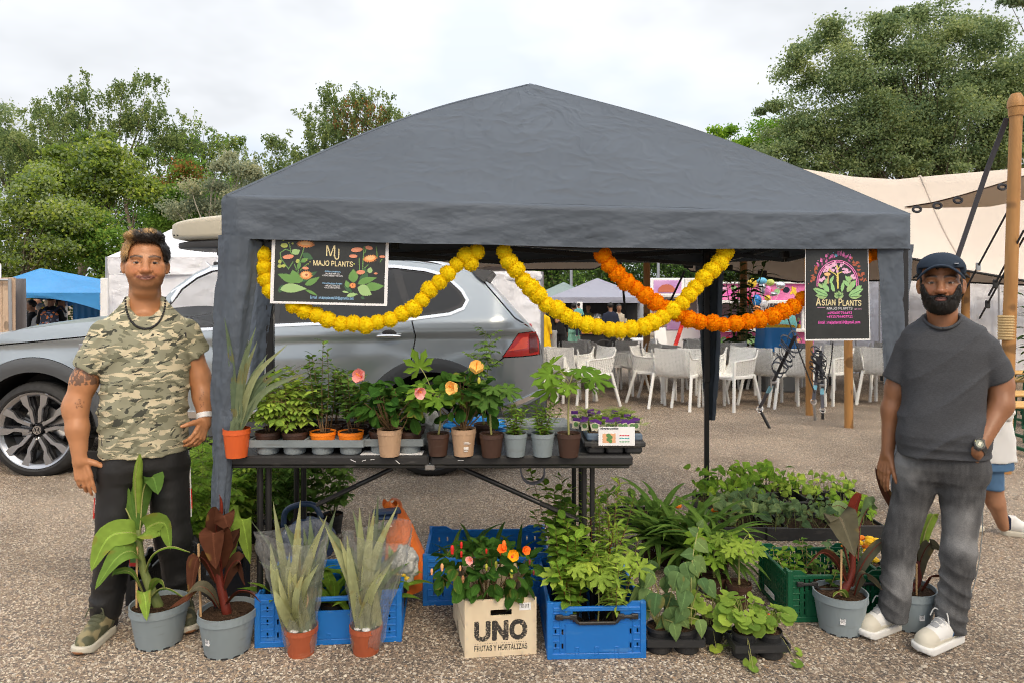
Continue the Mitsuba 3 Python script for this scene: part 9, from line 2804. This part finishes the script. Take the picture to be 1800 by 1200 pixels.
# ------------------------------------------------------------------ the fair in the distance
def slab(k,nm,x0,y0,x1,y1,Z,d,m,ch=.01,**kw):
 """A box whose front spans those pixels at distance Z."""
 return part(k,nm,box([X(x0,Z),Z,Zz(y1,Z)],[X(x1,Z),Z+d,Zz(y0,Z)],ch),m,**kw)
def spot(k,nm,x,y,rx,ry,Z,m,a=0.0):
 v,f = extrude(affinity.rotate(affinity.scale(Point(0,0).buffer(1,8),rx/FOCAL*Z,ry/FOCAL*Z),a),.012)
 return part(k,nm,xf((v,f),np.array([[1,0,0,X(x,Z)],[0,0,-1,Z],[0,1,0,Zz(y,Z)],[0,0,0,1.0]])),m)
mat('fair_pink',proc(lambda p,n,uv: mix((0.62,0.08,0.30),(0.75,0.26,0.48),noise(p.x*2.2,p.z*3.1,0.0))),.4)
mat('fair_lilac',proc(lambda p,n,uv: mix((0.36,0.16,0.42),(0.66,0.44,0.66),fbm(p.x*2.6,p.z*3.4,1.0,3))),.5)
Zt = 21.0
k = thing('food_truck','white food truck with a lilac picture panel on its roof edge','food truck')
gt = float(ground_z(Zt)); yg = HORIZON + (CAM_H-gt) * FOCAL / Zt
slab(k,'body',1143,523,1262,yg-8,Zt+.3,2.2,'white_paint')
slab(k,'roof_sign',1143,489,1203,520,Zt+.2,.12,'white_paint')
slab(k,'picture',1149,493,1198,516,Zt+.18,.03,'fair_lilac')
v,f = extrude(Polygon([(-.27,-.0),(-.25,.12),(-.14,.22),(0,.25),(.14,.22),(.25,.12),(.27,0)]),.02)
part(k,'printed_dome',xf((v,f),np.array([[1,0,0,X(1174,Zt)],[0,0,-1,Zt+.17],[0,1,0,Zz(514,Zt)],[0,0,0,1.0]])),'print_rust')
slab(k,'sign_board',1204,489,1262,520,Zt+.2,.1,'white_plastic')
slab(k,'awning',1143,518,1262,523,Zt-.5,1.0,'white_plastic')
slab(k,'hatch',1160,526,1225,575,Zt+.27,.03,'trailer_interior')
slab(k,'panel',1172,560,1200,580,Zt+.25,.03,'fair_lilac')
for x in (1160,1240):
 part(k,'wheel',xf(lathe([(0,-.1),(.3,-.1),(.32,-.05),(.32,.05),(.3,.1),(0,.1)],20),np.array([[1,0,0,X(x,Zt)],[0,0,-1,Zt+.25],[0,1,0,gt+.32],[0,0,0,1.0]])),'rubber',smooth=35)
Zp = 20.0; gp = float(ground_z(Zp)); yp = HORIZON + (CAM_H-gp) * FOCAL / Zp
k = thing('sweets_trailer','pink and magenta sweets trailer with fruit pictures and an open counter','trailer')
slab(k,'floor_body',1264,583,1560,yp-14,Zp,2.2,'fair_pink')
slab(k,'top_band',1264,499,1560,528,Zp-.2,.25,'fair_pink')
slab(k,'roof',1262,496,1562,499,Zp-.3,2.6,'white_paint')
slab(k,'awning_edge',1264,528,1560,534,Zp-.35,.5,'white_paint')
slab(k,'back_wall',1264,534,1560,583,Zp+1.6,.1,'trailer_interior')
slab(k,'counter',1264,579,1560,584,Zp-.25,.6,'white_plastic')
slab(k,'skirt',1264,yp-16,1560,yp-11,Zp-.02,.05,'white_paint')
for x in (1264,1338,1410,1480):
 slab(k,'post',x,534,x+4,580,Zp-.05,.1,'white_paint')
part(k,'wheel',xf(lathe([(0,-.1),(.28,-.1),(.30,-.05),(.30,.05),(.28,.1),(.17,.1),(.16,.07),(0,.07)],24),np.array([[1,0,0,X(1333,Zp)],[0,0,-1,Zp-.06],[0,1,0,gp+.30],[0,0,0,1.0]])),'rubber',smooth=35)
spot(k,'hub',1333,HORIZON+(CAM_H-gp-.3)*FOCAL/Zp,8,8,Zp-.17,'steel')
for x,y,rx,ry,m,a in [(1347,512,3.5,3.5,'bud_red',0),(1354,512,3.5,3.5,'bud_red',0),(1366,513,5,5,'print_green',0),(1382,510,6,5,'cloth_navy',0),(1374,508,4,3,'bud_red',0),(1396,512,3.2,9,'yellow_plastic',25),(1394,512,2.5,8,'yellow_plastic',-40),(1271,508,7,5,'print_pale_pink',0),(1282,516,6,5,'print_magenta',20),(1290,506,5,4,'print_green',0),(1300,517,6,4,'print_apricot',0)]:
 spot(k,'printed_fruit',x,y,rx,ry,Zp-.20,m,a)
for x,y,rx,ry,m,a in [(1318,592,5,6,'print_green',0),(1325,597,5,6,'print_green',0),(1313,599,5,5,'print_leaf_light',0),(1321,604,5,5,'print_green',0),(1400,600,10,3,'print_apricot',30),(1272,600,6,8,'print_leaf',0),(1280,596,4,4,'bud_red',0),(1425,598,8,6,'print_magenta',0)]:
 spot(k,'printed_fruit',x,y,rx,ry,Zp-.005,m,a)
r_ = rng(44)
cm = ['bud_red','yellow_plastic','print_green','blue_bag','print_magenta','print_orange','white_paint','print_sky']
for i in range(64):
 x = 1268 + 140 * r_.random(); y = 562 + 16 * r_.random(); s = 1.2 + 2.2 * r_.random()
 slab(k,'goods',x,y-s*(1+r_.random()*2),x+s*1.6,y+1.5,Zp+.2+.9*r_.random(),.12,cm[i%8],.006)
for i in range(26):
 x = 1350 + 62 * r_.random(); y = 538 + 8 * r_.random()
 slab(k,'hanging_toy',x,y,x+1.4+1.5*r_.random(),y+6+12*r_.random(),Zp+.3+.6*r_.random(),.06,cm[i%8],.006)
for i,(x,y,rx,ry,m,nm) in enumerate([(1322,498,8,9,'yellow_plastic','yellow'),(1339,494,9,6,'print_sky','pale blue'),(1340,507,6,12,'alloy','large silver'),(1350,512,5,9,'print_pink','pink'),(1330,528,8,10,'blue_bag','blue'),(1317,529,5,8,'bud_red','red'),(1349,524,5,5,'yellow_plastic','small round yellow'),(1358,517,9,4,'alloy','silver dolphin-shaped'),(1343,536,7,6,'white_paint','white'),(1330,542,6,5,'print_orange','orange'),(1372,502,8,7,'chrome','shiny silver'),(1354,497,7,6,'print_lime','lime')]):
 b = thing('balloon',f'{nm} foil balloon in the bunch before the sweets trailer','balloon','foil balloons in a bunch')
 Zb = 18.2 + .5 * (i%3) * .6
 v,f = sph([0,0,0],1.0,2)
 part(b,'skin',(v*[rx/FOCAL*Zb,.12,ry/FOCAL*Zb]+W(x,y,Zb),f),m,smooth=True)
 part(b,'string',tube([W(x,y+ry,Zb),W(1338,580,18.3)],.006,4),'white_plastic')
# bin with blue bag, pots, benches
k = thing('waste_bin','grey waste bin with a blue liner and a yellow rim behind the chairs','bin')
b = np.array([X(1363,11.4),11.4,float(ground_z(11.4))])
part(k,'body',box(b+[-.24,-.24,0],b+[.24,.24,1.02],.03),'bin_grey')
u,s = np.meshgrid(np.linspace(0,2*PI,49),np.linspace(0,1,10),indexing='ij')
part(k,'liner',grid(np.stack([b[0]+(.27+.03*np.sin(u*7)*s)*np.sign(np.cos(u))*np.abs(np.cos(u))**.4,b[1]+(.27+.03*np.sin(u*5)*s)*np.sign(np.sin(u))*np.abs(np.sin(u))**.4,b[2]+1.06-(.36+.05*np.sin(u*3))*s],-1)),'blue_bag',smooth=60)
part(k,'rim',box(b+[-.25,-.25,1.03],b+[.25,.25,1.10],.03),'yellow_plastic')
part(k,'sticker',box(b+[-.10,-.245,.50],b+[.10,-.238,.66]),'print_sky')
k = thing('potted_bamboo','tall bamboo plant with dark narrow leaves beside the wooden pole under the beige tent','potted plant')
b = np.array([X(1303,12.0),12.0,float(ground_z(12.0))]); pot(k,b,.22,.34,'black_pot')
seedling(k,b+[0,0,.3],1.75,2,901,9,.20,.30,26,blade(LANCE,.9,.2),'stem_green',.012,start=.05,tone=.45)
k = thing('potted_palm','palm whose dark fronds reach in from the right frame edge','potted plant')
b = np.array([X(1832,7.4),7.4,float(ground_z(7.4))]); pot(k,b,.18,.3,'black_pot')
seedling(k,b+[0,0,.25],1.1,2,902,6,.16,.22,20,blade(LANCE,.9,.2),'stem_green',.008,start=.3)
for i,(px,py,zz_,lab,tbl) in enumerate([(1772,712,5.75,'nearest wooden beer bench at the right edge',0),(1773,692,6.4,'wooden beer table behind the nearest bench at the right edge',0),(1774,667,7.5,'wooden beer bench farther back at the right edge',0),(1775,654,8.4,'farthest wooden beer bench at the right edge',0)]):
 k = thing('beer_bench',lab,'bench')
 x0,z1 = X(px,zz_),Zz(py,zz_); g0 = float(ground_z(zz_))
 part(k,'seat',box([x0,zz_,z1-.028],[x0+2.0,zz_+.26,z1],.01),'bench_wood')
 for x in (x0+.22,x0+1.75):
  for y in (.03,.22):
   part(k,'leg',bar([x,zz_+y,z1-.03],[x-.04,zz_+y,g0],.03,.03,up=(0,1,0)),'green_plastic')
  part(k,'cross_bar',bar([x-.02,zz_+.03,g0+.05],[x-.02,zz_+.22,g0+.05],.025,.025),'green_plastic')
  part(k,'strut',bar([x,zz_+.12,g0+.12],[x+.28,zz_+.12,z1-.04],.02,.02,up=(0,1,0)),'green_plastic')
for i,(x0,x1,py,zz_,lab) in enumerate([(1436,1470,651,12.4,'wooden beer table behind the chairs left of the right wooden post'),(1508,1580,649,12.8,'wooden beer table behind the chairs right of the right wooden post')]):
 k = thing('beer_table',lab,'table'); g0 = float(ground_z(zz_)); a,b_ = X(x0,zz_),X(x1,zz_)
 part(k,'top',box([a,zz_,Zz(py,zz_)-.03],[b_,zz_+.5,Zz(py,zz_)],.01),'bench_wood')
 for x in (a+.08,b_-.08):
  for y in (.05,.45):
   part(k,'leg',bar([x,zz_+y,Zz(py,zz_)-.03],[x,zz_+y,g0],.04,.04,up=(0,1,0)),'black_steel')
# coffee stand, dome, sign boards, barrier, bins, bicycle
k = thing('coffee_counter','dark counter with an orange front panel under the pale grey gazebo','counter')
slab(k,'counter',975,577,1128,618,22.6,.6,'black_plastic'); slab(k,'front_panel',1021,572,1062,587,22.5,.06,'print_orange'); slab(k,'menu',1014,531,1024,546,22.4,.03,'paper')
for i in range(5):
 slab(k,'letter',1026+i*5,580,1029.5+i*5,585,22.48,.02,'white_paint')
k = thing('glass_dome','clear dome lid over a white dish on the coffee counter','dome')
c = W(1050,577,22.8)
part(k,'dome',xf(lathe([(.22,0),(.22,.25),(.20,.36),(.14,.45),(.06,.49),(0,.5)],20),move(c)),'clear_glass',smooth=True); part(k,'dish',xf(lathe([(0,.18),(.10,.2),(.12,.12),(.10,.0),(0,0)],16),move(c)),'white_paint',smooth=True)
k = thing('sign_board','white folding sign board with a red flower print beside the striped visitor','sign board')
b = np.array([X(1168,17.6),17.6,float(ground_z(17.6))])
part(k,'board',bar(b+[0,0,.05],b+[-.08,.22,.98],.30,.02,up=(0,-1,.2)),'white_paint'); part(k,'board',bar(b+[0,.5,.02],b+[-.08,.25,.98],.30,.02,up=(0,1,.2)),'white_paint')
for i in range(5):
 part(k,'printed_petal',sph(b+[-.02+.04*math.cos(i*1.26),.08,.40+.05*math.sin(i*1.26)],[.03,.01,.03],1),'bud_red')
k = thing('barrier_bar','red and white barrier bar leaning in front of the food truck','barrier')
p,q = W(1182,622,18.6),W(1200,568,18.6)
for i in range(6):
 part(k,'segment',tube([p+(q-p)*i/6,p+(q-p)*(i+1)/6],.055,8),'red_paint' if i%3 != 1 else 'lamp_orange')
for x,lab in ((1208,'left one of two grey bins by the food truck'),(1222,'right one of two grey bins by the food truck')):
 k = thing('waste_bin',lab,'bin'); b = np.array([X(x,19),19,float(ground_z(19))])
 part(k,'body',box(b+[-.10,-.1,0],b+[.10,.1,.62],.03),'bin_grey'); part(k,'lid',box(b+[-.11,-.12,.62],b+[.11,.12,.68],.02),'dark_plastic')
k = thing('cargo_bicycle','bicycle with a white cargo box in front of the coffee stand','bicycle')
b = np.array([X(1100,19.6),19.6,float(ground_z(19.6))])
ringp_ = lambda c,r,w: tube(c+np.stack([r*np.cos(np.linspace(0,2*PI,25)),0*np.linspace(0,1,25),r*np.sin(np.linspace(0,2*PI,25))],1),w,5)
for dx in (-.62,.10):
 c = b + [dx,0,.33]
 part(k,'wheel',cat([ringp_(c,.31,.025)]+[tube([c,c+[.3*math.cos(a),0,.3*math.sin(a)]],.004,3) for a in np.linspace(0,6,9)]),'rubber')
part(k,'frame',cat([tube([b+q1,b+q2],.02,5) for q1,q2 in (([-.62,0,.33],[-.35,0,.75]),([-.35,0,.75],[-.05,0,.45]),([-.05,0,.45],[.10,0,.33]),([-.62,0,.33],[-.25,0,.35]),([-.25,0,.35],[-.05,0,.85]),([-.05,0,.45],[0,0,.95]))]),'black_steel')
part(k,'saddle',box(b+[-.48,-.07,.82],b+[-.24,.07,.88],.02),'black_plastic'); part(k,'handlebar',tube([b+[0,-.25,.98],b+[.05,0,.95],b+[0,.25,.98]],.015,5),'black_steel')
part(k,'cargo_box',box(b+[.18,-.35,.18],b+[.62,.35,.68],.03),'white_paint')
